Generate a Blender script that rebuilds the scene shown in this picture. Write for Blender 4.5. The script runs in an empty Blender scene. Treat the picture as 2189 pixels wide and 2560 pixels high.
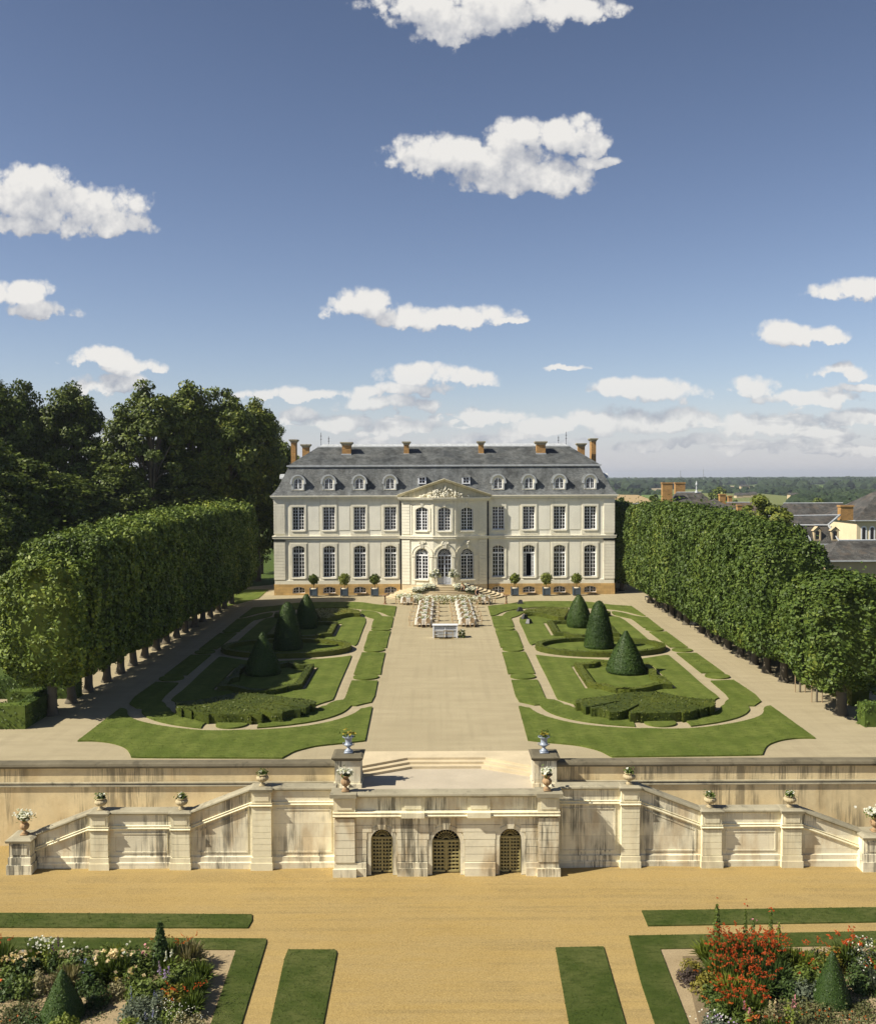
import bpy, bmesh, math, random
import numpy as np
from mathutils import Vector, Matrix
from mathutils.geometry import tessellate_polygon
R = math.radians
PI = math.pi
rng = np.random.default_rng(7)
random.seed(7)
SC = bpy.context.scene
C = SC.collection

# ------------------------------------------------------------------ camera
CAM = Vector((0, 0, 14.5))
F_PX = 2368.0
PITCH = math.atan(88 / F_PX)
CROT = (Matrix.Rotation(PI / 2 - PITCH, 3, 'X') @ Matrix.Rotation(R(-0.22), 3, 'Z'))
cd = bpy.data.cameras.new('camera')
cam = bpy.data.objects.new('camera', cd)
C.objects.link(cam)
cam.location = CAM
cam.rotation_euler = CROT.to_euler()
cd.sensor_fit = 'VERTICAL'
cd.sensor_height = 36.0
cd.lens = 36.0 * F_PX / 2560.0
cd.clip_start = 0.5
cd.clip_end = 30000
SC.camera = cam

def ray(px, py):
    return CROT @ Vector(((px - 1094.5) / F_PX, -(py - 1280) / F_PX, -1))
def ground(px, py, z=0.0):            # survey: point of the photograph -> point on the level plane z
    r = ray(px, py); t = (z - CAM.z) / r.z
    return Vector((CAM.x + r.x * t, CAM.y + r.y * t, z))
def onY(px, py, Y):                   # survey: point of the photograph -> point on the upright plane y = Y
    r = ray(px, py); t = (Y - CAM.y) / r.y
    return Vector((CAM.x + r.x * t, Y, CAM.z + r.z * t))

# ------------------------------------------------------------------ light
SUN_EL, SUN_AZ = 43.0, 72.0            # azimuth measured from the facade's normal towards the left of the picture
sd = Vector((-math.cos(R(SUN_EL)) * math.sin(R(SUN_AZ)), -math.cos(R(SUN_EL)) * math.cos(R(SUN_AZ)), math.sin(R(SUN_EL))))
sl = bpy.data.lights.new('sun', 'SUN')
sl.energy = 5.0
sl.angle = R(0.53)
sl.color = (1.0, 0.93, 0.80)
so = bpy.data.objects.new('sun', sl)
C.objects.link(so)
so.location = (-60, -20, 80)
so.rotation_euler = (-sd).to_track_quat('-Z', 'Y').to_euler()
SC.view_settings.view_transform = 'Standard'
SC.view_settings.look = 'None'
SC.view_settings.gamma = 1
SC.view_settings.exposure = 0.60
SC.view_settings.use_curve_mapping = False

W = bpy.data.worlds.new('World')
SC.world = W
W.use_nodes = True
nt = W.node_tree
nt.nodes.clear()
class NT:                              # tiny node-tree writer
    def __init__(s, t): s.t = t
    def n(s, typ, **kw):
        o = s.t.nodes.new(typ)
        for k, v in kw.items(): setattr(o, k, v)
        return o
    def set(s, sock, v):
        if isinstance(v, bpy.types.NodeSocket): s.t.links.new(v, sock)
        elif v is not None: sock.default_value = v
    def m(s, op, a, b=None, c=None, clamp=False):
        o = s.n('ShaderNodeMath', operation=op, use_clamp=clamp)
        for i, v in enumerate((a, b, c)):
            if v is not None: s.set(o.inputs[i], v)
        return o.outputs[0]
    def mr(s, v, a, b, c=0.0, d=1.0, smooth=False):
        o = s.n('ShaderNodeMapRange', interpolation_type='SMOOTHSTEP' if smooth else 'LINEAR', clamp=True)
        s.set(o.inputs[0], v)
        for i, x in enumerate((a, b, c, d)): s.set(o.inputs[i + 1], x)
        return o.outputs[0]
    def noise(s, vec, scale, detail=4.0, rough=0.55, dist=0.0, dim='3D'):
        o = s.n('ShaderNodeTexNoise', noise_dimensions=dim)
        if vec is not None: s.set(o.inputs['Vector'], vec)
        s.set(o.inputs['Scale'], scale); s.set(o.inputs['Detail'], detail)
        s.set(o.inputs['Roughness'], rough); s.set(o.inputs['Distortion'], dist)
        return o.outputs['Fac']
    def mix(s, f, a, b, mode='MIX'):
        o = s.n('ShaderNodeMix', data_type='RGBA', blend_type=mode)
        s.set(o.inputs[0], f); s.set(o.inputs[6], a); s.set(o.inputs[7], b)
        return o.outputs[2]
    def map(s, vec, scale=(1, 1, 1), loc=(0, 0, 0)):
        o = s.n('ShaderNodeMapping')
        s.set(o.inputs[0], vec); o.inputs['Scale'].default_value = scale; o.inputs['Location'].default_value = loc
        return o.outputs[0]
    def ramp(s, f, stops):
        o = s.n('ShaderNodeValToRGB')
        cr = o.color_ramp
        while len(cr.elements) < len(stops): cr.elements.new(0.5)
        for e, (p, c) in zip(cr.elements, stops):
            e.position = p; e.color = (*c, 1)
        s.set(o.inputs[0], f)
        return o.outputs[0]
def col(c): return (c[0], c[1], c[2], 1.0)

# cumulus: (centre x, centre y, half width, half height) surveyed as directions, kept as tangents of azimuth / elevation
CL = [(1040, 5, 130, 45), (1200, 20, 200, 70), (1390, 20, 140, 40), (1120, 70, 90, 45),
      (1130, 385, 150, 60), (1270, 400, 150, 60), (1300, 340, 110, 55), (1420, 340, 110, 60), (1330, 440, 170, 55), (1500, 405, 70, 18),
      (60, 480, 130, 90), (190, 520, 160, 70), (280, 560, 90, 40), (20, 560, 90, 35),
      (50, 730, 110, 40), (110, 770, 80, 32), (895, 755, 85, 45), (1010, 790, 90, 32), (1150, 790, 150, 30), (1260, 800, 70, 12),
      (2150, 718, 90, 34), (1960, 830, 80, 38), (2060, 838, 60, 28), (2095, 925, 70, 24),
      (240, 890, 80, 32), (320, 915, 90, 22), (270, 958, 110, 30), (1050, 935, 110, 34), (1150, 945, 70, 26), (990, 970, 110, 22), (980, 1008, 110, 26),
      (1570, 965, 90, 26), (1640, 975, 100, 38), (1880, 965, 60, 30), (2020, 995, 120, 24), (2150, 970, 90, 14),
      (1530, 1050, 110, 45), (1690, 1045, 100, 34), (1880, 1062, 110, 34), (1370, 1062, 70, 24), (2130, 1040, 80, 22), (2010, 1052, 60, 20),
      (1210, 1040, 110, 22), (1430, 920, 60, 10), (740, 1035, 70, 26), (860, 1060, 110, 28), (1010, 1065, 110, 24), (740, 985, 170, 18),
      (1190, 1100, 90, 28), (1610, 1112, 70, 18), (1740, 1100, 60, 20), (1850, 1118, 80, 16), (1990, 1105, 70, 20), (2110, 1122, 80, 15), (1010, 1120, 80, 14), (1290, 1085, 60, 18), (1420, 1110, 70, 14)]
g = bpy.data.node_groups.new('cumulus', 'ShaderNodeTree')
g.interface.new_socket('Vec', in_out='INPUT', socket_type='NodeSocketVector')
g.interface.new_socket('Field', in_out='OUTPUT', socket_type='NodeSocketFloat')
G = NT(g)
gi = G.n('NodeGroupInput'); go = G.n('NodeGroupOutput')
v0 = gi.outputs[0]
sep = G.n('ShaderNodeSeparateXYZ'); G.set(sep.inputs[0], v0)
# finer detail lower in the sky, where clouds are farther away
nz = G.noise(v0, 13.0, 2.0, 0.5, 0, '2D')
nf = G.noise(v0, 34.0, 6.0, 0.58, 0, '2D')
vo = G.n('ShaderNodeTexVoronoi', feature='F1', voronoi_dimensions='2D'); G.set(vo.inputs['Vector'], v0); vo.inputs['Scale'].default_value = 42.0; vo.inputs['Detail'].default_value = 3.0; vo.inputs['Roughness'].default_value = 0.55
bil = G.m('SUBTRACT', 0.86, vo.outputs['Distance'])
u = G.m('ADD', sep.outputs[0], G.m('MULTIPLY', G.m('SUBTRACT', nz, 0.5), 0.05))
v = G.m('ADD', sep.outputs[1], G.m('MULTIPLY', G.m('SUBTRACT', nf, 0.5), 0.022))
acc = None
for (px, py, hw, hh) in CL:
    r = ray(px, py)
    u0, vv0 = r.x / r.y, r.z / r.y
    a, b = hw / F_PX, hh / F_PX
    du = G.m('MULTIPLY', G.m('SUBTRACT', u, u0), 1 / a)
    dv0 = G.m('SUBTRACT', v, vv0 - b * 0.25)
    dv = G.m('MULTIPLY', G.m('MAXIMUM', dv0, G.m('MULTIPLY', dv0, -1.75)), 1 / b)   # flatter undersides
    r2 = G.m('ADD', G.m('MULTIPLY', du, du), G.m('MULTIPLY', dv, dv))
    f = G.m('SUBTRACT', 1.12, r2)
    acc = f if acc is None else G.m('SMOOTH_MAX', acc, f, 0.25)
fld = G.m('ADD', G.m('MAXIMUM', acc, -1.5), G.m('ADD', G.m('MULTIPLY', G.m('SUBTRACT', nf, 0.5), 2.9), G.m('MULTIPLY', bil, 0.85)))
# scattered small cumulus low over the horizon
vl = G.map(v0, (11, 46, 1), (3.1, 1.7, 0))
lo = G.noise(vl, 1.0, 5.0, 0.6, 0, '2D')
lowband = G.m('MULTIPLY', G.mr(sep.outputs[1], 0.012, 0.03, 0, 1), G.mr(sep.outputs[1], 0.105, 0.055, 0, 1))
lo2 = G.m('SUBTRACT', G.m('ADD', G.m('MULTIPLY', G.m('SUBTRACT', lo, 0.56), 10.0), G.m('MULTIPLY', bil, 1.3)), G.mr(lowband, 0, 1, 3.0, 0.0))
fld = G.m('MAXIMUM', fld, lo2)
G.set(go.inputs[0], fld)

w = NT(nt)
geo = w.n('ShaderNodeNewGeometry')
inc = w.n('ShaderNodeVectorMath', operation='SCALE'); w.set(inc.inputs[0], geo.outputs['Incoming']); inc.inputs[3].default_value = -1
sx = w.n('ShaderNodeSeparateXYZ'); w.set(sx.inputs[0], inc.outputs[0])
yy = w.m('MAXIMUM', w.m('ABSOLUTE', sx.outputs[1]), 0.05)
uu = w.m('DIVIDE', sx.outputs[0], yy); vv = w.m('DIVIDE', sx.outputs[2], yy)
cmb = w.n('ShaderNodeCombineXYZ'); w.set(cmb.inputs[0], uu); w.set(cmb.inputs[1], vv)
cmb.inputs[2].default_value = 0.37
off = w.n('ShaderNodeVectorMath', operation='ADD'); w.set(off.inputs[0], cmb.outputs[0]); off.inputs[1].default_value = (-0.006, 0.023, 0)
def cg(vec):
    o = w.n('ShaderNodeGroup'); o.node_tree = g; w.set(o.inputs[0], vec); return o.outputs[0]
f1 = cg(cmb.outputs[0]); f2 = cg(off.outputs[0])
dens = w.mr(f1, -0.35, 0.55, 0, 1, True)
lit = w.mr(w.m('SUBTRACT', f1, f2), -1.0, 1.25, 0, 1)
sky = w.n('ShaderNodeTexSky', sky_type='NISHITA', sun_disc=False)
sky.sun_elevation = R(SUN_EL)
sky.sun_rotation = math.atan2(sd.x, sd.y)
sky.altitude = 100
sky.air_density = 1.0
sky.dust_density = 0.4
sky.ozone_density = 3.0
white = w.mix(lit, col((5.4, 5.7, 6.5)), col((11.6, 11.3, 10.8)))
up = w.mr(sx.outputs[2], 0.0, 0.02, 0, 1)
dens = w.m('MULTIPLY', w.m('MULTIPLY', dens, up), w.mr(vv, 0.0, 0.12, 0.55, 0.96))
skyc = w.mix(0.06, w.mix(1.0, sky.outputs[0], col((1.07, 0.965, 1.0)), 'MULTIPLY'), w.n('ShaderNodeRGBToBW').outputs[0])
bwn = [n for n in nt.nodes if n.bl_idname == 'ShaderNodeRGBToBW'][0]; w.set(bwn.inputs[0], sky.outputs[0])
gz = w.n('ShaderNodeVectorMath', operation='SCALE'); w.set(gz.inputs[0], skyc); w.set(gz.inputs[3], w.mr(sx.outputs[2], 0.05, 0.70, 1.56, 0.84))   # deep blue overhead, paler low down
hzc = w.mix(w.mr(sx.outputs[2], 0.0, 0.10, 0.62, 0.0, True), gz.outputs[0], col((7.6, 7.9, 9.2)))   # pale haze along the horizon
mixc = w.mix(dens, hzc, white)
bg = w.n('ShaderNodeBackground'); w.set(bg.inputs[0], mixc); bg.inputs[1].default_value = 0.05
wo = w.n('ShaderNodeOutputWorld'); w.set(wo.inputs[0], bg.outputs[0])

# ------------------------------------------------------------------ materials
def mat(name):
    m = bpy.data.materials.new(name); m.use_nodes = True
    t = m.node_tree; b = t.nodes['Principled BSDF']
    return m, NT(t), b
def bump(t, b, h, strength, dist):
    o = t.n('ShaderNodeBump'); o.inputs['Strength'].default_value = strength; o.inputs['Distance'].default_value = dist
    t.set(o.inputs['Height'], h); t.set(b.inputs['Normal'], o.outputs[0])
def pos(t):
    return t.n('ShaderNodeNewGeometry').outputs['Position']
def plain(name, c, rough=0.6, var=0.15, scale=3.0, bmp=0.0, metal=0.0):
    m, t, b = mat(name)
    n = t.noise(pos(t), scale, 5.0, 0.6)
    lo = tuple(x * (1 - var) for x in c); hi = tuple(min(1, x * (1 + var)) for x in c)
    t.set(b.inputs['Base Color'], t.mix(t.mr(n, 0.3, 0.7), col(lo), col(hi)))
    b.inputs['Roughness'].default_value = rough; b.inputs['Metallic'].default_value = metal
    if bmp: bump(t, b, t.noise(pos(t), scale * 8, 3.0), bmp, 0.02)
    return m
def gravel(name, c1, c2, c3, fine=22.0, trk=0.0):
    m, t, b = mat(name)
    p = pos(t)
    big = t.noise(p, 0.16, 4.0, 0.6)
    mid = t.noise(t.map(p, (0.35, 1.6, 1)), 0.8, 5.0, 0.65)
    fin = t.noise(p, fine, 3.0, 0.7)
    cl = t.mix(t.mr(big, 0.35, 0.65), col(c1), col(c2))
    cl = t.mix(t.m('MULTIPLY', t.mr(mid, 0.42, 0.66), 0.7), cl, col(c3))
    if trk:
        tn = t.noise(t.map(p, (0.05, 2.6, 1) if trk > 0 else (2.6, 0.05, 1)), 1.0, 4.0, 0.6); tm = t.noise(p, 0.22, 3.0, 0.6, 1.5)
        k_ = t.m('MULTIPLY', t.mr(tn, 0.46, 0.62, 0, 1, True), t.mr(tm, 0.38, 0.58, 0.15, 1, True))
        cl = t.mix(t.m('MULTIPLY', k_, abs(trk)), cl, col(tuple(x * .62 for x in c3)))
        sp_ = t.noise(p, 6.0, 6.0, 0.8)
        cl = t.mix(t.mr(sp_, 0.60, 0.72, 0, 0.5), cl, col(tuple(x * .6 for x in c3)))
    cl = t.mix(0.5, cl, t.mix(t.mr(fin, 0.3, 0.7), col(tuple(x * .55 for x in c1)), col(tuple(min(1, x * 1.4) for x in c2))))
    t.set(b.inputs['Base Color'], cl)
    b.inputs['Roughness'].default_value = 0.95
    b.inputs['Specular IOR Level'].default_value = 0.1
    bump(t, b, t.m('ADD', fin, t.m('MULTIPLY', mid, 0.8)), 0.45, 0.04)
    return m
def grass(name, c1, c2, c3, stripe=0.0):
    m, t, b = mat(name)
    p = pos(t)
    big = t.noise(p, 0.5, 5.0, 0.65)
    mid = t.noise(t.map(p, (1.0, 2.2, 1)), 2.2, 6.0, 0.75)
    fin = t.noise(t.map(p, (1, 1, 0.4)), 30.0, 3.0, 0.7)
    cl = t.mix(t.mr(big, 0.40, 0.60), col(c1), col(c2))
    cl = t.mix(t.m('MULTIPLY', t.mr(mid, 0.46, 0.64), 0.75), cl, col(c3))
    cl = t.mix(0.5, cl, t.mix(t.mr(fin, 0.3, 0.7), col(tuple(x * .4 for x in c1)), col(tuple(x * 1.65 for x in c3))))
    if stripe:
        sp = t.n('ShaderNodeSeparateXYZ'); t.set(sp.inputs[0], p)
        ph = t.m('ADD', t.m('MULTIPLY', sp.outputs[0], 2 * PI / 1.1), t.m('MULTIPLY', big, 2.0))
        st = t.mr(t.m('SINE', ph), -0.6, 0.6, 1 - stripe, 1 + stripe)
        sc = t.n('ShaderNodeVectorMath', operation='SCALE'); t.set(sc.inputs[0], cl); t.set(sc.inputs[3], st)
        cl = sc.outputs[0]
    t.set(b.inputs['Base Color'], cl)
    b.inputs['Roughness'].default_value = 0.9
    b.inputs['Specular IOR Level'].default_value = 0.1
    bump(t, b, t.m('ADD', fin, mid), 1.0, 0.06)
    return m
def leaf(name, stops, trans=0.25, rough=0.55, clump=0.35):
    m, t, b = mat(name)
    ge = t.n('ShaderNodeNewGeometry')
    ri = ge.outputs['Random Per Island']
    n = t.noise(ge.outputs['Position'], clump, 3.0, 0.6)
    oi = t.n('ShaderNodeObjectInfo').outputs['Random']
    f = t.m('ADD', t.m('ADD', t.m('MULTIPLY', ri, 0.55), t.mr(n, 0.3, 0.7, 0.0, 0.4)), t.m('MULTIPLY', t.m('SUBTRACT', oi, 0.4), 0.22))
    c = t.ramp(f, stops)
    t.set(b.inputs['Base Color'], c); b.inputs['Roughness'].default_value = rough
    b.inputs['Specular IOR Level'].default_value = 0.25
    tr = t.n('ShaderNodeBsdfTranslucent'); t.set(tr.inputs[0], t.mix(1.0, c, col((1.1, 1.15, 0.5)), 'MULTIPLY'))
    mx = t.n('ShaderNodeMixShader'); mx.inputs[0].default_value = trans
    t.set(mx.inputs[1], b.outputs[0]); t.set(mx.inputs[2], tr.outputs[0])
    t.set(t.t.nodes['Material Output'].inputs[0], mx.outputs[0])
    return m
def stone(name, c, var=0.12, dirt=0.35, streak=0.0, ochre=0.0, dcol=(0.05, 0.045, 0.035), bmp=0.25, course=0.0, base_dirt=None):
    m, t, b = mat(name)
    p = pos(t)
    n1 = t.noise(p, 0.7, 5.0, 0.6); n2 = t.noise(p, 6.0, 5.0, 0.65)
    cl = t.mix(t.mr(n1, 0.3, 0.7), col(tuple(x * (1 - var) for x in c)), col(tuple(min(1, x * (1 + var)) for x in c)))
    cl = t.mix(t.mr(n2, 0.35, 0.75, 0, 0.28), cl, col(tuple(x * 0.76 for x in c)))
    if ochre:
        no = t.noise(t.map(p, (1.3, 1.3, 0.5), (7, 3, 1)), 0.8, 4.0, 0.55)
        cl = t.mix(t.m('MULTIPLY', t.mr(no, 0.52, 0.66), ochre), cl, col((0.40, 0.25, 0.09)))
    if course:                                   # blocks of slightly different stone
        bk = t.n('ShaderNodeTexBrick'); bk.inputs['Scale'].default_value = 1.0
        cx = t.n('ShaderNodeSeparateXYZ'); t.set(cx.inputs[0], p)
        cb = t.n('ShaderNodeCombineXYZ'); t.set(cb.inputs[0], t.m('ADD', cx.outputs[0], cx.outputs[1])); t.set(cb.inputs[1], cx.outputs[2])
        t.set(bk.inputs['Vector'], cb.outputs[0])
        bk.inputs['Brick Width'].default_value = course * 2.3; bk.inputs['Row Height'].default_value = course
        bk.inputs['Mortar Size'].default_value = 0.008; bk.inputs['Bias'].default_value = 0.0
        bk.inputs['Color1'].default_value = (0.78, 0.78, 0.78, 1); bk.inputs['Color2'].default_value = (1.1, 1.08, 1.04, 1); bk.inputs['Mortar'].default_value = (0.5, 0.48, 0.45, 1)
        cl = t.mix(0.9 if course < .5 else .5, cl, bk.outputs[0], 'MULTIPLY')
    if dirt:
        nd = t.noise(p, 1.6, 7.0, 0.72)
        cl = t.mix(t.m('MULTIPLY', t.mr(nd, 0.55, 0.78), dirt), cl, col(dcol))
    if streak:
        ns = t.m('ADD', t.m('MULTIPLY', t.noise(t.map(p, (3.0, 3.0, 0.22)), 0.9, 4.0, 0.7), 0.55), t.m('MULTIPLY', t.noise(t.map(p, (13.0, 13.0, 0.55)), 0.9, 6.0, 0.75), 0.45))
        nm = t.noise(t.map(p, (1, 1, 0.5), (11, 5, 3)), 0.42, 3.0, 0.6)
        k = t.m('MULTIPLY', t.mr(ns, 0.455, 0.56, 0, 1, True), t.mr(nm, 0.45, 0.57, 0, 1, True))
        cl = t.mix(t.m('MULTIPLY', k, streak), cl, col(dcol))
    t.set(b.inputs['Base Color'], cl)
    b.inputs['Roughness'].default_value = 0.85
    b.inputs['Specular IOR Level'].default_value = 0.2
    if bmp: bump(t, b, t.m('ADD', n2, t.noise(p, 28.0, 3.0)), bmp, 0.02)
    return m
def slate(name, c, warm=0.0):
    m, t, b = mat(name)
    p = pos(t)
    n1 = t.noise(t.map(p, (1, 1, 0.35)), 0.9, 6.0, 0.7); n2 = t.noise(p, 9.0, 4.0, 0.7)
    cx = t.n('ShaderNodeSeparateXYZ'); t.set(cx.inputs[0], p)
    cb = t.n('ShaderNodeCombineXYZ'); t.set(cb.inputs[0], t.m('ADD', cx.outputs[0], cx.outputs[1])); t.set(cb.inputs[1], cx.outputs[2])
    bk = t.n('ShaderNodeTexBrick'); t.set(bk.inputs['Vector'], cb.outputs[0]); bk.inputs['Scale'].default_value = 1.0
    bk.inputs['Brick Width'].default_value = 0.25; bk.inputs['Row Height'].default_value = 0.12; bk.inputs['Mortar Size'].default_value = 0.006
    bk.inputs['Color1'].default_value = (0.75, 0.75, 0.75, 1); bk.inputs['Color2'].default_value = (1.25, 1.25, 1.25, 1); bk.inputs['Mortar'].default_value = (0.5, 0.5, 0.5, 1)
    cl = t.mix(t.mr(n1, 0.34, 0.66), col(tuple(x * 0.50 for x in c)), col(tuple(x * 1.45 for x in c)))
    cl = t.mix(t.m('MULTIPLY', t.mr(n2, 0.4, 0.7), t.mr(t.noise(p, 0.55, 4.0, 0.65), 0.40, 0.62, 0.05, 0.75)), cl, col((0.21, 0.21, 0.195)))
    cl = t.mix(0.8, cl, bk.outputs[0], 'MULTIPLY')
    if warm: cl = t.mix(t.mr(n1, 0.5, 0.65, 0, warm), cl, col((0.13, 0.085, 0.05)))
    t.set(b.inputs['Base Color'], cl); b.inputs['Roughness'].default_value = 0.6
    b.inputs['Specular IOR Level'].default_value = 0.15
    bump(t, b, bk.outputs[1], 0.3, 0.02)
    return m
M = {}
M['gravel'] = gravel('pale_gravel', (0.330, 0.278, 0.172), (0.410, 0.350, 0.225), (0.250, 0.210, 0.128), 22.0, -0.28)
M['sand'] = gravel('ochre_gravel', (0.310, 0.214, 0.074), (0.375, 0.272, 0.108), (0.31, 0.238, 0.118), 22.0, 0.6)
M['bedsand'] = gravel('bed_sand', (0.31, 0.235, 0.130), (0.35, 0.275, 0.165), (0.22, 0.165, 0.09))
M['lawn'] = grass('mown_lawn', (0.130, 0.170, 0.032), (0.215, 0.250, 0.058), (0.078, 0.108, 0.018), 0.05)
M['lawn2'] = grass('border_lawn', (0.078, 0.108, 0.022), (0.175, 0.185, 0.060), (0.038, 0.060, 0.010), 0.0)
M['meadow'] = grass('rough_grass', (0.08, 0.12, 0.025), (0.10, 0.14, 0.03), (0.06, 0.09, 0.02))
M['lime'] = leaf('lime_leaves', [(0.0, (0.030, 0.050, 0.008)), (0.35, (0.085, 0.128, 0.018)), (0.75, (0.175, 0.225, 0.030)), (1.0, (0.34, 0.335, 0.050))], 0.05)
M['limedark'] = leaf('clipped_leaves', [(0.0, (0.028, 0.048, 0.008)), (0.4, (0.062, 0.100, 0.017)), (0.8, (0.116, 0.160, 0.026)), (1.0, (0.22, 0.235, 0.040))], 0.12)
M['oak'] = leaf('park_leaves', [(0.0, (0.024, 0.038, 0.007)), (0.4, (0.072, 0.102, 0.015)), (0.8, (0.150, 0.180, 0.025)), (1.0, (0.32, 0.30, 0.045))], 0.12)
M['pale'] = leaf('pale_leaves', [(0.0, (0.08, 0.11, 0.02)), (0.5, (0.18, 0.21, 0.04)), (1.0, (0.30, 0.30, 0.06))], 0.3)
M['yew'] = leaf('yew_needles', [(0.0, (0.016, 0.034, 0.006)), (0.5, (0.036, 0.068, 0.011)), (1.0, (0.072, 0.108, 0.018))], 0.05)
M['box'] = leaf('box_leaves', [(0.0, (0.034, 0.050, 0.007)), (0.5, (0.085, 0.104, 0.013)), (0.9, (0.13, 0.138, 0.018)), (1.0, (0.20, 0.145, 0.022))], 0.08)
M['wood'] = leaf('distant_wood', [(0.0, (0.010, 0.020, 0.008)), (0.5, (0.020, 0.036, 0.013)), (1.0, (0.034, 0.052, 0.018))], 0.0, 0.9, 0.02)
M['bark'] = stone('bark', (0.13, 0.112, 0.08), 0.3, 0.5, 0, 0, (0.03, 0.03, 0.02), 0.8)
M['stake'] = plain('stake_wood', (0.30, 0.22, 0.13), 0.8)
M['facade'] = stone('facade_render', (0.855, 0.825, 0.70), 0.05, 0.10, 0.10, 0, (0.30, 0.26, 0.18), 0.12)
M['dressing'] = stone('dressed_stone', (0.80, 0.76, 0.62), 0.07, 0.18, 0.18, 0, (0.25, 0.22, 0.16), 0.12)
M['plinth'] = stone('ochre_plinth', (0.55, 0.37, 0.155), 0.2, 0.2, 0.2, 0, (0.22, 0.15, 0.08), 0.2, 0.35)
M['step'] = stone('step_stone', (0.56, 0.47, 0.31), 0.12, 0.2, 0, 0, (0.25, 0.2, 0.13))
M['slate'] = slate('mansard_slate', (0.115, 0.122, 0.122))
M['slate2'] = slate('upper_slate', (0.070, 0.075, 0.075))
M['slate3'] = slate('town_slate', (0.058, 0.055, 0.050), 0.3)
M['tile'] = slate('brown_tile', (0.10, 0.075, 0.055), 0.6)
M['lead'] = plain('lead', (0.42, 0.44, 0.45), 0.5, 0.2, 2.0, 0.1)
M['zinc'] = plain('zinc', (0.30, 0.31, 0.32), 0.5, 0.25, 4.0)
M['brick'] = stone('brick', (0.42, 0.245, 0.095), 0.2, 0.3, 0, 0, (0.10, 0.06, 0.04), 0.3, 0.16)
M['paint'] = plain('window_paint', (0.80, 0.81, 0.83), 0.45, 0.04)
M['doorpaint'] = plain('door_paint', (0.52, 0.55, 0.62), 0.45, 0.05)
M['iron'] = plain('dark_iron', (0.03, 0.03, 0.032), 0.5)
M['wall'] = stone('retaining_render', (0.70, 0.575, 0.335), 0.14, 0.22, 0.62, 0.25, (0.10, 0.085, 0.06), 0.4)
M['wallstone'] = stone('stair_stone', (0.80, 0.745, 0.56), 0.09, 0.20, 0.85, 0.45, (0.10, 0.095, 0.075), 0.3, 0.62)
M['ashlar'] = stone('grotto_ashlar', (0.79, 0.73, 0.54), 0.10, 0.26, 0.80, 0.55, (0.085, 0.075, 0.05), 0.3)
M['parapet'] = stone('parapet_stone', (0.82, 0.755, 0.53), 0.10, 0.18, 0.22, 0.2, (0.085, 0.075, 0.05), 0.3)
M['coping'] = stone('weathered_coping', (0.34, 0.305, 0.21), 0.25, 0.95, 0, 0, (0.055, 0.05, 0.04), 0.5)
M['mossy'] = stone('black_coping', (0.15, 0.13, 0.085), 0.3, 0.95, 0, 0, (0.03, 0.028, 0.02), 0.6)
M['landing'] = stone('landing_paving', (0.46, 0.40, 0.30), 0.08, 0.2, 0, 0, (0.3, 0.26, 0.2), 0.15)
M['pedi'] = stone('mossy_pediment', (0.58, 0.53, 0.38), 0.15, 0.5, 0.3, 0, (0.10, 0.10, 0.045), 0.3)
M['lattice'] = plain('lattice_paint', (0.38, 0.325, 0.14), 0.6, 0.15, 5)
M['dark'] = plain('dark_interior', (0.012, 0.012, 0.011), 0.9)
M['urnblue'] = plain('blue_glazed_iron', (0.27, 0.31, 0.37), 0.35, 0.12, 6)
M['urnstone'] = stone('urn_stone', (0.44, 0.365, 0.22), 0.15, 0.45, 0, 0, (0.10, 0.08, 0.05), 0.2)
M['urnrust'] = stone('urn_terracotta', (0.36, 0.24, 0.13), 0.2, 0.5, 0, 0, (0.06, 0.045, 0.03), 0.2)
M['tub'] = plain('tub_paint', (0.060, 0.085, 0.11), 0.5, 0.15)
M['chair'] = plain('chair_wood', (0.50, 0.355, 0.19), 0.5, 0.15)
M['cane'] = plain('chair_cane', (0.36, 0.25, 0.14), 0.7, 0.15)
M['cushion'] = plain('cushion', (0.58, 0.51, 0.38), 0.8, 0.05)
M['cloth'] = plain('tablecloth', (0.62, 0.58, 0.51), 0.8, 0.05)
M['bar'] = plain('bar_mirror', (0.42, 0.44, 0.46), 0.3, 0.2, 2.5)
M['barwhite'] = plain('bar_paint', (0.76, 0.77, 0.79), 0.4, 0.05)
M['brass'] = plain('brass', (0.50, 0.37, 0.14), 0.35, 0.1, 3, 0, 0.6)
M['brownwood'] = plain('brown_wood', (0.20, 0.11, 0.05), 0.5)
M['skin'] = plain('skin', (0.50, 0.30, 0.20), 0.6, 0.05)
M['blackcloth'] = plain('black_cloth', (0.012, 0.012, 0.014), 0.8)
M['beigecloth'] = plain('beige_cloth', (0.52, 0.38, 0.26), 0.8)
M['hair'] = plain('hair', (0.16, 0.09, 0.045), 0.6)
M['cream'] = stone('cream_render', (0.68, 0.58, 0.38), 0.06, 0.1, 0.1, 0, (0.3, 0.24, 0.15), 0.1)
M['creamdim'] = stone('sandy_render', (0.50, 0.40, 0.25), 0.08, 0.15, 0.15, 0, (0.25, 0.2, 0.13), 0.15)
M['soil'] = gravel('bed_soil', (0.16, 0.12, 0.07), (0.22, 0.17, 0.10), (0.12, 0.09, 0.05))
M['wheat'] = grass('stubble', (0.40, 0.29, 0.14), (0.43, 0.31, 0.16), (0.36, 0.26, 0.13))
M['pasture'] = grass('pasture', (0.13, 0.19, 0.05), (0.15, 0.21, 0.06), (0.11, 0.16, 0.045))
M['olive'] = grass('hay_meadow', (0.17, 0.18, 0.065), (0.20, 0.20, 0.08), (0.13, 0.16, 0.05))
M['tan'] = grass('ploughed', (0.30, 0.25, 0.16), (0.32, 0.26, 0.17), (0.25, 0.21, 0.13))
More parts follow.
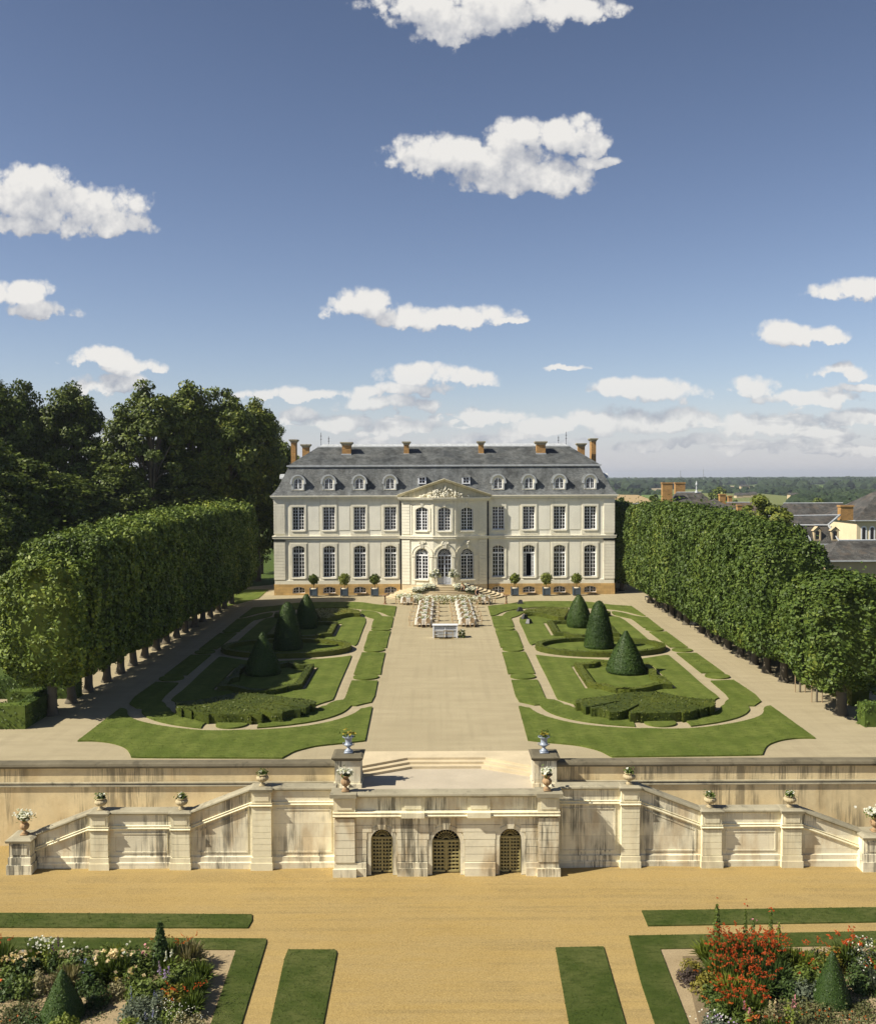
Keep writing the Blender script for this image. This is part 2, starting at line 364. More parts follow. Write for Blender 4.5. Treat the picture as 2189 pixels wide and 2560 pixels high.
m, t, b = mat('window_glass')
t.set(b.inputs['Base Color'], col((0.012, 0.013, 0.015))); b.inputs['Roughness'].default_value = 0.08
b.inputs['Specular IOR Level'].default_value = 0.5
bump(t, b, t.noise(pos(t), 1.7, 2.0), 0.05, 0.05)
M['glass'] = m
def petal(name, c, var=0.25):
    return leaf('petal_' + name, [(0.0, tuple(x * (1 - var) for x in c)), (1.0, tuple(min(0.9, x * (1 + var * .6)) for x in c))], 0.3, 0.6)
P = dict(white=petal('white', (0.74, 0.73, 0.66), .12), cream=petal('cream', (0.72, 0.58, 0.33)), red=petal('red', (0.47, 0.080, 0.014), .4),
         orange=petal('orange', (0.52, 0.13, 0.02)), lilac=petal('lilac', (0.42, 0.32, 0.52)), blue=petal('blue', (0.17, 0.18, 0.33)),
         pink=petal('pink', (0.60, 0.26, 0.29)), purple=petal('purple', (0.13, 0.05, 0.15)), yellow=petal('yellow', (0.42, 0.33, 0.05)))
def green(name, a, b_): return leaf('foliage_' + name, [(0.0, a), (1.0, b_)], 0.2)
GL = dict(mid=green('mid', (0.035, 0.062, 0.010), (0.150, 0.195, 0.036)), dark=green('dark', (0.020, 0.042, 0.010), (0.085, 0.130, 0.030)),
          light=green('light', (0.080, 0.115, 0.014), (0.24, 0.27, 0.040)), grey=green('grey', (0.050, 0.070, 0.045), (0.14, 0.165, 0.105)),
          gold=green('gold', (0.10, 0.10, 0.014), (0.24, 0.20, 0.03)), straw=green('straw', (0.12, 0.11, 0.045), (0.30, 0.26, 0.13)),
          plum=green('plum', (0.035, 0.028, 0.022), (0.10, 0.07, 0.055)), mat=green('mat', (0.06, 0.07, 0.022), (0.15, 0.155, 0.06)))

# ------------------------------------------------------------------ mesh helpers
def link(o, parent=None):
    C.objects.link(o)
    if parent is not None: o.parent = parent
    return o
def tag(o, label=None, cat=None, group=None, kind=None):
    if label: o['label'] = label
    if cat: o['category'] = cat
    if group: o['group'] = group
    if kind: o['kind'] = kind
    return o
def thing(name, label, cat, loc=(0, 0, 0), rz=0.0, group=None):
    o = bpy.data.objects.new(name, None); o.empty_display_size = 0.3
    C.objects.link(o); o.location = loc; o.rotation_euler = (0, 0, rz)
    return tag(o, label, cat, group)
def copy_tree(o, parent=None):
    c = o.copy(); C.objects.link(c); c.parent = parent
    for ch in list(o.children): copy_tree(ch, c)
    return c
def again(proto, used, name, label, loc, rz=0.0, scale=None):
    o = copy_tree(proto) if used else proto
    o['label'] = label; o.location = loc; o.rotation_euler = (0, 0, rz)
    if scale: o.scale = scale
    return o
class MB:
    def __init__(s): s.v = []; s.f = []
    def add(s, vs, fs):
        k = len(s.v); s.v += [tuple(x) for x in vs]; s.f += [tuple(i + k for i in q) for q in fs]; return s
    def box(s, x0, x1, y0, y1, z0, z1):
        return s.add([(x0, y0, z0), (x1, y0, z0), (x1, y1, z0), (x0, y1, z0), (x0, y0, z1), (x1, y0, z1), (x1, y1, z1), (x0, y1, z1)],
                     [(0, 3, 2, 1), (4, 5, 6, 7), (0, 1, 5, 4), (1, 2, 6, 5), (2, 3, 7, 6), (3, 0, 4, 7)])
    def frus(s, x0, x1, y0, y1, z0, X0, X1, Y0, Y1, z1):
        return s.add([(x0, y0, z0), (x1, y0, z0), (x1, y1, z0), (x0, y1, z0), (X0, Y0, z1), (X1, Y0, z1), (X1, Y1, z1), (X0, Y1, z1)],
                     [(0, 3, 2, 1), (4, 5, 6, 7), (0, 1, 5, 4), (1, 2, 6, 5), (2, 3, 7, 6), (3, 0, 4, 7)])
    def prism(s, pts, z0, z1, holes=(), bottom=False):      # outline in plan, extruded upwards
        loops = [list(pts)] + [list(h) for h in holes]
        flat = [p for l in loops for p in l]
        tri = tessellate_polygon([[Vector((p[0], p[1], 0)) for p in l] for l in loops])
        n = len(flat)
        fs = []
        for a, b_, c in tri:
            ax, ay = flat[a][:2]; bx, by = flat[b_][:2]; cx, cy = flat[c][:2]
            if (bx - ax) * (cy - ay) - (by - ay) * (cx - ax) < 0: b_, c = c, b_
            fs.append((a + n, b_ + n, c + n))
            if bottom: fs.append((a, c, b_))
        k = 0
        for l in loops:
            m_ = len(l)
            for i in range(m_): fs.append((k + i, k + (i + 1) % m_, k + (i + 1) % m_ + n, k + i + n))
            k += m_
        return s.add([(p[0], p[1], z0) for p in flat] + [(p[0], p[1], z1) for p in flat], fs)
    def plate(s, pts, y0, y1, holes=(), back=False):         # outline in x,z, front at y0, depth to y1
        loops = [list(pts)] + [list(h) for h in holes]
        flat = [p for l in loops for p in l]
        tri = tessellate_polygon([[Vector((p[0], p[1], 0)) for p in l] for l in loops])
        n = len(flat); fs = []
        for a, b_, c in tri:
            fs.append((a, b_, c))
            if back: fs.append((a + n, c + n, b_ + n))
        k = 0
        for l in loops:
            m_ = len(l)
            for i in range(m_): fs.append((k + i, k + (i + 1) % m_, k + (i + 1) % m_ + n, k + i + n))
            k += m_
        return s.add([(p[0], y0, p[1]) for p in flat] + [(p[0], y1, p[1]) for p in flat], fs)
    def lathe(s, prof, cx=0, cy=0, z=0, n=20, flute=0, famp=0.0, cap=True):
        vs = []; fs = []
        for (r, h) in prof:
            for i in range(n):
                a = 2 * PI * i / n
                rr = r * (1 + famp * math.cos(flute * a)) if flute else r
                vs.append((cx + rr * math.cos(a), cy + rr * math.sin(a), z + h))
        for j in range(len(prof) - 1):
            for i in range(n):
                fs.append((j * n + i, j * n + (i + 1) % n, (j + 1) * n + (i + 1) % n, (j + 1) * n + i))
        if cap:
            fs.append(tuple(range(n))[::-1]); fs.append(tuple((len(prof) - 1) * n + i for i in range(n)))
        return s.add(vs, fs)
    def tube(s, pts, rad, n=8):
        pts = [Vector(p) for p in pts]
        if not hasattr(rad, '__len__'): rad = [rad] * len(pts)
        vs = []; fs = []
        for i, p in enumerate(pts):
            d = (pts[min(i + 1, len(pts) - 1)] - pts[max(i - 1, 0)]).normalized()
            a = d.orthogonal().normalized() if abs(d.z) < 0.95 else Vector((1, 0, 0)).cross(d).normalized()
            b_ = d.cross(a)
            for k in range(n):
                t_ = 2 * PI * k / n
                vs.append(p + (a * math.cos(t_) + b_ * math.sin(t_)) * rad[i])
        for j in range(len(pts) - 1):
            for k in range(n):
                fs.append((j * n + k, j * n + (k + 1) % n, (j + 1) * n + (k + 1) % n, (j + 1) * n + k))
        fs.append(tuple(range(n))[::-1]); fs.append(tuple((len(pts) - 1) * n + k for k in range(n)))
        return s.add(vs, fs)
    def sweep(s, prof, path):                                 # closed profile (dy,dz) carried along (x,y,z) points
        n = len(prof); vs = []; fs = []
        for (x, y, z) in path:
            for (dy, dz) in prof: vs.append((x, y + dy, z + dz))
        for j in range(len(path) - 1):
            for k in range(n):
                fs.append((j * n + k, (j + 1) * n + k, (j + 1) * n + (k + 1) % n, j * n + (k + 1) % n))
        fs.append(tuple(range(n))); fs.append(tuple((len(path) - 1) * n + k for k in range(n))[::-1])
        return s.add(vs, fs)
    def mesh(s, name, m, smooth=False):
        me = bpy.data.meshes.new(name)
        me.from_pydata(s.v, [], s.f)
        me.materials.append(m)
        bm = bmesh.new(); bm.from_mesh(me)
        bmesh.ops.recalc_face_normals(bm, faces=bm.faces)
        bm.to_mesh(me); bm.free()
        if smooth: me.polygons.foreach_set('use_smooth', [True] * len(me.polygons))
        return me
    def build(s, name, m, parent=None, smooth=False, loc=None):
        o = link(bpy.data.objects.new(name, s.mesh(name, m, smooth)), parent)
        if loc is not None: o.location = loc
        return o
def unit(v):
    return v / np.maximum(1e-9, np.linalg.norm(v, axis=1))[:, None]
def leaf_arrays(c, nrm, size, aspect=0.6, tilt=0.9, svar=0.35, seed=None):
    """diamond leaves at c, facing roughly along nrm"""
    n = len(c)
    nn = unit(nrm + rng.normal(0, tilt, (n, 3)))
    a = unit(np.cross(nn, rng.normal(0, 1, (n, 3))))
    b_ = np.cross(nn, a)
    sz = size * (1 + rng.uniform(-svar, svar, (n, 1)))
    v_ = np.stack([c - a * sz, c - b_ * sz * aspect + a * sz * 0.1, c + a * sz, c + b_ * sz * aspect + a * sz * 0.1], 1)
    return v_.reshape(-1, 3)
def quads_mesh(name, v_, m, extra=None):
    """mesh of independent quads (fast), optional MB joined"""
    n = len(v_) // 4
    me = bpy.data.meshes.new(name)
    if extra is not None:
        ev = np.array(extra.v); ef = extra.f
        vs = np.concatenate([v_, ev]); me.from_pydata(vs.tolist(), [], np.arange(4 * n).reshape(-1, 4).tolist() + [tuple(i + 4 * n for i in q) for q in ef])
    else:
        me.vertices.add(4 * n); me.vertices.foreach_set('co', v_.astype(np.float32).ravel())
        me.loops.add(4 * n); me.loops.foreach_set('vertex_index', np.arange(4 * n, dtype=np.int32))
        me.polygons.add(n); me.polygons.foreach_set('loop_start', np.arange(0, 4 * n, 4, dtype=np.int32))
        try: me.polygons.foreach_set('loop_total', np.full(n, 4, dtype=np.int32))
        except Exception: pass
        me.update(calc_edges=True)
    me.materials.append(m)
    return me
def obj(name, me, parent=None, loc=None):
    o = link(bpy.data.objects.new(name, me), parent)
    if loc is not None: o.location = loc
    return o
def blades(outline, z, dens, h, edge=14):
    """short grass blades over a lawn and along its cut edge"""
    a = np.array([p[:2] for p in outline]); P_ = []
    x0, y0 = a.min(0); x1, y1 = a.max(0); n = int((x1 - x0) * (y1 - y0) * dens)
    q = np.stack([rng.uniform(x0, x1, n), rng.uniform(y0, y1, n)], 1); ins = np.zeros(n, bool)
    b_ = np.roll(a, -1, 0)
    for (ax, ay), (bx, by) in zip(a, b_):
        c_ = ((ay > q[:, 1]) != (by > q[:, 1]))
        with np.errstate(all='ignore'): xx = (bx - ax) * (q[:, 1] - ay) / (by - ay) + ax
        ins ^= c_ & (q[:, 0] < xx)
    P_.append(np.column_stack([q[ins], np.full(ins.sum(), z)]))
    for p0, p1 in zip(a, b_):
        L_ = np.linalg.norm(p1 - p0); k = rng.poisson(L_ * edge)
        if k:
            t_ = rng.random((k, 1)); P_.append(np.column_stack([p0 + (p1 - p0) * t_ + rng.normal(0, .012, (k, 2)), z - rng.random(k) * .05]))
    c_ = np.concatenate(P_)
    return leaf_arrays(c_ + np.array([0, 0, h * .4]), rng.normal(0, 1, c_.shape) * np.array([1, 1, .25]), h, .35, .3)
def lawn_obj(outline, z0, z1, m, holes=(), dens=0, h=.05):
    mb = MB(); mb.prism(outline, z0, z1, holes)
    if dens: o = obj('lawn', quads_mesh('lawn', blades(outline, z1, dens, h), m, mb))
    else: o = mb.build('lawn', m)
    return tag(o, kind='structure')
def sample_faces(mb, density, skip_down=True):
    """random points and normals over the faces of an MB"""
    P_, N_ = [], []
    V_ = np.array(mb.v)
    for f in mb.f:
        for i in range(1, len(f) - 1):
            a, b_, c = V_[f[0]], V_[f[i]], V_[f[i + 1]]
            nr = np.cross(b_ - a, c - a); ar = np.linalg.norm(nr) / 2
            if ar < 1e-6: continue
            k = rng.poisson(ar * density)
            if not k: continue
            r1 = np.sqrt(rng.random((k, 1))); r2 = rng.random((k, 1))
            P_.append(a * (1 - r1) + b_ * r1 * (1 - r2) + c * r1 * r2)
            N_.append(np.repeat((nr / (2 * ar))[None], k, 0))
    return np.concatenate(P_), np.concatenate(N_)
def leafy(name, mb, m, parent=None, density=60, size=0.06, jit=0.04, smooth=True):
    """clipped hedge: a solid body whose faces carry small leaves"""
    me0 = mb.mesh('tmp', m)                                   # consistent outward normals
    q = MB(); q.v = [tuple(v_.co) for v_ in me0.vertices]; q.f = [tuple(p_.vertices) for p_ in me0.polygons]
    bpy.data.meshes.remove(me0)
    p_, n_ = sample_faces(q, density)
    k = n_[:, 2] > -0.5
    p_, n_ = p_[k], n_[k]
    p_ = p_ + n_ * rng.normal(0.0, jit, (len(p_), 1))
    me = quads_mesh(name, leaf_arrays(p_, n_, size, 0.65, 0.55), m, q)
    return obj(name, me, parent)
ORD = ['first', 'second', 'third', 'fourth', 'fifth', 'sixth', 'seventh', 'eighth', 'ninth', 'tenth', 'eleventh', 'twelfth', 'thirteenth', 'fourteenth', 'fifteenth', 'sixteenth', 'seventeenth', 'eighteenth', 'nineteenth', 'twentieth', 'twenty-first', 'twenty-second', 'twenty-third', 'twenty-fourth']
# ------------------------------------------------------------------ ground, terrain, lawns
ZL = -3.3                                # level of the lower garden
def land(x, y):
    d = 0.0
    if y > 150: d -= 7.5 * min(1, (y - 150) / 250) ** 1.3
    if x > 27: d -= 2.5 * min(1, (x - 27) / 25)
    if y > 1500: d += 8.0 * ((min(y, 5200) - 1500) / 3700) ** 1.2
    d += 0.9 * math.sin(x / 310 + 1) * math.cos(y / 270) * min(1, max(0, (y - 350) / 400))
    return d - 0.06
xs = [-6000, -3000, -1500, -800, -400, -200, -120, -80, -60, -45, -35, -28, 0, 27, 32, 40, 52, 70, 100, 150, 220, 300, 400, 520, 660, 800, 1000, 1300, 1700, 2200, 3000, 4500, 7000]
ys = [50.5, 60, 80, 100, 120, 150, 180, 220, 270, 330, 400, 500, 600, 720, 850, 1000, 1200, 1400, 1600, 1900, 2300, 2800, 3400, 4200, 5200, 7000, 12000]
mb = MB()
mb.add([(x, y, land(x, y)) for y in ys for x in xs], [(j * len(xs) + i, j * len(xs) + i + 1, (j + 1) * len(xs) + i + 1, (j + 1) * len(xs) + i) for j in range(len(ys) - 1) for i in range(len(xs) - 1)])
tag(mb.build('ground', M['meadow'], smooth=True), kind='structure')
mb = MB()                                # lower garden gravel, gently uneven towards the wall
gx = np.linspace(-70, 70, 71); gy = np.concatenate([[-80, 0, 15], np.linspace(24, 48.5, 50)])
def zlow(x, y):
    return ZL + 0.09 * math.exp(-((y - 42.6) / 0.9) ** 2) * (0.5 + 0.5 * math.sin(x * 0.7 + 1) * math.sin(x * .23)) * (0 if -5.2 < x < 5.9 and y < 42.3 else 1)
mb.add([(x, y, zlow(x, y)) for y in gy for x in gx], [(j * 71 + i, j * 71 + i + 1, (j + 1) * 71 + i + 1, (j + 1) * 71 + i) for j in range(len(gy) - 1) for i in range(70)])
tag(mb.build('lower_gravel', M['sand'], smooth=True), kind='structure')
mb = MB(); mb.prism([(-46, 45.72), (-4.0, 45.72), (-4.0, 48.9), (4.75, 48.9), (4.75, 45.72), (46, 45.72), (46, 56), (29, 56), (29, 150), (-29, 150), (-29, 56), (-46, 56)], -0.4, 0.0)
tag(mb.build('upper_gravel', M['gravel']), kind='structure')
for name, key, pts in [('field', 'wheat', [(1525, 1227), (1560, 1230), (1592, 1237), (1628, 1250), (1622, 1266), (1525, 1268)]),
                       ('field', 'pasture', [(1590, 1233), (1652, 1232), (1652, 1248), (1626, 1247)]),
                       ('field', 'tan', [(1627, 1221), (1657, 1220), (1657, 1231), (1630, 1231)]),
                       ('field', 'olive', [(1655, 1223), (1780, 1225), (1840, 1229), (1965, 1240), (1965, 1262), (1655, 1262)])]:
    mb = MB(); q = [ground(px, py, -6.4) for px, py in pts]
    mb.prism([(p.x, p.y) for p in q], -7.6, -6.3)
    tag(mb.build(name, M[key]), kind='structure')

for key, pts in (('tan', [(1800, 1215), (1888, 1215), (1902, 1221), (1788, 1221)]), ('pasture', [(2012, 1215), (2066, 1215), (2072, 1221), (2006, 1221)])):
    mb = MB(); q = [ground(px, py, -6.4) for px, py in pts]; mb.prism([(p.x, p.y) for p in q], -8.6, -6.0); tag(mb.build('field', M[key]), kind='structure')
# parterre: outlines surveyed on the right-hand half, mirrored about the garden's axis
AX = 0.42
RG = dict(A=(1200, 1490, .1693), B=(1450, 1490, .1693), C=(1200, 1610, .1693), D=(1500, 1610, .2032), E=(1240, 1700, .2257), F=(1600, 1700, .2483))
def sv(spec, z=0.08):
    out = []; k = None
    for it in spec:
        if isinstance(it, str): k = RG[it]; continue
        p = ground(k[0] + it[0] * k[2], k[1] + it[1] * k[2], z); out.append((p.x, p.y))
    return out
def smooth(pts, it=1, ang=50):                         # round gentle bends, keep true corners
    for _ in range(it):
        out = []
        n = len(pts)
        for i in range(n):
            a, b_, c = (Vector(pts[i - 1]), Vector(pts[i]), Vector(pts[(i + 1) % n]))
            d1, d2 = (b_ - a), (c - b_)
            if d1.length < 1e-6 or d2.length < 1e-6 or d1.angle(d2) > R(ang): out.append(tuple(b_))
            else: out += [tuple(b_ * .75 + a * .25), tuple(b_ * .75 + c * .25)]
        pts = out
    return pts
def mir(pts): return [(2 * AX - x, y) for x, y in pts][::-1]
def ell(cx, cy, rx, ry, n=40): return [(cx + rx * math.cos(2 * PI * i / n), cy + ry * math.sin(2 * PI * i / n)) for i in range(n)]
def oval(k, x, y, rx, ry):
    q = RG[k]; z = .08
    c = ground(q[0] + x * q[2], q[1] + y * q[2], z); a = ground(q[0] + (x + rx) * q[2], q[1] + y * q[2], z)
    t = ground(q[0] + x * q[2], q[1] + (y - ry) * q[2], z); b_ = ground(q[0] + x * q[2], q[1] + (y + ry) * q[2], z)
    return ell(c.x, (t.y + b_.y) / 2, a.x - c.x, (t.y - b_.y) / 2)
LAWN = [
 (['A', (112, 145), (300, 125), (430, 112), (640, 76), (1000, 74), (1380, 74), 'B', (70, 80), (200, 92), (400, 122), (550, 134), (750, 145), (960, 290), (900, 285), (820, 262), (700, 230), (560, 203), (420, 188), (300, 182), (100, 172), 'A', (1300, 162), (1000, 154), (800, 162), (650, 180), (470, 197), (330, 232), (265, 262), (245, 275), (155, 290)], []),
 (['A', (165, 310), (180, 297), (330, 290), (355, 262), (400, 230), (500, 206), (630, 200), (650, 240), (610, 258), (570, 285), (520, 305), (445, 322), (470, 360), (500, 450), (205, 455), (185, 380)], []),
 (['A', (222, 508), (530, 508), (560, 560), (590, 650), (632, 752), (300, 752), (265, 620), (235, 545)], []),
 (['C', (322, 117), (660, 112), (700, 190), (760, 320), (805, 430), (410, 435), (380, 300)], []),
 (['C', (460, 530), (840, 525), (875, 590), (920, 700), (965, 800), 'E', (545, 190), (565, 210), (640, 215), (720, 245), (755, 270), (800, 275), (860, 305), (1000, 350), (1150, 385), (1300, 400), (1470, 412), (1495, 417), (1497, 435), (1515, 455), (1535, 508), (1300, 492), (1050, 465), (850, 432), (700, 395), (580, 350), (520, 310), (480, 270), (420, 272), (330, 250), (230, 230)], []),
 (['E', (248, 287), (280, 288), (330, 302), (370, 305), (420, 345), (520, 390), (650, 430), (800, 465), (1000, 497), (1300, 523), (1600, 535), 'F', (30, 482), (300, 490), (550, 483), (750, 460), (950, 430), (1120, 390), (1210, 355), (1245, 320), (1238, 285), (1265, 260), (1310, 255), (1760, 580), (1650, 578), (1540, 583), (1420, 600), (1320, 630), (1270, 660), (1245, 700), (1230, 745), (1150, 750), (400, 760), (-285, 768), 'E', (1230, 818), (1150, 775), (1020, 740), (900, 715), (750, 700), (560, 683), (350, 660)], []),
 (['D', (1355, 450), (1635, 437), 'F', (1235, 195), (1145, 255), (1080, 255), (1098, 285), (1090, 310), (1050, 345), (950, 385), (800, 420), (640, 445), (510, 460), (495, 437), (470, 415), (420, 392), (430, 380), (600, 365), (720, 330), (800, 297), (805, 265), (845, 247), (855, 210), (910, 180)], []),
 (['D', (935, 107), (1180, 107), (1520, 352), (1240, 350)], []),
 (['B', (1015, 525), (1270, 522), (1585, 752), (1320, 750)], []),
 (['B', (930, 462), (1180, 462), (990, 312), (940, 308), (800, 290), (640, 245), (500, 222), (455, 228), (480, 265), (560, 290), (700, 318), (760, 330)], []),
 (['C', (820, 157), (1000, 180), (1300, 205), (1700, 222), 'D', (250, 205), (440, 190), (600, 165), (720, 145), (800, 133), (840, 137), (1040, 300), (1280, 520), (1470, 655), (1425, 668), (1400, 690), 'E', (1700, 240), (1200, 270), (880, 268), (800, 240), (700, 212), (670, 200), 'C', (1060, 640), (950, 420), (870, 270)],
  [['C', (1335, 320), (1415, 320), (1640, 650), (1545, 655)], ['D', (615, 262), (645, 262), (945, 540), (895, 540)]]),
 (['A', (555, 325), (660, 285), (900, 285), (1100, 320), (1400, 330), 'B', (340, 285), (480, 292), (610, 318), (830, 490), (1060, 690), (900, 672), (700, 650), (440, 625), 'A', (1500, 612), (1100, 634), (900, 668), (760, 718), (720, 690), (650, 520)],
  [['A', (925, 392), (975, 392), (1110, 575), (1040, 582)], ['B', (375, 395), (400, 395), (560, 555), (540, 560)]]),
]
for spec, holes in LAWN:
    o_ = smooth(sv(spec), 1)
    hs = [sv(h) for h in holes]
    for mm in (0, 1):
        lawn_obj(mir(o_) if mm else o_, -0.02, 0.085, M['lawn'], [mir(h) if mm else h for h in hs], 0 if hs else 34, .03)
RING = (13.55, 79.0, 5.45, 3.75)
ovs = [oval('A', 362, 480, 145, 22), oval('A', 480, 780, 155, 32), oval('C', 630, 473, 188, 38), oval('F', 198, 425, 160, 40),
       oval('D', 1437, 390, 150, 32), oval('D', 1005, 70, 125, 22), oval('B', 1090, 487, 130, 25), ell(RING[0], RING[1], RING[2] - .62, RING[3] - .6, 56)]
for o_ in ovs:
    for mm in (0, 1):
        mb = MB(); mb.prism(mir(o_) if mm else o_, -0.02, 0.10)
        tag(mb.build('lawn', M['lawn']), kind='structure')

# ---- clipped box hedges
def band(pts, half, closed=True):
    """two offset outlines of a centre line"""
    n = len(pts); a_, b_ = [], []
    for i in range(n):
        p0 = Vector(pts[i - 1]) if (closed or i) else Vector(pts[i]); p1 = Vector(pts[i]); p2 = Vector(pts[(i + 1) % n]) if (closed or i < n - 1) else Vector(pts[i])
        d1 = (p1 - p0).normalized() if (p1 - p0).length else (p2 - p1).normalized(); d2 = (p2 - p1).normalized() if (p2 - p1).length else d1
        n1, n2 = Vector((-d1.y, d1.x)), Vector((-d2.y, d2.x)); q = (n1 + n2)
        q = q / max(0.35, q.length_squared / 2) if q.length > .2 else n1
        a_.append(tuple(p1 + q * half)); b_.append(tuple(p1 - q * half))
    return a_, b_
def area(p): return sum(p[i - 1][0] * p[i][1] - p[i][0] * p[i - 1][1] for i in range(len(p))) / 2
def hedge_ring(name, pts, half, h, label, cat='hedge', group=None):
    a_, b_ = band(pts, half)
    if abs(area(a_)) < abs(area(b_)): a_, b_ = b_, a_
    mb = MB(); mb.prism(a_, 0.0, h, [b_])
    o = leafy(name, mb, M['box'], None, 90, 0.05, 0.03)
    return tag(o, label, cat, group)
SIDE = ('right', 'left')
ringc = ell(RING[0], RING[1], RING[2] - .3, RING[3] - .3, 56)
cart = ['C', (1440, 285), (1640, 570), 'E', (1130, 40), (1195, 45), (1230, 62), (1310, 78), (1400, 88), (1480, 92), 'D', (200, 535), (320, 545), (450, 540), (560, 520), (640, 497), (720, 482), (830, 482), (740, 395), (650, 380), (640, 310), (590, 270), (555, 238), (480, 245), (300, 215), (150, 235), 'C', (1772, 245), (1700, 255), (1650, 282), (1560, 290)]
cart = sv(cart, .42)
bk = ['A', (1030, 365), (1130, 530), (1260, 535), (1300, 555), (1400, 565), (1500, 572), 'B', (60, 570), (300, 560), (400, 535), (530, 540), (460, 470), (400, 400), (370, 370), (200, 375), 'A', (1400, 370), (1240, 360)]
bk = sv(bk, .42)
for mm in (0, 1):
    S_ = SIDE[mm]; f_ = (lambda p: mir(p)) if mm else (lambda p: p)
    hedge_ring('box_hedge', f_(ringc), .27, .42, f'oval ring of low box hedge around the tall yew cone, {S_} parterre', group='oval box rings')
    hedge_ring('box_hedge', f_(smooth(cart, 1, 40)), .24, .42, f'low box frame hedge around the front yew cone of the {S_} parterre', group='box frames round the cones')
    hedge_ring('box_hedge', f_(smooth(bk, 1, 40)), .24, .42, f'low box frame hedge around the rear yew cone of the {S_} parterre', group='box frames round the cones')
# shell-shaped scroll hedges at the front
E_, F_ = RG['E'], RG['F']
shell = ['E', (868, 218), (985, 195), (1210, 172), (1330, 150), (1450, 132), (1620, 126), (1772, 124), 'F', (150, 108), (300, 138), (480, 172), (620, 185), (738, 192), (752, 215), (745, 252), (700, 272), (695, 262), (600, 292), (590, 285), (500, 318), (430, 326), (415, 318), (330, 325), (210, 326), (90, 328), (0, 334), 'E', (1650, 350), (1560, 362), (1482, 366), (1462, 348), (1500, 325), (1560, 295), (1598, 262), (1570, 262), (1520, 290), (1440, 330), (1370, 350), (1255, 352), (1238, 330), (1140, 312), (1052, 312), (1040, 300), (1150, 280), (1300, 250), (1400, 225), (1340, 228), (1200, 258), (1060, 285), (990, 292), (950, 275), (940, 248), (885, 248)]
shell = smooth(sv(shell, .6), 1, 55)
arcs = ['A', (650, 207), (720, 187), (900, 167), (1100, 167), (1300, 177), (1290, 230), (1240, 312), (1150, 312), (1050, 285), (900, 250), (780, 238), (660, 240)]
arcs = smooth(sv(arcs, .5), 1, 55)
arcr = smooth(sv(['B', (250, 205), (340, 207), (440, 227), (442, 243), (330, 250), (250, 252)], .5), 1, 55)
for mm in (0, 1):
    S_ = SIDE[mm]; f_ = (lambda p: mir(p)) if mm else (lambda p: p)
    for nm, pts, h, lab in [('scroll_hedge', shell, .58, f'broad shell-shaped clipped box scroll at the front of the {S_} parterre'),
                            ('scroll_hedge', arcs, .5, f'long curved box scroll behind the rear cone on the path side, {S_} parterre'),
                            ('scroll_hedge', arcr, .5, f'short box scroll behind the rear cone on the tree side, {S_} parterre')]:
        mb = MB(); mb.prism(f_(pts), 0.0, h)
        tag(leafy(nm, mb, M['box'], None, 90, 0.055, 0.035), lab, 'hedge')
# yew cones
def cone_mesh(name, r, h, prof, dens=520, size=.05):
    mb = MB(); pr = [(r * a, h * b_) for a, b_ in prof]
    mb.lathe(pr, n=28)
    me0 = mb.mesh('tmp', M['yew']); q = MB(); q.v = [tuple(v_.co) for v_ in me0.vertices]; q.f = [tuple(p_.vertices) for p_ in me0.polygons]
    bpy.data.meshes.remove(me0)
    p_, n_ = sample_faces(q, dens)
    p_ = p_ + n_ * rng.normal(0.0, size * .3, (len(p_), 1))
    return quads_mesh(name, leaf_arrays(p_, n_, size, .6, .6), M['yew'], q)
BUL = [(0.93, 0), (1.0, .05), (.97, .14), (.86, .28), (.71, .44), (.54, .60), (.38, .74), (.235, .86), (.12, .95), (.07, .995), (0.01, 1.0)]
EGG = [(0.90, 0), (1.0, .10), (1.0, .2), (.93, .35), (.81, .5), (.64, .66), (.46, .80), (.28, .91), (.15, .985), (0.01, 1.0)]
TALL = [(0.95, 0), (1.0, .04), (.98, .12), (.89, .3), (.76, .5), (.62, .68), (.47, .83), (.31, .93), (.16, .985), (0.01, 1.0)]
for k, (x, y, r, h, pf, lab) in enumerate([(13.75, 69.2, 1.42, 3.05, BUL, 'broad rounded yew cone at the front of the {} parterre'), (13.5, 79.3, 1.24, 3.95, TALL, 'tall slim yew cone inside the oval ring of the {} parterre'), (13.45, 90.3, 1.17, 3.1, EGG, 'egg-shaped yew cone at the rear of the {} parterre')]):
    me = cone_mesh('yew_cone', r, h, pf)
    for mm in (0, 1):
        o = obj('yew_cone', me, None, (2 * AX - x if mm else x, y, 0.08)); o.rotation_euler[2] = mm * 2.0
        if mm and k == 2: o.scale = (.92, .92, 1.05)
        if mm and k == 0: o.scale = (.92, .92, 1.0)
        tag(o, lab.format(SIDE[mm]), 'topiary', 'yew cones of the parterre')
    # lawn patch inside the frames
for fr in (cart, bk):
    a_, b_ = band(fr, .3)
    if abs(area(a_)) < abs(area(b_)): a_, b_ = b_, a_
    for mm in (0, 1):
        mb = MB(); mb.prism(mir(b_) if mm else b_, -0.02, 0.075); tag(mb.build('lawn', M['lawn']), kind='structure')

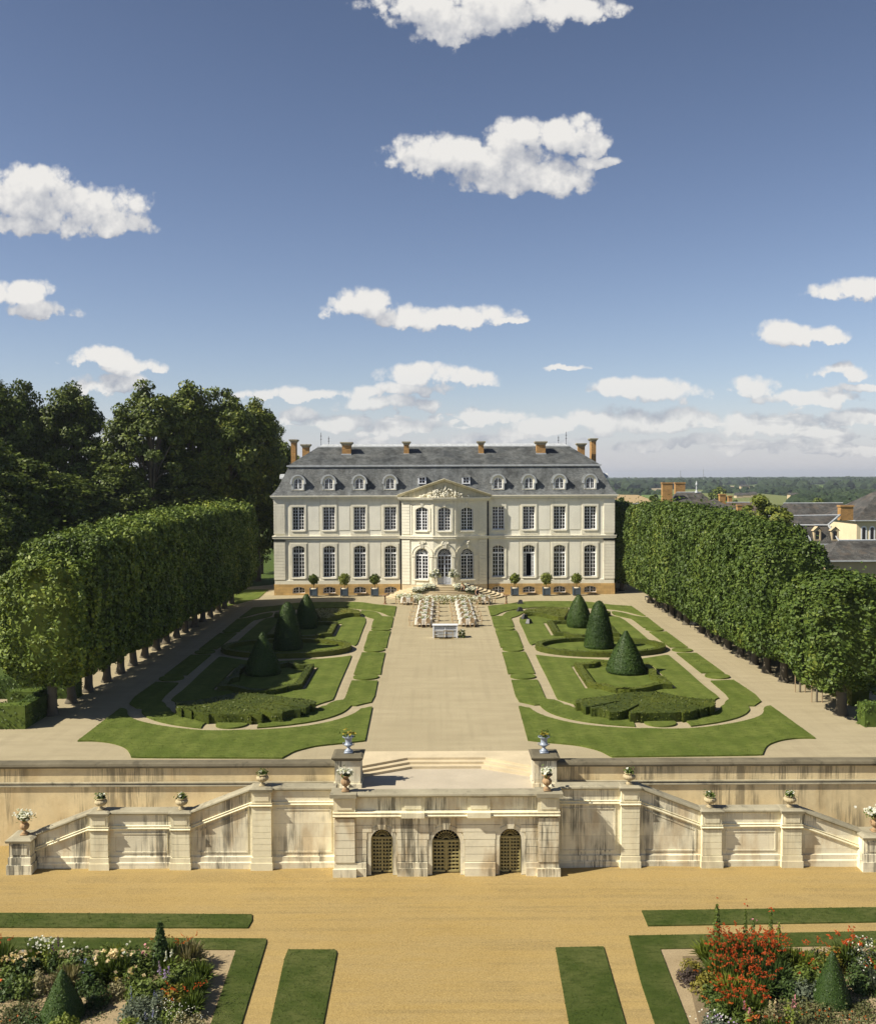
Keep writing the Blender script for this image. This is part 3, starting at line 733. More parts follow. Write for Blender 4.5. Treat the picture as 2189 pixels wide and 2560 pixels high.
# lower garden lawns
LG = dict(L=(0, 2180, .5079), R=(1289, 2180, .5079))
def sl(spec, z=ZL + .055):
    out = []; k = None
    for it in spec:
        if isinstance(it, str): k = LG[it]; continue
        p = ground(k[0] + it[0] * k[2], k[1] + it[1] * k[2], z); out.append((p.x, p.y))
    return out
def ext(pts, i, j, L=9):                              # carry an edge on beyond the frame
    a, b_ = Vector(pts[i]), Vector(pts[j]); d = (b_ - a).normalized(); return tuple(b_ + d * L)
l1 = sl(['L', (-500, 197), (0, 200), (600, 203), (1240, 207), (1241, 237), (1220, 272), (600, 271), (-500, 268)])
q = sl(['L', (1418, 380), (1650, 380), (1658, 395), (1590, 748), (1330, 748), (1400, 425)])
l2 = [q[0], q[1], q[2], ext(q, 2, 3), ext(q, 5, 4), q[5]]
q = sl(['L', (-500, 318), (1310, 326), (1311, 345), (1187, 748), (1037, 748), (1162, 380), (-500, 376)])
l3 = [q[0], q[1], q[2], ext(q, 2, 3), ext(q, 5, 4), q[5], q[6]]
r1 = sl(['R', (618, 188), (1200, 180), (1772, 172), (2300, 165), (2300, 238), (1772, 243), (650, 262)])
q = sl(['R', (195, 370), (430, 365), (540, 748), (262, 748), (228, 560)])
r2 = [q[0], q[1], ext(q, 1, 2), ext(q, 4, 3), q[4]]
q = sl(['R', (555, 312), (1772, 290), (2300, 283), (2300, 348), (708, 376), (852, 748), (685, 748), (615, 540)])
r3 = [q[0], q[1], q[2], q[3], q[4], ext(q, 4, 5), ext(q, 7, 6), q[7]]
for o_ in (l1, l2, l3, r1, r2, r3):
    lawn_obj(o_, ZL - .02, ZL + .055, M['lawn2'], (), 130, .026)
lb = [l3[5], l3[6], (l3[6][0], l3[4][1]), l3[4]]; rb_ = [r3[4], r3[5], (r3[3][0], r3[5][1]), r3[3]]
for o_ in (lb, rb_):
    mb = MB(); mb.prism(o_, ZL - .03, ZL + .014); tag(mb.build('bed_path', M['bedsand']), kind='structure')

# ------------------------------------------------------------------ terrace walls
YB, YW = 41.75, 42.55                    # faces of the grotto block and of the stair walls
XB0, XB1 = -4.67, 5.32
XC = 0.325
PXL, PXR = onY(845, 1960, 45.3).x, onY(1384, 1960, 45.3).x; ZC = onY(1000, 1899, 45.6).z; ZS = onY(1000, 1964, 45.25).z
# retaining wall, one each side of the steps
for sgn, xa, xb, sid in ((-1, -46, PXL, 'left'), (1, PXR, 46, 'right')):
    t_ = thing('retaining_wall', f'long stained sandy retaining wall of the terrace, {sid} of the steps', 'wall', ((xa + xb) / 2, 45.3, ZL), group='retaining walls')
    o = (t_.location.x, t_.location.y, t_.location.z)
    mb = MB(); mb.box(xa - o[0], xb - o[0], 0, .42, 0, -ZL + ZC - .25); mb.build('wall_face', M['wall'], t_)
    mb = MB(); mb.sweep([(-.10, 0), (-.10, .05), (-.03, .10), (-.02, .14), (-.10, .15), (-.10, .20), (0, .22), (.02, 0)], [(xa - o[0], 0, ZS - ZL), (xb - o[0], 0, ZS - ZL)]); mb.build('string_course', M['coping'], t_)
    mb = MB(); mb.sweep([(-.13, 0), (-.16, .10), (-.12, .20), (.0, .25), (.42, .25), (.52, .18), (.52, 0)], [(xa - o[0] + (xb - xa) * i / 40, 0, -ZL + ZC - .25 + random.uniform(-.008, .008)) for i in range(41)]); mb.build('coping', M['mossy'], t_)
# upper pedestals with blue urns
PED = []
for sid, pl, pr, cl, cr in (('left', 837, 901, 828, 908), ('right', 1334, 1391, 1321, 1399)):
    x0, x1 = onY(pl, 1960, 44.8).x, onY(pr, 1960, 44.8).x; zc = onY((cl + cr) / 2, 1893, 44.7).z
    xm = (x0 + x1) / 2
    t_ = thing('pedestal', f'tall square stone pedestal with dark cap on the {sid} of the terrace steps', 'pedestal', (xm, 45.4, -.36), group='urn pedestals')
    hw = (x1 - x0) / 2; h = zc + .36
    mb = MB(); mb.box(-hw - .06, hw + .06, -.66, .66, 0, .2); mb.box(-hw, hw, -.6, .6, .2, h - .2); mb.build('shaft', M['wallstone'], t_)
    mb = MB(); mb.box(-hw - .05, hw + .05, -.65, .65, h - .2, h - .13); mb.frus(-hw - .12, hw + .12, -.72, .72, h - .13, -hw - .15, hw + .15, -.75, .75, h - .04); mb.frus(-hw - .15, hw + .15, -.75, .75, h - .04, -hw - .02, hw + .02, -.6, .6, h + .02); mb.build('cap', M['mossy'], t_)
    PED.append((xm, 45.4, zc + .02))
# landing and its three splayed steps
mb = MB(); mb.prism([(XB0 + .3, YB + .5), (XB1 - .3, YB + .5), (XB1 - .3, 45.2), (5.0, 45.2), (5.0, 48.6), (-4.3, 48.6), (-4.3, 45.2), (XB0 + .3, 45.2)], -.9, -.36)
mb.prism([(PXL - .3, 45.7), (PXR + .3, 45.7), (PXR + .3, 45.72), (PXL - .3, 45.72)], -3.3, -.9)
tag(mb.build('landing', M['landing']), kind='structure')
t_ = thing('terrace_steps', 'three shallow pale stone steps splayed in plan above the landing', 'steps', (XC, 47.5, -.36))
xe0, xe1 = PED[0][0] + .55, PED[1][0] - .50
cx0, cx1 = onY(1017, 1893, 48.4).x, onY(1213, 1892, 48.4).x
for k in range(3):
    zt = -.12 * k; s_ = .36 * k
    pts = [(xe0 - .3, 46.95 - s_), (xe0, 47.1 - s_), (cx0 + s_ * .35, 48.45 - s_), (cx1 - s_ * .35, 48.45 - s_), (xe1, 47.1 - s_), (xe1 + .3, 46.95 - s_), (xe1 + .3, 49.6), (xe0 - .3, 49.6)]
    mb = MB(); mb.prism([(x - XC, y - 47.5) for x, y in pts], -.2, zt + .36 - .002 * (k == 0) + .004)
    mb.build('step', M['step'], t_)
# grotto block
t_ = thing('grotto_wall', 'projecting rusticated block under the landing with three arched gates', 'wall', (XC, YB, ZL))
def L(x, z): return (x - XC, z - ZL)
Y_ = 41.85
gates = []
for (a, b_, top, lab) in ((929, 981, 2071, 'left'), (1081, 1149, 2071, 'centre'), (1249, 1301, 2069, 'right')):
    p0, p1 = onY(a, 2150, Y_), onY(b_, 2150, Y_); gates.append(((p0.x + p1.x) / 2 - XC, (p1.x - p0.x) / 2 + .02, onY((a + b_) / 2, top, Y_).z - ZL, lab))
def arch(cx, hw, top, base=0.0, n=14, rise=None):
    rise = hw if rise is None else rise
    return [(cx - hw, base), (cx + hw, base)] + [(cx + hw * math.cos(PI * i / n), top - rise + rise * math.sin(PI * i / n)) for i in range(n + 1)]
holes = [arch(g_[0], g_[1], g_[2], -.08) for g_ in gates]
hb = -ZL + .45 - .16
mb = MB(); mb.plate([(XB0 - XC, -.2), (XB1 - XC, -.2), (XB1 - XC, hb), (XB0 - XC, hb)], 0, .5, holes)
mb.box(XB0 - XC, XB0 - XC + .4, .5, 3, 0, hb - .4); mb.box(XB1 - XC - .4, XB1 - XC, .5, 3, 0, hb - .4)
mb.build('wall_body', M['ashlar'], t_)
mb = MB()                                              # rustication courses with open joints
ch = .345
zb = 2.62
def courses(x0, x1, z0, z1, dpt, n):
    for k in range(n):
        a, b_ = z0 + (z1 - z0) * k / n + .012, z0 + (z1 - z0) * (k + 1) / n - .012
        iv = [(x0, x1)]
        for gx_, hw, top, _ in gates:
            zm = (a + b_) / 2; sp = top - hw; rr = hw + .20
            e = rr if zm < sp else (math.sqrt(max(0, rr * rr - (zm - sp) ** 2)))
            if e <= 0: continue
            nv = []
            for (u0, u1) in iv:
                if u1 <= gx_ - e or u0 >= gx_ + e: nv.append((u0, u1)); continue
                if u0 < gx_ - e: nv.append((u0, gx_ - e))
                if u1 > gx_ + e: nv.append((gx_ + e, u1))
            iv = nv
        for (u0, u1) in iv:
            if u1 - u0 > .05: mb.box(u0 + .004, u1 - .004, -dpt, .01, a, b_)
pw = .95
courses(XB0 - XC + pw, XB1 - XC - pw, .62, zb, .05, 6)
courses(XB0 - XC, XB0 - XC + pw - .03, .62, zb, .16, 6); courses(XB1 - XC - pw + .03, XB1 - XC, .62, zb, .16, 6)
for gx_, hw, top, _ in gates:
    for z0, z1, d_ in ((0, .3, .2), (.31, .6, .14)):
        pass
def plin(x0, x1, z0, z1, dpt):
    iv = [(x0, x1)]
    for gx_, hw, top, _ in gates:
        e = hw + .20; nv = []
        for (u0, u1) in iv:
            if u1 <= gx_ - e or u0 >= gx_ + e: nv.append((u0, u1)); continue
            if u0 < gx_ - e: nv.append((u0, gx_ - e))
            if u1 > gx_ + e: nv.append((gx_ + e, u1))
        iv = nv
    for (u0, u1) in iv:
        if u1 - u0 > .05: mb.box(u0, u1, -dpt, .01, z0, z1)
plin(XB0 - XC - .03, XB1 - XC + .03, 0, .36, .17); plin(XB0 - XC - .01, XB1 - XC + .01, .365, .60, .12)
mb.box(XB0 - XC - .06, XB0 - XC + pw + .03, -.27, -.165, 0, .36); mb.box(XB1 - XC - pw - .03, XB1 - XC + .06, -.27, -.165, 0, .36)
mb.build('rustication', M['ashlar'], t_)
mb = MB()                                              # parapet: string course, dies, panels
mb.sweep([(-.02, 0), (-.24, .02), (-.26, .08), (-.20, .12), (-.20, .18), (-.24, .22), (-.10, .26), (.02, .26)], [(XB0 - XC - .05, 0, zb + .05), (XB1 - XC + .05, 0, zb + .05)])
for x0, x1 in ((XB0 - XC - .02, XB0 - XC + pw), (XB1 - XC - pw, XB1 - XC + .02)): mb.box(x0, x1, -.17, .01, zb + .31, hb)
for c_ in (onY(1032, 2000, YB).x - XC, onY(1196, 2000, YB).x - XC):
    mb.box(c_ - .5, c_ + .5, -.09, .01, zb + .31, hb); mb.box(c_ - .38, c_ + .38, -.12, -.085, zb + .40, hb - .07)
    mb.box(c_ - .52, c_ + .52, -.32, -.2, zb + .06, zb + .29)
for x0, x1 in ((XB0 - XC + .12, XB0 - XC + pw - .14), (XB1 - XC - pw + .14, XB1 - XC - .12)): mb.box(x0, x1, -.2, -.165, zb + .40, hb - .07)
mb.build('parapet', M['parapet'], t_)
mb = MB(); mb.sweep([(-.22, 0), (-.28, .07), (-.26, .14), (.0, .17), (.42, .17), (.50, .1), (.50, 0)], [(XB0 - XC - .1 + (XB1 - XB0 + .2) * i / 20, 0, hb + random.uniform(-.004, .004)) for i in range(21)])
for x0, x1 in ((XB0 - XC - .16, XB0 - XC + pw + .06), (XB1 - XC - pw - .06, XB1 - XC + .16)): mb.box(x0, x1, -.36, .6, hb + .005, hb + .175)
mb.build('coping', M['coping'], t_)
for gx_, hw, top, lab in gates:                        # arch rings and keystones
    mb = MB(); n = 15
    o_ = [(gx_ + (hw + .19) * math.cos(PI * i / n), top - hw + (hw + .19) * math.sin(PI * i / n)) for i in range(n + 1)]
    i_ = [(gx_ + (hw + .0) * math.cos(PI * i / n), top - hw + (hw + .0) * math.sin(PI * i / n)) for i in range(n + 1)]
    mb.plate([(gx_ + hw + .19, .02)] + o_ + [(gx_ - hw - .19, .02), (gx_ - hw, .02)] + i_[::-1] + [(gx_ + hw, .02)], -.03, .3)
    mb.build('arch_ring', M['wallstone'], t_)
    mb = MB(); mb.plate([(gx_ - .13, top + .03), (gx_ + .13, top + .03), (gx_ + .24, zb + .04), (gx_ - .24, zb + .04)], -.12 - .02 * (lab == 'centre'), .02)
    mb.build('keystone', M['ashlar'], t_)
    gt = MB()                                           # wooden lattice gate
    sp = top - hw; y0 = .27
    for i in range(int(2 * hw / .16) + 1):
        x = -hw + .05 + i * (2 * hw - .1) / int(2 * hw / .16); gt.box(gx_ + x - .034, gx_ + x + .034, y0, y0 + .03, .06, sp)
    nz_ = int(sp / .16)
    for i in range(nz_ + 1):
        z = .1 + i * (sp - .1) / nz_; gt.box(gx_ - hw, gx_ + hw, y0 - .032, y0 - .002, z - .034, z + .034)
    gt.box(gx_ - hw, gx_ - hw + .07, y0 - .05, y0 + .05, .05, sp); gt.box(gx_ + hw - .07, gx_ + hw, y0 - .05, y0 + .05, .05, sp)
    gt.box(gx_ - hw, gx_ + hw, y0 - .06, y0 + .05, sp - .04, sp + .05); gt.box(gx_ - .045, gx_ + .045, y0 - .055, y0 + .04, .05, sp - .05)
    gt.box(gx_ - hw + .07, gx_ + hw - .07, y0 - .055, y0 + .04, .05, .13)
    g0 = gt.build('gate', M['lattice'], t_)
    fn = MB()
    for i in range(11):
        a = PI * (i + .5) / 11; fn.tube([(gx_ + .12 * math.cos(a), y0, sp + .05 + .12 * math.sin(a)), (gx_ + (hw - .02) * math.cos(a), y0, sp + (hw - .02) * math.sin(a))], .013, 5)
    for rr in (.14, hw * .62, hw - .03): fn.tube([(gx_ + rr * math.cos(PI * i / 18), y0, sp + .05 + (rr - .03) * math.sin(PI * i / 18)) for i in range(19)], .016, 5)
    fn.build('fanlight_grille', M['lattice'], g0)
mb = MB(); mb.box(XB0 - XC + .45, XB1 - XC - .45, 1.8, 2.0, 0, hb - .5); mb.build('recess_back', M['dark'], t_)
# stair walls
Z1, Z2, Z3 = .45, -.63, -1.68
for sgn, sid in ((-1, 'left'), (1, 'right')):
    if sgn < 0: Cx, Bx, Ax, xe, xs_ = (-8.47, -7.6), (-12.14, -11.3), (-15.8, -15.0), -18.55, XB0
    else: Cx, Bx, Ax, xe, xs_ = (8.23, 9.06), (11.9, 12.78), (15.53, 16.4), 19.25, XB1
    t_ = thing('stair_wall', f'stepped stone wall of the {sid} garden stair with piers and sloping parapet', 'wall', (xs_, YW, ZL), group='garden stair walls')
    X = lambda x: x - xs_
    ci, co = (Cx[0], Cx[1]) if sgn < 0 else (Cx[1], Cx[0])          # outer / inner edge of pier C
    bi, bo = (Bx[1], Bx[0]) if sgn < 0 else (Bx[0], Bx[1])          # inner / outer edge of pier B
    ai, ao = (Ax[1], Ax[0]) if sgn < 0 else (Ax[0], Ax[1])
    line = [(X(xs_), Z1 - ZL), (X(ci), Z1 - ZL), (X(bi), Z2 - ZL), (X(ao), Z2 - ZL), (X(xe), Z3 - ZL)]
    mb = MB(); mb.plate([(0, 0)] + [(x, z - .15) for x, z in line] + [(X(xe), 0)], 0, .45, back=True); mb.build('wall_body', M['wallstone'], t_)
    mb = MB()
    mb.sweep([(-.10, 0), (-.14, .06), (-.12, .12), (.0, .16), (.48, .16), (.55, .1), (.55, 0)], [(x, 0, z - .15) for x, z in line]); mb.build('coping', M['coping'], t_)
    mb = MB(); mb.sweep([(.01, 0), (-.09, .02), (-.11, .07), (-.05, .11), (-.05, .15), (-.08, .18), (.01, .2)], [(x, 0, z - .86) for x, z in line]); mb.build('string_course', M['parapet'], t_)
    mb = MB(); mb.sweep([(.01, 0), (-.12, 0), (-.12, .30), (-.07, .33), (-.07, .55), (.01, .58)], [(0, 0, 0), (X(xe), 0, 0)]); mb.build('plinth', M['wallstone'], t_)
    # sunk panels
    def frame(pts):
        c_ = (sum(p[0] for p in pts) / len(pts), sum(p[1] for p in pts) / len(pts))
        inn = []
        n = len(pts)
        for p in pts:
            v_ = Vector((c_[0] - p[0], c_[1] - p[1])); inn.append((p[0] + math.copysign(.07, v_.x), p[1] + math.copysign(.07, v_.y)))
        m_ = MB(); m_.plate(pts, -.03, .01, [inn]); return m_
    pans = []
    def pan(xa, xb):
        a, b_ = X(xa), X(xb)
        def zt(x):
            for (x0, z0), (x1, z1) in zip(line, line[1:]):
                if min(x0, x1) - 1e-6 <= x <= max(x0, x1) + 1e-6: return z0 + (z1 - z0) * (x - x0) / (x1 - x0) - 1.0
        pans.append(frame([(a, .72), (b_, .72), (b_, zt(b_)), (a, zt(a))]))
    e_ = .22 * sgn
    pan(xs_ + e_, co - e_); pan(ci + e_, bi - e_); pan(bo + e_, ai - e_)
    o_ = pans[0]
    for q_ in pans[1:]: o_.add(q_.v, q_.f)
    o_.build('panel_frame', M['wallstone'], t_)
    for nm, (x0, x1), zt in (('pier', Cx, Z1), ('pier', Bx, Z2), ('pier', Ax, Z2)):
        H = zt - ZL; mb = MB(); x0, x1 = X(x0), X(x1)
        mb.box(x0 - .06, x1 + .06, -.30, .02, 0, .34); mb.box(x0 - .03, x1 + .03, -.26, .02, .345, .58)
        n = max(3, round((H - .9 - .6) / .3)); hh = (H - .88 - .6) / n
        for k in range(n): mb.box(x0, x1, -.22, .02, .6 + k * hh + .012, .6 + (k + 1) * hh - .012)
        mb.box(x0 + .02, x1 - .02, -.2, .02, .6, H - .9)
        mb.sweep([(.01, 0), (-.26, .02), (-.30, .08), (-.24, .12), (-.24, .16), (-.27, .2), (.01, .21)], [(x0 - .05, 0, H - .87), (x1 + .05, 0, H - .87)])
        mb.box(x0, x1, -.22, .46, H - .65, H - .155); mb.box(x0 + .1, x1 - .1, -.245, -.2, H - .57, H - .22)
        p_ = mb.build(nm, M['parapet'], t_)
        mb = MB(); mb.frus(x0 - .07, x1 + .07, -.32, .56, H - .152, x0 - .1, x1 + .1, -.35, .59, H - .02); mb.frus(x0 - .1, x1 + .1, -.35, .59, H - .02, x0 + .02, x1 - .02, -.22, .46, H + .025)
        mb.build('pier_cap', M['coping'], p_)
    # end pedestal standing square in front
    mb = MB(); x0, x1 = (xe - .75, xe + .18) if sgn < 0 else (xe - .18, xe + .95); x0, x1 = X(x0), X(x1); H = Z3 - ZL
    mb.box(x0 - .1, x1 + .1, -.72, .5, 0, .45); mb.box(x0 - .04, x1 + .04, -.66, .5, .455, .78); mb.box(x0, x1, -.6, .5, .78, H - .16); mb.box(x0 + .12, x1 - .12, -.63, -.59, .9, H - .28)
    p_ = mb.build('end_pier', M['wallstone'], t_)
    mb = MB(); mb.frus(x0 - .1, x1 + .1, -.72, .6, H - .158, x0 - .13, x1 + .13, -.75, .63, H - .05); mb.frus(x0 - .13, x1 + .13, -.75, .63, H - .05, x0 + .05, x1 - .05, -.5, .4, H + .02)
    mb.build('pier_cap', M['coping'], p_)
    # the flights behind the parapet
    st = thing('garden_stair', f'stone flights and half landing behind the {sid} stair wall', 'stair', (xs_, YW, ZL), group='garden stairs')
    mb = MB(); d0, d1 = YW + .55 - YW, 45.3 - YW
    prof = [(X(xs_) - .1 * sgn, 2.94), (X(ci), 2.94)]
    n = 7
    for k in range(n):
        x = X(ci) + (X(bi) - X(ci)) * k / n; z = 2.94 - 1.10 * (k + 1) / n; prof += [(x, z), (X(ci) + (X(bi) - X(ci)) * (k + 1) / n, z)]
    prof += [(X(ao), prof[-1][1])]
    z0 = prof[-1][1]
    xn = X(xe) - 1.2 * -sgn
    for k in range(11):
        x = X(ao) + (xn - X(ao)) * k / 11; z = z0 - (z0 - .05) * (k + 1) / 11; prof += [(x, z), (X(ao) + (xn - X(ao)) * (k + 1) / 11, z)]
    mb.plate(prof + [(prof[-1][0], -.02), (prof[0][0], -.02)], d0, d1, back=True); mb.build('treads', M['landing'], st)

# ---- urns
def urn_squat():
    mb = MB()
    mb.box(-.13, .13, -.13, .13, 0, .05); mb.lathe([(.11, .05), (.12, .08), (.05, .12), (.05, .16), (.09, .18)], n=16)
    mb.lathe([(.08, .17), (.16, .20), (.24, .27), (.27, .34), (.25, .40), (.19, .44)], n=40, flute=14, famp=.05)
    mb.lathe([(.18, .43), (.18, .47), (.21, .49), (.22, .52), (.18, .53), (.16, .50)], n=20)
    return mb.mesh('body', M['urnstone'], True)
def urn_tall():
    mb = MB()
    mb.box(-.14, .14, -.14, .14, 0, .06); mb.lathe([(.12, .06), (.13, .09), (.06, .14), (.05, .18), (.08, .2)], n=16)
    mb.lathe([(.07, .19), (.12, .23), (.17, .30), (.185, .37), (.15, .44), (.11, .48)], n=32, flute=10, famp=.06)
    mb.lathe([(.11, .47), (.11, .52), (.15, .56), (.21, .60), (.215, .63), (.17, .63), (.14, .58)], n=20)
    return mb.mesh('body', M['urnrust'], True)
def urn_blue():
    mb = MB()
    mb.box(-.21, .21, -.21, .21, 0, .07); mb.lathe([(.19, .07), (.20, .11), (.13, .17), (.07, .23), (.065, .27), (.10, .29), (.08, .31)], n=24)
    mb.lathe([(.08, .30), (.15, .33), (.21, .39), (.225, .43), (.20, .45), (.17, .46), (.165, .60), (.175, .70), (.21, .76), (.30, .80), (.305, .82), (.28, .83), (.25, .80), (.15, .72)], n=28)
    for a in (0, PI): mb.tube([(math.cos(a) * .19, 0, .37), (math.cos(a) * .28, 0, .40), (math.cos(a) * .27, 0, .50), (math.cos(a) * .2, 0, .5)], .022, 6)
    return mb.mesh('body', M['urnblue'], True)
def posy(name, r, h, nl, nf, fcol, label, loc, group='flowers in the terrace urns'):
    t_ = thing(name, label, 'flowers', loc, group=group)
    c = rng.normal(0, 1, (nl, 3)) * np.array([r * .5, r * .5, h * .35]) + np.array([0, 0, h * .45]); c[:, 2] = np.abs(c[:, 2])
    obj('foliage', quads_mesh('foliage', leaf_arrays(c, np.array([0, 0, 1.]) + c, .07, .5, .7), GL['mid']), t_)
    if nf:
        c = rng.normal(0, 1, (nf, 3)) * np.array([r * .55, r * .55, h * .2]) + np.array([0, 0, h * .75])
        v_ = np.concatenate([leaf_arrays(c, c * 0 + np.array([0, -.3, 1.]), .065, .9, .5) for _ in range(3)])
        obj('blossoms', quads_mesh('blossoms', v_, P[fcol]), t_)
    return t_
meS, meT, meB = urn_squat(), urn_tall(), urn_blue()
def urn(me, loc, label, group, s=1.0, rz=0.0):
    o = obj('urn', me, None, loc); o.scale = (s, s, s); o.rotation_euler[2] = rz
    return tag(o, label, 'urn', group)
for (p, sid) in zip(PED, ('left', 'right')):
    urn(meB, p, f'blue-grey Medici urn on the tall {sid} pedestal above the steps', 'blue urns on the pedestals', .96)
    posy('potted_flowers', .26, .3, 90, 12, 'yellow', f'leafy plant with a few pale flowers in the blue urn on the {sid} pedestal', (p[0], p[1], p[2] + .76))
for xx, sid in ((XB0 + .5, 'left'), (XB1 - .5, 'right')):
    urn(meT, (xx, YB + .1, Z1 + .03), f'vase-shaped stone urn on the {sid} corner of the grotto block', 'vase urns', 1.15)
    posy('potted_flowers', .25, .28, 90, 60, 'white', f'white flowers in the vase urn on the {sid} corner of the grotto block', (xx, YB + .1, Z1 + .72))
for sgn, sid in ((-1, 'left'), (1, 'right')):
    for cx_, zt, nm, fl in (((-8.03, 8.65)[sgn > 0], Z1, 'inner', 3), ((-11.72, 12.34)[sgn > 0], Z2, 'middle', 4), ((-15.4, 15.97)[sgn > 0], Z2, 'outer', 9)):
        urn(meS, (cx_, YW + .12, zt + .025), f'squat fluted stone urn on the {nm} pier of the {sid} stair wall', 'squat urns on the stair piers', 1.03, nm == 'middle' and .4 or 0)
        posy('potted_flowers', .20, .2, 170, fl, 'white', f'dark leafy plant in the squat urn on the {nm} pier of the {sid} stair wall', (cx_, YW + .12, zt + .53))
    xx = -18.8 if sgn < 0 else 19.75
    urn(meT, (xx, YW - .1, Z3 + .02), f'vase-shaped urn on the end pier of the {sid} stair wall', 'vase urns', 1.1, 0)
    posy('potted_flowers', .34, .36, 110, 90, 'white', f'bushy white flowers in the urn on the end pier of the {sid} stair wall', (xx, YW - .1, Z3 + .68))
# ------------------------------------------------------------------ the chateau
YF = 116.2; XH = 0.765; HW = 20.85; DEP = 15.0
ch = thing('chateau', 'long two-storey pale stone chateau with slate mansard roof and central pediment', 'chateau', (XH, YF, 0))
FB = 5.2; FX = 1.36
def fo(x):                                             # plan of the canted forebuilding
    a = abs(x)
    return -1.7 if a <= FX else -1.7 + (a - FX) * (1.32 / (FB - FX))
def bend(mb, x0=None):
    mb.v = [(x, y + fo(x), z) for x, y, z in mb.v]; return mb
BAYS = [6.62, 10.38, 14.14, 17.9]
# ---- windows
def win_shape(hw, z0, zs, rise, n=12):
    """opening outline: straight jambs to zs, segmental or round head rising by rise"""
    if rise <= 0: return [(-hw, z0), (hw, z0), (hw, zs), (-hw, zs)]
    r = (hw * hw + rise * rise) / (2 * rise); cz = zs + rise - r; a0 = math.asin(min(1, hw / r))
    return [(-hw, z0), (hw, z0)] + [(r * math.sin(a0 * (1 - 2 * i / n)), cz + r * math.cos(a0 * (1 - 2 * i / n))) for i in range(n + 1)]
def head(hw, zs, rise, x):
    if rise <= 0: return zs
    r = (hw * hw + rise * rise) / (2 * rise); cz = zs + rise - r
    return cz + math.sqrt(max(0, r * r - x * x))
def frame_mesh(hw, z0, zs, rise, rows, cols=4, transom=None, fan=False, open_=False, door=False, bar=.05):
    mb = MB(); o_ = win_shape(hw, z0, zs, rise); f = .09
    i_ = win_shape(hw - f, z0 + f, zs - (f if rise <= 0 else 0), rise - (f if rise > 0 else 0) * .9)
    mb.plate(o_, -.05, .05, [i_])
    zt = transom if transom else None
    top = lambda x: (zt if zt else head(hw - f, zs, max(rise - f * .9, 0), x)) - (.0 if zt else .0)
    zb = z0 + f
    if not open_:
        mb.box(-.075, .075, -.07, .04, zb, top(0) - (.0 if zt else .02))
        if door: zb = z0 + .95
        zr = (zt if zt else zs + rise * .4)
        for s_ in (-1, 1):
            for k in range(1, cols // 2):
                x = s_ * (.075 + (hw - f - .075) * k / (cols // 2)); mb.box(x - bar / 2, x + bar / 2, -.03, .03, zb, top(x) - .01)
            if door:
                xa, xb_ = (.075, hw - f); xa, xb_ = (xa, xb_) if s_ > 0 else (-xb_, -xa)
                mb.box(xa, xb_, -.03, .035, z0 + f, zb); mb.box(xa + .1, xb_ - .1, -.05, -.03, z0 + .22, zb - .12)
        for k in range(1, rows):
            z = zb + (zr - zb) * k / rows; mb.box(-hw + f, hw - f, -.032, .028, z - bar / 2, z + bar / 2)
    else:                                              # both leaves folded inwards
        for s_ in (-1, 1):
            x = s_ * (hw - f - .16); mb.box(x - .16, x + .16, -.02, .02, zb, zb + .1)
            for xx in (x - .14, x + .14, x): mb.box(xx - .03, xx + .03, -.02, .02, zb, zt)
            for k in range(1, rows + 1):
                z = zb + (zt - zb) * k / rows; mb.box(x - .16, x + .16, -.018, .018, z - bar / 2, z + bar / 2)
    if zt:
        mb.box(-hw + .02, hw - .02, -.09, .05, zt - .08, zt + .1)
        if fan:
            cz = zt + .1
            for k in range(1, 9):
                a = PI * k / 9; L_ = (hw - f) * .98
                mb.tube([(.2 * math.cos(a), 0, cz + .2 * math.sin(a)), (L_ * math.cos(a), 0, min(cz + L_ * math.sin(a), head(hw - f, zs, rise - f, L_ * math.cos(a)) if abs(L_ * math.cos(a)) < hw - f else 9e9))], .025, 4)
            for rr in (.24, (hw - f) * .6): mb.tube([(rr * math.cos(PI * k / 12), -.002, cz + rr * math.sin(PI * k / 12)) for k in range(13)], .026, 4)
        else:
            mb.box(-.05, .05, -.04, .04, zt + .1, head(hw - f, zs, rise, 0) - .02)
            for s_ in (-1, 1):
                x = s_ * (hw - f) / 2; mb.box(x - bar / 2, x + bar / 2, -.03, .03, zt + .1, head(hw - f, zs, rise, x) - .03)
            z = zt + .1 + (zs + rise - zt - .1) * .52; mb.box(-hw + f, hw - f, -.028, .028, z - bar / 2, z + bar / 2)
    return mb
def put_window(parent, cx, y, spec, meshes, sill=True, name='window'):
    f_ = obj(name, meshes[0], parent, (cx, y, 0))
    if meshes[1]: obj('pane', meshes[1], f_, (0, 0.0, 0))
    if meshes[2]: obj('sill', meshes[2], f_, (0, 0, 0))
    return f_
def win_set(nm, hw, z0, zs, rise, rows, sillz=True, m='paint', **kw):
    fr = frame_mesh(hw, z0, zs, rise, rows, **kw).mesh(nm, M[m])
    pn = None
    pb = MB()
    if kw.get('open_'):
        pb.plate(win_shape(hw - .02, kw['transom'] + .02, zs, rise), .02, .03)
        for s_ in (-1, 1): pb.box(s_ * (hw - .25) - .15, s_ * (hw - .25) + .15, .0, .006, z0 + .1, kw['transom'] - .05)
    else: pb.plate(win_shape(hw - .02, z0 + .02, zs, rise), .015, .03)
    pn = pb.mesh('pane', M['glass'])
    sl_ = None
    if sillz:
        sb = MB(); sb.frus(-hw - .12, hw + .12, -.42, .0, z0 - .16, -hw - .12, hw + .12, -.38, .0, z0 - .0); sl_ = sb.mesh('sill', M['dressing'])
    return (fr, pn, sl_)
REV = .32
W1 = win_set('window', .74, 8.02, 10.86, 0, 7)
WG = win_set('window', .74, 2.20, 5.80, .30, 6, transom=5.12)
WGo = win_set('window', .74, 2.20, 5.80, .30, 6, transom=5.12, open_=True)
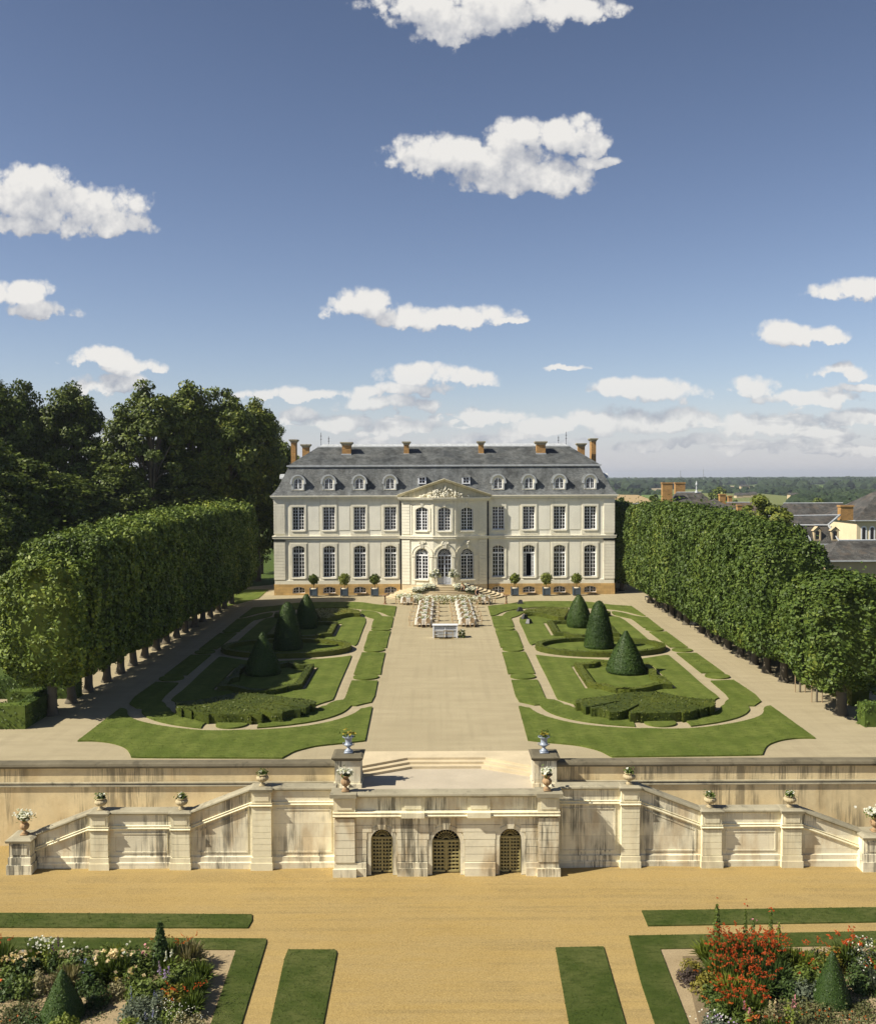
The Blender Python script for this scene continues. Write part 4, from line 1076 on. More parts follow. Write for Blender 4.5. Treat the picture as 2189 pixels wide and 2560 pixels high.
WB = win_set('window', .76, .22, .78, .26, 2, sillz=False)
F1 = win_set('window', .76, 7.98, 10.50, .32, 7)
FG = win_set('window', .82, 2.06, 5.02, .80, 7, transom=4.95, fan=True)
FD = win_set('door', .84, 1.42, 5.02, .82, 5, sillz=False, m='doorpaint', transom=4.95, fan=True, door=True)
def shp(cx, s): return [(cx + x, z) for x, z in s]
for sgn in (-1, 1):
    mb = MB()
    x0, x1 = (-HW, -FB) if sgn < 0 else (FB, HW)
    hol = []
    for bx in BAYS:
        cx = sgn * bx
        hol += [shp(cx, win_shape(.74, 8.02, 10.86, 0)), shp(cx, win_shape(.74, 2.20, 5.80, .30))]
    mb.plate([(x0, 1.35), (x1, 1.35), (x1, 12.0), (x0, 12.0)], 0, REV, hol)
    mb.box(sgn * HW - .3 * (sgn > 0), sgn * HW + .3 * (sgn < 0), REV, DEP, 1.35, 12.0)
    mb.build('wall', M['facade'], ch)
    mb = MB(); hol = [shp(sgn * bx, win_shape(.76, .22, .78, .26)) for bx in BAYS]
    xa, xb_ = (x0 - .08, x1) if sgn < 0 else (x0, x1 + .08)
    mb.plate([(xa, 0), (xb_, 0), (xb_, 1.35), (xa, 1.35)], -.10, .3, hol); mb.box(min(sgn * HW, sgn * (HW + .08)), max(sgn * HW, sgn * (HW + .08)), .3, DEP, 0, 1.35)
    mb.build('plinth', M['plinth'], ch)
    mb = MB(); mb.sweep([(.01, 0), (-.08, 0), (-.08, .5), (-.04, .53), (.01, .55)], [(x0, 0, 1.35), (x1, 0, 1.35)]); mb.build('base_course', M['dressing'], ch)
    # raised window bays, sunk panels between them
    mb = MB()
    for bx in BAYS:
        cx = sgn * bx
        mb.plate([(cx - 1.12, 7.45), (cx + 1.12, 7.45), (cx + 1.12, 11.62), (cx - 1.12, 11.62)], -.055, .01, [shp(cx, win_shape(.74, 8.02, 10.86, 0))])
        mb.plate([(cx - 1.12, 1.93), (cx + 1.12, 1.93), (cx + 1.12, 6.72), (cx - 1.12, 6.72)], -.055, .01, [shp(cx, win_shape(.74, 2.20, 5.80, .30))])
        mb.plate([(cx - .98, 7.95), (cx + .98, 7.95), (cx + .98, 11.12), (cx - .98, 11.12)], -.10, -.05, [shp(cx, win_shape(.76, 8.02, 10.88, 0))])
        mb.plate([(cx - .98, 2.1), (cx + .98, 2.1), (cx + .98, 6.38), (cx - .98, 6.38)], -.10, -.05, [shp(cx, win_shape(.76, 2.20, 5.81, .31))])
    mb.build('window_surround', M['dressing'], ch)
    for k in range(3):
        c_ = sgn * (BAYS[k] + BAYS[k + 1]) / 2
        for z0, z1 in ((8.0, 10.9), (2.25, 6.5)):
            mb = MB(); mb.box(c_ - .66, c_ + .66, -.045, .01, z0, z1); mb.build('wall_panel', M['facade'], ch)
    # corner quoins
    mb = MB(); a, b_ = sorted((sgn * (HW + .04), sgn * 19.55))
    n = 13
    for k in range(n):
        z = 1.9 + (6.85 - 1.9) * k / n; mb.box(a, b_, -.13, .02, z + .014, z + (6.85 - 1.9) / n - .014)
        mb.box(*sorted((sgn * (HW + .05), sgn * (HW - .02))), -.12, 1.2, z + .014, z + (6.85 - 1.9) / n - .014)
    mb.build('quoin', M['dressing'], ch)
    mb = MB(); mb.box(a - .05, b_ + .05, -.17, .0, 6.64, 6.8); mb.build('quoin_cap', M['dressing'], ch)
    mb = MB(); n = 11
    for k in range(n):
        z = 7.55 + (11.6 - 7.55) * k / n; mb.box(a, b_, -.13, .02, z + .014, z + (11.6 - 7.55) / n - .014)
        mb.box(*sorted((sgn * (HW + .05), sgn * (HW - .02))), -.12, 1.2, z + .014, z + (11.6 - 7.55) / n - .014)
    mb.build('quoin', M['dressing'], ch)
    mb = MB(); mb.box(a - .05, b_ + .05, -.17, .0, 6.64, 6.8); mb.build('quoin_cap', M['dressing'], ch)
    for i, bx in enumerate(BAYS):
        cx = sgn * bx
        put_window(ch, cx, REV - .06, None, W1)
        put_window(ch, cx, REV - .06, None, WGo if (sgn > 0 and i == 1) else WG)
        put_window(ch, cx, .18, None, WB, name='basement_window')
    # rainwater pipe beside the forebuilding
    mb = MB(); mb.tube([(sgn * 5.36, -.09, z) for z in (.1, 3, 6, 9, 12)], .075, 8)
    for z in (2, 4.6, 7.4, 9.8): mb.box(sgn * 5.36 - .11, sgn * 5.36 + .11, -.19, .0, z, z + .05)
    mb.build('downpipe', M['iron'], ch)
mb = MB(); mb.box(-HW, HW, DEP - .3, DEP, 0, 12.0); mb.build('wall', M['facade'], ch)
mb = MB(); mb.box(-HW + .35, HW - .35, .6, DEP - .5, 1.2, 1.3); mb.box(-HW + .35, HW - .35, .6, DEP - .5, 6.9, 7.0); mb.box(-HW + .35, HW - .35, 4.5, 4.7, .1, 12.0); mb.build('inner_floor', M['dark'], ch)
# string course and cornice right round the house
for sgn in (-1, 1):
    mb = MB()
    for z0, z1, e in ((6.90, 6.98, .10), (6.98, 7.22, .22), (7.22, 7.28, .27)): mb.box(*sorted((sgn * (HW + e), sgn * FB)), -e, .3, z0, z1); mb.box(*sorted((sgn * (HW + e), sgn * (HW - .2))), .3, DEP + e, z0, z1)
    mb.build('string_course', M['dressing'], ch)
mb = MB()
for z0, z1, e in ((11.52, 11.62, .06), (11.62, 11.76, .10), (11.80, 11.90, .16), (11.90, 12.0, .26), (12.0, 12.14, .36), (12.14, 12.26, .43)):
    for sgn in (-1, 1): mb.box(*sorted((sgn * (HW + e), sgn * FB)), -e, .4, z0, z1); mb.box(*sorted((sgn * (HW + e), sgn * (HW - .4))), .4, DEP + e, z0, z1)
    mb.box(-HW + .4, HW - .4, DEP - .3, DEP + e, z0, z1)
mb.build('cornice', M['dressing'], ch)
# ---- mansard roof
def ringroof(stops, m, name):
    """stops: (inset x, inset front, inset back, z)"""
    mb = MB(); R_ = []
    for ix, iy, z in stops:
        R_.append([(-HW + ix, iy, z), (HW - ix, iy, z), (HW - ix, DEP - iy, z), (-HW + ix, DEP - iy, z)])
    for a, b_ in zip(R_, R_[1:]):
        for k in range(4): mb.add([a[k], a[(k + 1) % 4], b_[(k + 1) % 4], b_[k]], [(0, 1, 2, 3)])
    return mb.build(name, m, ch)
roof = ringroof([(-.38, -.38, 12.262), (-.02, -.04, 12.62), (.45, .40, 13.3), (1.0, .95, 14.5), (1.58, 1.48, 15.80)], M['slate'], 'roof')
RX = 4.62; RY = 6.7
ur = ringroof([(1.55, 1.40, 15.98), (RX, RY, 18.42)], M['slate2'], 'upper_roof')
mb = MB()
for ix, iy, z0, z1 in ((1.38, 1.26, 15.80, 15.99),):
    mb.box(-HW + ix, HW - ix, iy, iy + .3, z0, z1); mb.box(-HW + ix, HW - ix, DEP - iy - .3, DEP - iy, z0, z1)
    mb.box(-HW + ix, -HW + ix + .3, iy + .3, DEP - iy - .3, z0, z1); mb.box(HW - ix - .3, HW - ix, iy + .3, DEP - iy - .3, z0, z1)
mb.box(-HW + 1.5, HW - 1.5, 1.44, 1.52, 15.72, 15.80)
mb.build('break_moulding', M['lead'], roof)
mb = MB()
mb.add([(-HW + RX, RY - .05, 18.4), (HW - RX, RY - .05, 18.4), (HW - RX - .6, DEP / 2, 18.80), (-HW + RX + .6, DEP / 2, 18.80), (HW - RX, DEP - RY + .05, 18.4), (-HW + RX, DEP - RY + .05, 18.4)], [(0, 1, 2, 3), (3, 2, 4, 5), (0, 3, 5), (1, 4, 2)])
mb.box(-HW + RX - .1, HW - RX + .1, RY - .15, RY - .03, 18.33, 18.46)
for k in range(44):
    x = -HW + RX + 1.2 + k * (2 * (HW - RX) - 2.4) / 43
    mb.tube([(x, RY - .05, 18.39), (x, DEP / 2, 18.78)], .04, 5)
mb.build('lead_ridge', M['lead'], roof)
# shallow central roof hip over the forebuilding
mb = MB(); s_ = (18.42 - 15.98) / (RY - 1.40)
mb.add([(-3.4, 1.33, 15.985), (3.4, 1.33, 15.985), (0, 5.7, 15.98 + (5.7 - 1.4) * s_ + .02), (-.02, 1.1, 16.4), (0, 1.45, 16.0)], [(0, 1, 4), (0, 4, 2), (4, 1, 2)])
mb.v[4] = (0, 2.9, 15.98 + 1.5 * s_ + .42)
mb.build('central_hip', M['slate2'], roof)
# chimneys
def chimney(cx, cy, wx, wy, z0, z1, lab=None):
    mb = MB(); mb.box(cx - wx / 2, cx + wx / 2, cy - wy / 2, cy + wy / 2, z0, z1 - .42)
    c_ = mb.build('chimney', M['brick'], roof)
    mb = MB(); mb.box(cx - wx / 2 - .06, cx + wx / 2 + .06, cy - wy / 2 - .06, cy + wy / 2 + .06, z1 - .42, z1 - .32); mb.frus(cx - wx / 2 - .06, cx + wx / 2 + .06, cy - wy / 2 - .06, cy + wy / 2 + .06, z1 - .32, cx - wx / 2 - .24, cx + wx / 2 + .24, cy - wy / 2 - .24, cy + wy / 2 + .24, z1 - .14); mb.box(cx - wx / 2 - .24, cx + wx / 2 + .24, cy - wy / 2 - .24, cy + wy / 2 + .24, z1 - .14, z1)
    mb.build('chimney_cap', M['coping'], c_)
    mb = MB(); mb.box(cx - wx / 2 - .07, cx + wx / 2 + .07, cy - wy / 2 - .07, cy + wy / 2 + .07, z0 + .0, z0 + .12 + (.45 if wy > .8 else .3)); mb.build('flashing', M['lead'], c_)
for sgn in (-1, 1):
    chimney(sgn * 12.35, 4.9, 1.12, 1.1, 16.9, 18.95); chimney(sgn * 4.75, 5.0, .64, .9, 16.9, 19.0)
    chimney(sgn * (20.0), 11.0, .62, 1.5, 14.4, 19.55); chimney(sgn * 18.15, 9.2, .9, .7, 15.9, 18.85)
    for dx, h in ((15.95, 1.7), (14.95, 1.2)):
        mb = MB(); mb.tube([(sgn * dx, DEP / 2, 18.6), (sgn * dx, DEP / 2, 18.6 + h)], .03, 5)
        for f_ in (.45, .7): mb.lathe([(.02, 0), (.13, .06), (.02, .14)], sgn * dx, DEP / 2, 18.6 + h * f_, 8)
        mb.build('finial', M['iron'], roof)
# round-headed dormers
def dormer_parts(par, T=None):
    yd = .13
    def tr(mb):
        if T: mb.v = [T(*p) for p in mb.v]
        return mb
    mb = MB(); hw, zs, r = .54, 13.85, .54
    mb.plate([(-.72, 12.92), (.72, 12.92), (.72, 13.95)] + [(.74 * math.cos(PI * k / 14), 13.85 + .80 * math.sin(PI * k / 14)) for k in range(15)] + [(-.72, 13.95)], yd, yd + .18, [arch(0, hw, zs + r, 13.0)])
    mb.box(-.72, -.66, yd + .18, 2.4, 12.75, 13.95); mb.box(.66, .72, yd + .18, 2.4, 12.75, 13.95)
    mb.box(-.78, .78, yd - .08, yd + .1, 12.90, 13.0)
    d = tr(mb).build('dormer', M['dressing'], par)
    mb = MB()                                           # lead hood with scroll ends
    n = 16
    o_ = [(1.02 * math.cos(PI * k / n), 13.86 + 1.04 * math.sin(PI * k / n)) for k in range(n + 1)]
    i_ = [(.76 * math.cos(PI * k / n), 13.86 + .80 * math.sin(PI * k / n)) for k in range(n + 1)]
    vs = []; fs = []
    for (y, sc) in ((yd - .16, .93), (yd - .1, 1.0), (yd + .25, 1.0), (2.9, .97)):
        for x, z in o_: vs.append((x * sc, y, 13.86 + (z - 13.86) * sc))
    for j in range(3):
        for k in range(n): fs.append((j * (n + 1) + k, j * (n + 1) + k + 1, (j + 1) * (n + 1) + k + 1, (j + 1) * (n + 1) + k))
    mb.add(vs, fs)
    tr(mb).build('dormer_hood', M['slate'], d)
    mb = MB(); mb.plate([(x * .93, 13.86 + (z - 13.86) * .93) for x, z in o_] + [(-.70, 13.86)] + [(x * .98, z) for x, z in i_[::-1]] + [(.70, 13.86)], yd - .16, yd + .05)
    for s_ in (-1, 1):
        mb.tube([(s_ * .86, yd - .2, 13.80), (s_ * .86, yd + .2, 13.80)], .15, 12)
        mb.plate([(s_ * .58, 13.0), (s_ * .78, 13.0), (s_ * .76, 13.7), (s_ * .60, 13.7)], yd - .1, yd + .02)
    tr(mb).build('dormer_frame', M['lead'], d)
    mb = MB(); mb.box(-.74, .74, yd - .06, yd + .5, 12.5, 12.9); tr(mb).build('dormer_apron', M['slate'], d)
    fr = frame_mesh(.54, 13.0, 13.85, .53, 3, bar=.026); fr.v = [(x, y + yd + .1, z) for x, y, z in fr.v]; tr(fr).build('window', M['paint'], d)
    pb = MB(); pb.plate(arch(0, .53, 14.37, 13.0), yd + .12, yd + .135); tr(pb).build('pane', M['glass'], d)
    return d
d0 = dormer_parts(roof)
first = True
def shift_tree(src, dx):
    """copy of the dormer and its pieces moved along the roof"""
    c_ = src.copy(); C.objects.link(c_); c_.parent = src.parent; c_.location = (dx, 0, 0)
    for k_ in src.children:
        q_ = k_.copy(); C.objects.link(q_); q_.parent = c_
    return c_
pos_ = [s_ * b_ for s_ in (-1, 1) for b_ in BAYS]
d0.location = (pos_[0], 0, 0)
for p_ in pos_[1:]: shift_tree(d0, p_)
for sgn in (-1, 1):                                     # the lucarnes seen edge-on at both ends
    mb = MB(); a, b_ = sorted((sgn * (HW - .1), sgn * (HW - 1.9)))
    mb.box(a, b_, 5.0, 6.6, 13.0, 14.3); d_ = mb.build('dormer', M['dressing'], roof)
    mb = MB(); a, b_ = sorted((sgn * (HW + .12), sgn * (HW - 2.1)))
    pr = [(.95 * math.cos(PI * k / 10), .62 * math.sin(PI * k / 10)) for k in range(11)]
    vs = [(a, 5.8 + p[0], 14.3 + p[1]) for p in pr] + [(b_, 5.8 + p[0], 14.3 + p[1]) for p in pr]
    mb.add(vs, [(k, k + 1, k + 12, k + 11) for k in range(10)] + [tuple(range(11)), tuple(range(11, 22))[::-1]]); mb.build('dormer_hood', M['lead'], d_)
for sgn in (-1, 1):                                     # two small square lucarnes above the pediment
    cx = sgn * 2.7; mb = MB()
    mb.plate([(cx - .5, 13.62), (cx + .5, 13.62), (cx + .5, 14.5), (cx - .5, 14.5)], .36, .48, [[(cx - .32, 13.75), (cx + .32, 13.75), (cx + .32, 14.4), (cx - .32, 14.4)]])
    mb.box(cx - .5, cx - .44, .48, 1.6, 13.4, 14.5); mb.box(cx + .44, cx + .5, .48, 1.6, 13.4, 14.5)
    d_ = mb.build('lucarne', M['paint'], roof)
    mb = MB(); mb.add([(cx - .62, .2, 14.5), (cx + .62, .2, 14.5), (cx, .6, 15.0), (cx - .62, 2.2, 14.5), (cx + .62, 2.2, 14.5), (cx, 2.2, 15.0)], [(0, 1, 2), (0, 2, 5, 3), (1, 4, 5, 2), (0, 3, 4, 1)]); mb.build('lucarne_roof', M['slate'], d_)
    mb = MB(); mb.box(cx - .03, cx + .03, .40, .44, 13.75, 14.4); mb.box(cx - .32, cx + .32, .402, .438, 14.05, 14.11); mb.build('window', M['paint'], d_)
    mb = MB(); mb.box(cx - .33, cx + .33, .45, .46, 13.74, 14.41); mb.build('pane', M['glass'], d_)
# ---- canted forebuilding
FBZ0, FBZ1 = 1.35, 11.55
segs = [(-FB, -FX, -2.72), (-FX, FX, 0), (FX, FB, 2.72)]
mb = MB()
for x0, x1, cx in segs:
    gh = shp(cx, win_shape(.84, 1.42, 5.02, .82)) if cx == 0 else shp(cx, win_shape(.82, 2.06, 5.02, .80))
    mb.plate([(x0, FBZ0), (x1, FBZ0), (x1, 12.0), (x0, 12.0)], 0, REV, [gh, shp(cx, win_shape(.76, 7.98, 10.50, .32))])
for s_ in (-1, 1): mb.box(s_ * FB - .02 * (s_ > 0) , s_ * FB + .02 * (s_ < 0), .01, .6, FBZ0, 12.0)
bend(mb).build('wall', M['dressing'], ch)
mb = MB()
for x0, x1, cx in segs:
    if cx == 0:
        mb.box(x0, -.88, -.05, .3, 0, FBZ0); mb.box(.88, x1, -.05, .3, 0, FBZ0); mb.box(-.88, .88, -.02, .3, 0, FBZ0)
    else: mb.box(x0, x1, -.05, .3, 0, FBZ0)
for s_ in (-1, 1): mb.box(s_ * FB - .02 * (s_ > 0), s_ * FB + .02 * (s_ < 0), .301, .6, 0, FBZ0)
bend(mb).build('plinth', M['step'], ch)
for s_ in (-1, 1):                                      # rusticated end pilasters
    a, b_ = sorted((s_ * FB, s_ * 4.22))
    for z0, z1, n in ((1.36, 6.85, 14), (7.5, 11.5, 11)):
        mb = MB()
        for k in range(n):
            z = z0 + (z1 - z0) * k / n; mb.box(a, b_, -.11, .01, z + .014, z + (z1 - z0) / n - .014)
        bend(mb).build('quoin', M['dressing'], ch)
mb = MB()                                               # surrounds, archivolts, imposts, pilaster strips
for x0, x1, cx in segs:
    mb.plate(shp(cx, [(-1.02, 7.9), (1.02, 7.9), (1.02, 10.75), (.8, 11.0), (-.8, 11.0), (-1.02, 10.75)]), -.08, .01, [shp(cx, win_shape(.77, 7.985, 10.5, .33))])
    n = 18; r0, r1 = .86, 1.22; zc = 5.0
    o_ = [(cx + r1 * math.cos(PI * k / n), zc + r1 * .98 * math.sin(PI * k / n)) for k in range(n + 1)]; i_ = [(cx + r0 * math.cos(PI * k / n), zc + r0 * math.sin(PI * k / n)) for k in range(n + 1)]
    mb.plate(o_ + i_[::-1], -.10, .01)
    o2 = [(cx + (r1 + .09) * math.cos(PI * k / n), zc + (r1 + .09) * .98 * math.sin(PI * k / n)) for k in range(n + 1)]
    mb.plate(o2 + o_[::-1], -.16, .01)
    for s_ in (-1, 1):
        a, b_ = sorted((cx + s_ * .86, cx + s_ * 1.30)); mb.box(a, b_, -.15, .01, 4.78, 4.98); mb.box(a, b_, -.07, .01, 1.36, 4.78)
        mb.box(a + .12, b_ - .1, -.10, -.06, 1.9, 4.6)
for s_ in (-1, 1):
    for xx in (1.42, 4.05): mb.box(s_ * xx - .1, s_ * xx + .1, -.06, .01, 7.5, 11.5)
bend(mb).build('window_surround', M['dressing'], ch)
for x0, x1, cx in segs:                                 # carved keystones
    y_ = fo(cx)
    mb = MB(); bm = bmesh.new()
    for k in range(9):
        bmesh.ops.create_icosphere(bm, subdivisions=1, radius=random.uniform(.09, .16), matrix=Matrix.Translation((cx + random.uniform(-.42, .42) * (1 - .5 * (k % 2)), y_ - .18, 6.45 + random.uniform(-.18, .2))))
    me = bpy.data.meshes.new('keystone'); bm.to_mesh(me); bm.free(); me.materials.append(M['dressing']); obj('keystone', me, ch)
    mb.plate([(cx - .2, 5.86), (cx + .2, 5.86), (cx + .3, 6.6), (cx - .3, 6.6)], y_ - .24, y_); mb.build('keystone', M['dressing'], ch); mb = MB(); mb.plate([(cx - .13, 10.86), (cx + .13, 10.86), (cx + .2, 11.3), (cx - .2, 11.3)], y_ - .18, y_)
    mb.build('keystone', M['dressing'], ch)
for x0, x1, cx in segs:
    y_ = fo(cx)
    f1 = put_window(ch, cx, y_ + REV - .06, None, F1)
    f2 = put_window(ch, cx, y_ + REV - .06, None, FD if cx == 0 else FG, name='door' if cx == 0 else 'window')
    if cx:                                              # the canted sides: turn the joinery with the wall
        for f_ in (f1, f2): f_.rotation_euler[2] = math.atan(1.32 / (FB - FX)) * (1 if cx > 0 else -1)
FP = [(-FB - .02, 0), (-FX, 0), (FX, 0), (FB + .02, 0)]
def slab(mb, z0, z1, e):
    pts = [(-FB - e, .25), (-FB - e, fo(FB) - e), (-FX - e * .15, -1.7 - e), (FX + e * .15, -1.7 - e), (FB + e, fo(FB) - e), (FB + e, .25)]
    mb.prism(pts, z0, z1, bottom=True)
mb = MB()
for z0, z1, e in ((6.90, 6.98, .10), (6.98, 7.22, .20), (7.22, 7.28, .25)): slab(mb, z0 - .004, z1 + .003, e)
mb.build('string_course', M['dressing'], ch)
mb = MB()
for z0, z1, e in ((11.40, 11.50, .08), (11.56, 11.66, .18), (11.66, 11.76, .30), (11.76, 11.9, .42), (11.9, 11.98, .48)): slab(mb, z0, z1, e)
mb.build('cornice', M['dressing'], ch)
# pediment
pz, ap = 11.985, 13.92
def hz(x): return pz + (ap - pz) * (1 - abs(x) / (FB + .5))
xsP = [-FB - .5, -FX, 0, FX, FB + .5]
mb = MB()
for a, b_ in zip(xsP, xsP[1:]):
    mb.add([(a, fo(a) + .02, pz), (b_, fo(b_) + .02, pz), (b_, fo(b_) + .02, hz(b_)), (a, fo(a) + .02, hz(a))], [(0, 1, 2, 3)])
pd = mb.build('pediment', M['pedi'], ch)
mb = MB()
pr = [(.05, -.10), (-.20, -.10), (-.24, -.02), (-.34, .04), (-.48, .12), (-.52, .22), (.05, .26)]
mb.sweep(pr, [(x, fo(x), hz(x) + .12) for x in xsP]); mb.build('raking_cornice', M['pedi'], pd)
mb = MB()
for a, b_ in zip(xsP, xsP[1:]):
    mb.add([(a, fo(a), hz(a) + .385), (b_, fo(b_), hz(b_) + .385), (b_, 2.2, hz(b_) + .385), (a, 2.2, hz(a) + .385)], [(0, 1, 2, 3)])
mb.build('pediment_roof', M['slate'], pd)
bm = bmesh.new()                                        # carved trophy group
for k in range(95):
    x = random.gauss(0, 1.25); x = max(-2.9, min(2.9, x)); hmax = 1.25 * (1 - abs(x) / 3.1) + .08
    z = pz + .08 + random.random() * hmax * .9
    q = Matrix.Translation((x, fo(x) - .10 - random.random() * .1, z)) @ Matrix.Rotation(random.uniform(0, PI), 4, 'Y') @ Matrix.Diagonal((random.uniform(.6, 2.2), .9, random.uniform(.5, 1.1), 1))
    bmesh.ops.create_icosphere(bm, subdivisions=1, radius=random.uniform(.07, .17), matrix=q)
me = bpy.data.meshes.new('relief'); bm.to_mesh(me); bm.free(); me.materials.append(M['dressing']); obj('relief', me, pd)
# ---- the great curved steps (a thing of their own)
st = thing('entrance_steps', 'broad fan of curved pale stone steps rising to the glazed central door', 'steps', (XH, YF - 1.7, 0))
NR = 9
for k in range(NR):
    zt = 1.42 * (k + 1) / NR; g_ = NR - 1 - k
    rx, ry = 2.95 + .52 * g_, 1.9 + .37 * g_
    pts = [(rx * math.cos(PI + PI * i / 48), .0 + ry * math.sin(PI + PI * i / 48)) for i in range(49)]
    mb = MB(); mb.prism([(x, min(y, -.001)) for x, y in pts] + [(rx, 1.9), (-rx, 1.9)], max(0, zt - .4), zt - .05)
    r2 = [((rx + .05) * math.cos(PI + PI * i / 48), (ry + .05) * math.sin(PI + PI * i / 48)) for i in range(49)]
    mb.prism(r2 + [(rx + .05, 1.9), (-rx - .05, 1.9)], zt - .05, zt, bottom=True)
    mb.build('step', M['step'], st)
# ------------------------------------------------------------------ trees
def crown_box(hx, hy, z0, z1, n, size, m, rnd=1.2, lump=.25, seed=1, inner=.45, e=5.0):
    """clipped lime crown: leaves in a shell over a rounded block, plus an inner mass"""
    r_ = np.random.default_rng(seed)
    cz, hz_ = (z0 + z1) / 2, (z1 - z0) / 2
    d = r_.normal(0, 1, (n, 3)); d = unit(d)
    # superellipsoid, nearly boxy
    k = (np.abs(d[:, 0] / hx) ** e + np.abs(d[:, 1] / hy) ** e + np.abs(d[:, 2] / hz_) ** e) ** (-1 / e)
    p_ = d * k[:, None]
    # even out over the faces: resample in box coordinates
    f = r_.integers(0, 12, n)
    u_, v_ = r_.uniform(-1, 1, n), r_.uniform(-1, 1, n)
    q = np.zeros((n, 3))
    for i in range(n):
        if f[i] < 4: q[i] = ((-1, 1)[f[i] % 2], u_[i], v_[i])
        elif f[i] < 8: q[i] = (u_[i], (-1, 1)[f[i] % 2], v_[i])
        elif f[i] < 11: q[i] = (u_[i], v_[i], 1)
        else: q[i] = (u_[i], v_[i], -1)
    rr = (np.abs(q) ** e).sum(1) ** (1 / e)
    q = q / rr[:, None]
    nrm = unit(np.sign(q) * np.abs(q) ** (e - 1) / np.array([hx, hy, hz_]))
    p_ = q * np.array([hx, hy, hz_])
    ph = r_.uniform(0, 6, 6)
    lum = (np.sin(p_[:, 0] * 2.3 + ph[0]) * np.sin(p_[:, 2] * 2.1 + ph[1]) + np.sin(p_[:, 1] * 2.7 + ph[2]) * np.sin(p_[:, 2] * 3.3 + ph[3]) + np.sin(p_[:, 0] * 4.1 + p_[:, 1] * 3.7 + ph[4])) / 3
    depth = r_.exponential(.12, n) * inner * 2 - .06
    p_ = p_ + nrm * (lump * 1.35 * lum - depth)[:, None]
    gap = (np.sin(p_[:, 0] * 3.1 + ph[5]) + np.sin(p_[:, 1] * 2.9 + ph[0] * 2) + np.sin(p_[:, 2] * 2.6 + ph[1] * 2) + np.sin((p_[:, 0] + p_[:, 1]) * 5.3 + p_[:, 2] * 4.1)) / 4
    keep = r_.random(n) < np.clip(1.05 + 1.25 * gap, .25, 1)
    up_ = (nrm[:, 2] > .6) & (r_.random(n) < .12); p_[up_, 2] += r_.exponential(.16, up_.sum())
    p_, nrm, n = p_[keep], nrm[keep], int(keep.sum())
    p_[:, 2] += cz
    L_ = leaf_arrays(p_, nrm + np.array([0, 0, .35]), size, .62, .75)
    mb = MB(); g_ = 7                                   # dense twiggy heart
    vs = []; fs = []
    for j in range(g_ + 1):
        t_ = -1 + 2 * j / g_
        for i in range(16):
            a = 2 * PI * i / 16; x, y = math.cos(a), math.sin(a); w = (abs(x) ** e + abs(y) ** e + abs(t_ * .999) ** e) ** (-1 / e)
            s_ = (.82 if e > 4 else .75) if 0 < j < g_ else .62
            vs.append((x * w * hx * s_, y * w * hy * s_, cz + t_ * (hz_ - .45)))
    for j in range(g_):
        for i in range(16): fs.append((j * 16 + i, j * 16 + (i + 1) % 16, (j + 1) * 16 + (i + 1) % 16, (j + 1) * 16 + i))
    fs.append(tuple(range(16))[::-1]); fs.append(tuple(g_ * 16 + i for i in range(16)))
    mb.add(vs, fs)
    return quads_mesh('crown', L_, m, mb)
def trunk_mesh(h, r0, lean=.1, seed=0):
    r_ = random.Random(seed); mb = MB()
    mb.tube([(0, 0, -.1), (0, 0, .12), (r_.uniform(-.04, .04), 0, .5), (r_.uniform(-lean, lean), r_.uniform(-lean, lean), h * .6), (0, 0, h)], [r0 * 1.75, r0 * 1.35, r0, r0 * .9, r0 * .7], 10)
    for k in range(4):
        a = r_.uniform(0, 6.28); mb.tube([(0, 0, h * .8), (math.cos(a) * .8, math.sin(a) * .6, h + 1.2)], [r0 * .5, r0 * .2], 6)
    return mb.mesh('trunk', M['bark'], True)
LEFT_X, RIGHT_X = -23.7, 24.2
crL = [crown_box(2.85, 1.95, 0, 8.6, 14500, .135, M['lime'], seed=s_, lump=.22) for s_ in (1, 2, 3)]
crE = crown_box(2.75, 2.05, 0, 8.1, 16000, .135, M['lime'], seed=9, lump=.36, e=3.0)
crE2 = crown_box(2.75, 2.05, 0, 8.1, 16000, .135, M['limedark'], seed=15, lump=.34, e=3.8)
crR = [crown_box(2.7, 1.95, 0, 8.3, 14500, .13, M['limedark'], seed=s_, lump=.25) for s_ in (4, 5, 6)]
tr_ = [trunk_mesh(3.2, .27, seed=s_) for s_ in range(4)]
def alley_tree(x, y, cr, tk, z0, sc, label, group, rz=0.0, ts=1.0):
    t_ = thing('lime_tree', label, 'tree', (x, y, 0), rz, group)
    obj('trunk', tk, t_).scale = (ts, ts, 1)
    c_ = obj('crown', cr, t_, (0, 0, z0)); c_.scale = sc
    return t_
ly = [57.6, 60.6, 63.9, 67.0, 70.0, 73.0, 76.2, 79.3, 82.4, 85.5, 88.6, 91.8, 95.0, 98.1, 101.3, 104.6, 108.2]
for i, y in enumerate(ly):
    hz_ = 1.0 + .012 * min(i, 8) + random.uniform(-.015, .015)
    if i == 0: t_ = alley_tree(LEFT_X, y, crE, tr_[0], 1.95, (1.0, 1.12, .96), 'clipped lime nearest the terrace wall in the left-hand avenue, its end face sunlit', 'clipped limes of the left avenue', 0, 1.1)
    else: t_ = alley_tree(LEFT_X + random.uniform(-.08, .08), y + random.uniform(-.15, .15), crL[i % 3], tr_[i % 4], 2.0 + random.uniform(-.1, .1), (1.0, 1.02, hz_), f'clipped lime in the left-hand avenue, {ORD[i]} from the terrace wall', 'clipped limes of the left avenue', PI * (i % 2))
ry = [56.9, 60.1, 62.4, 66.2, 69.3, 72.4, 75.6, 78.8, 81.7, 84.7, 87.0, 91.9, 94.9, 97.6, 100.5, 104.1, 107.9]
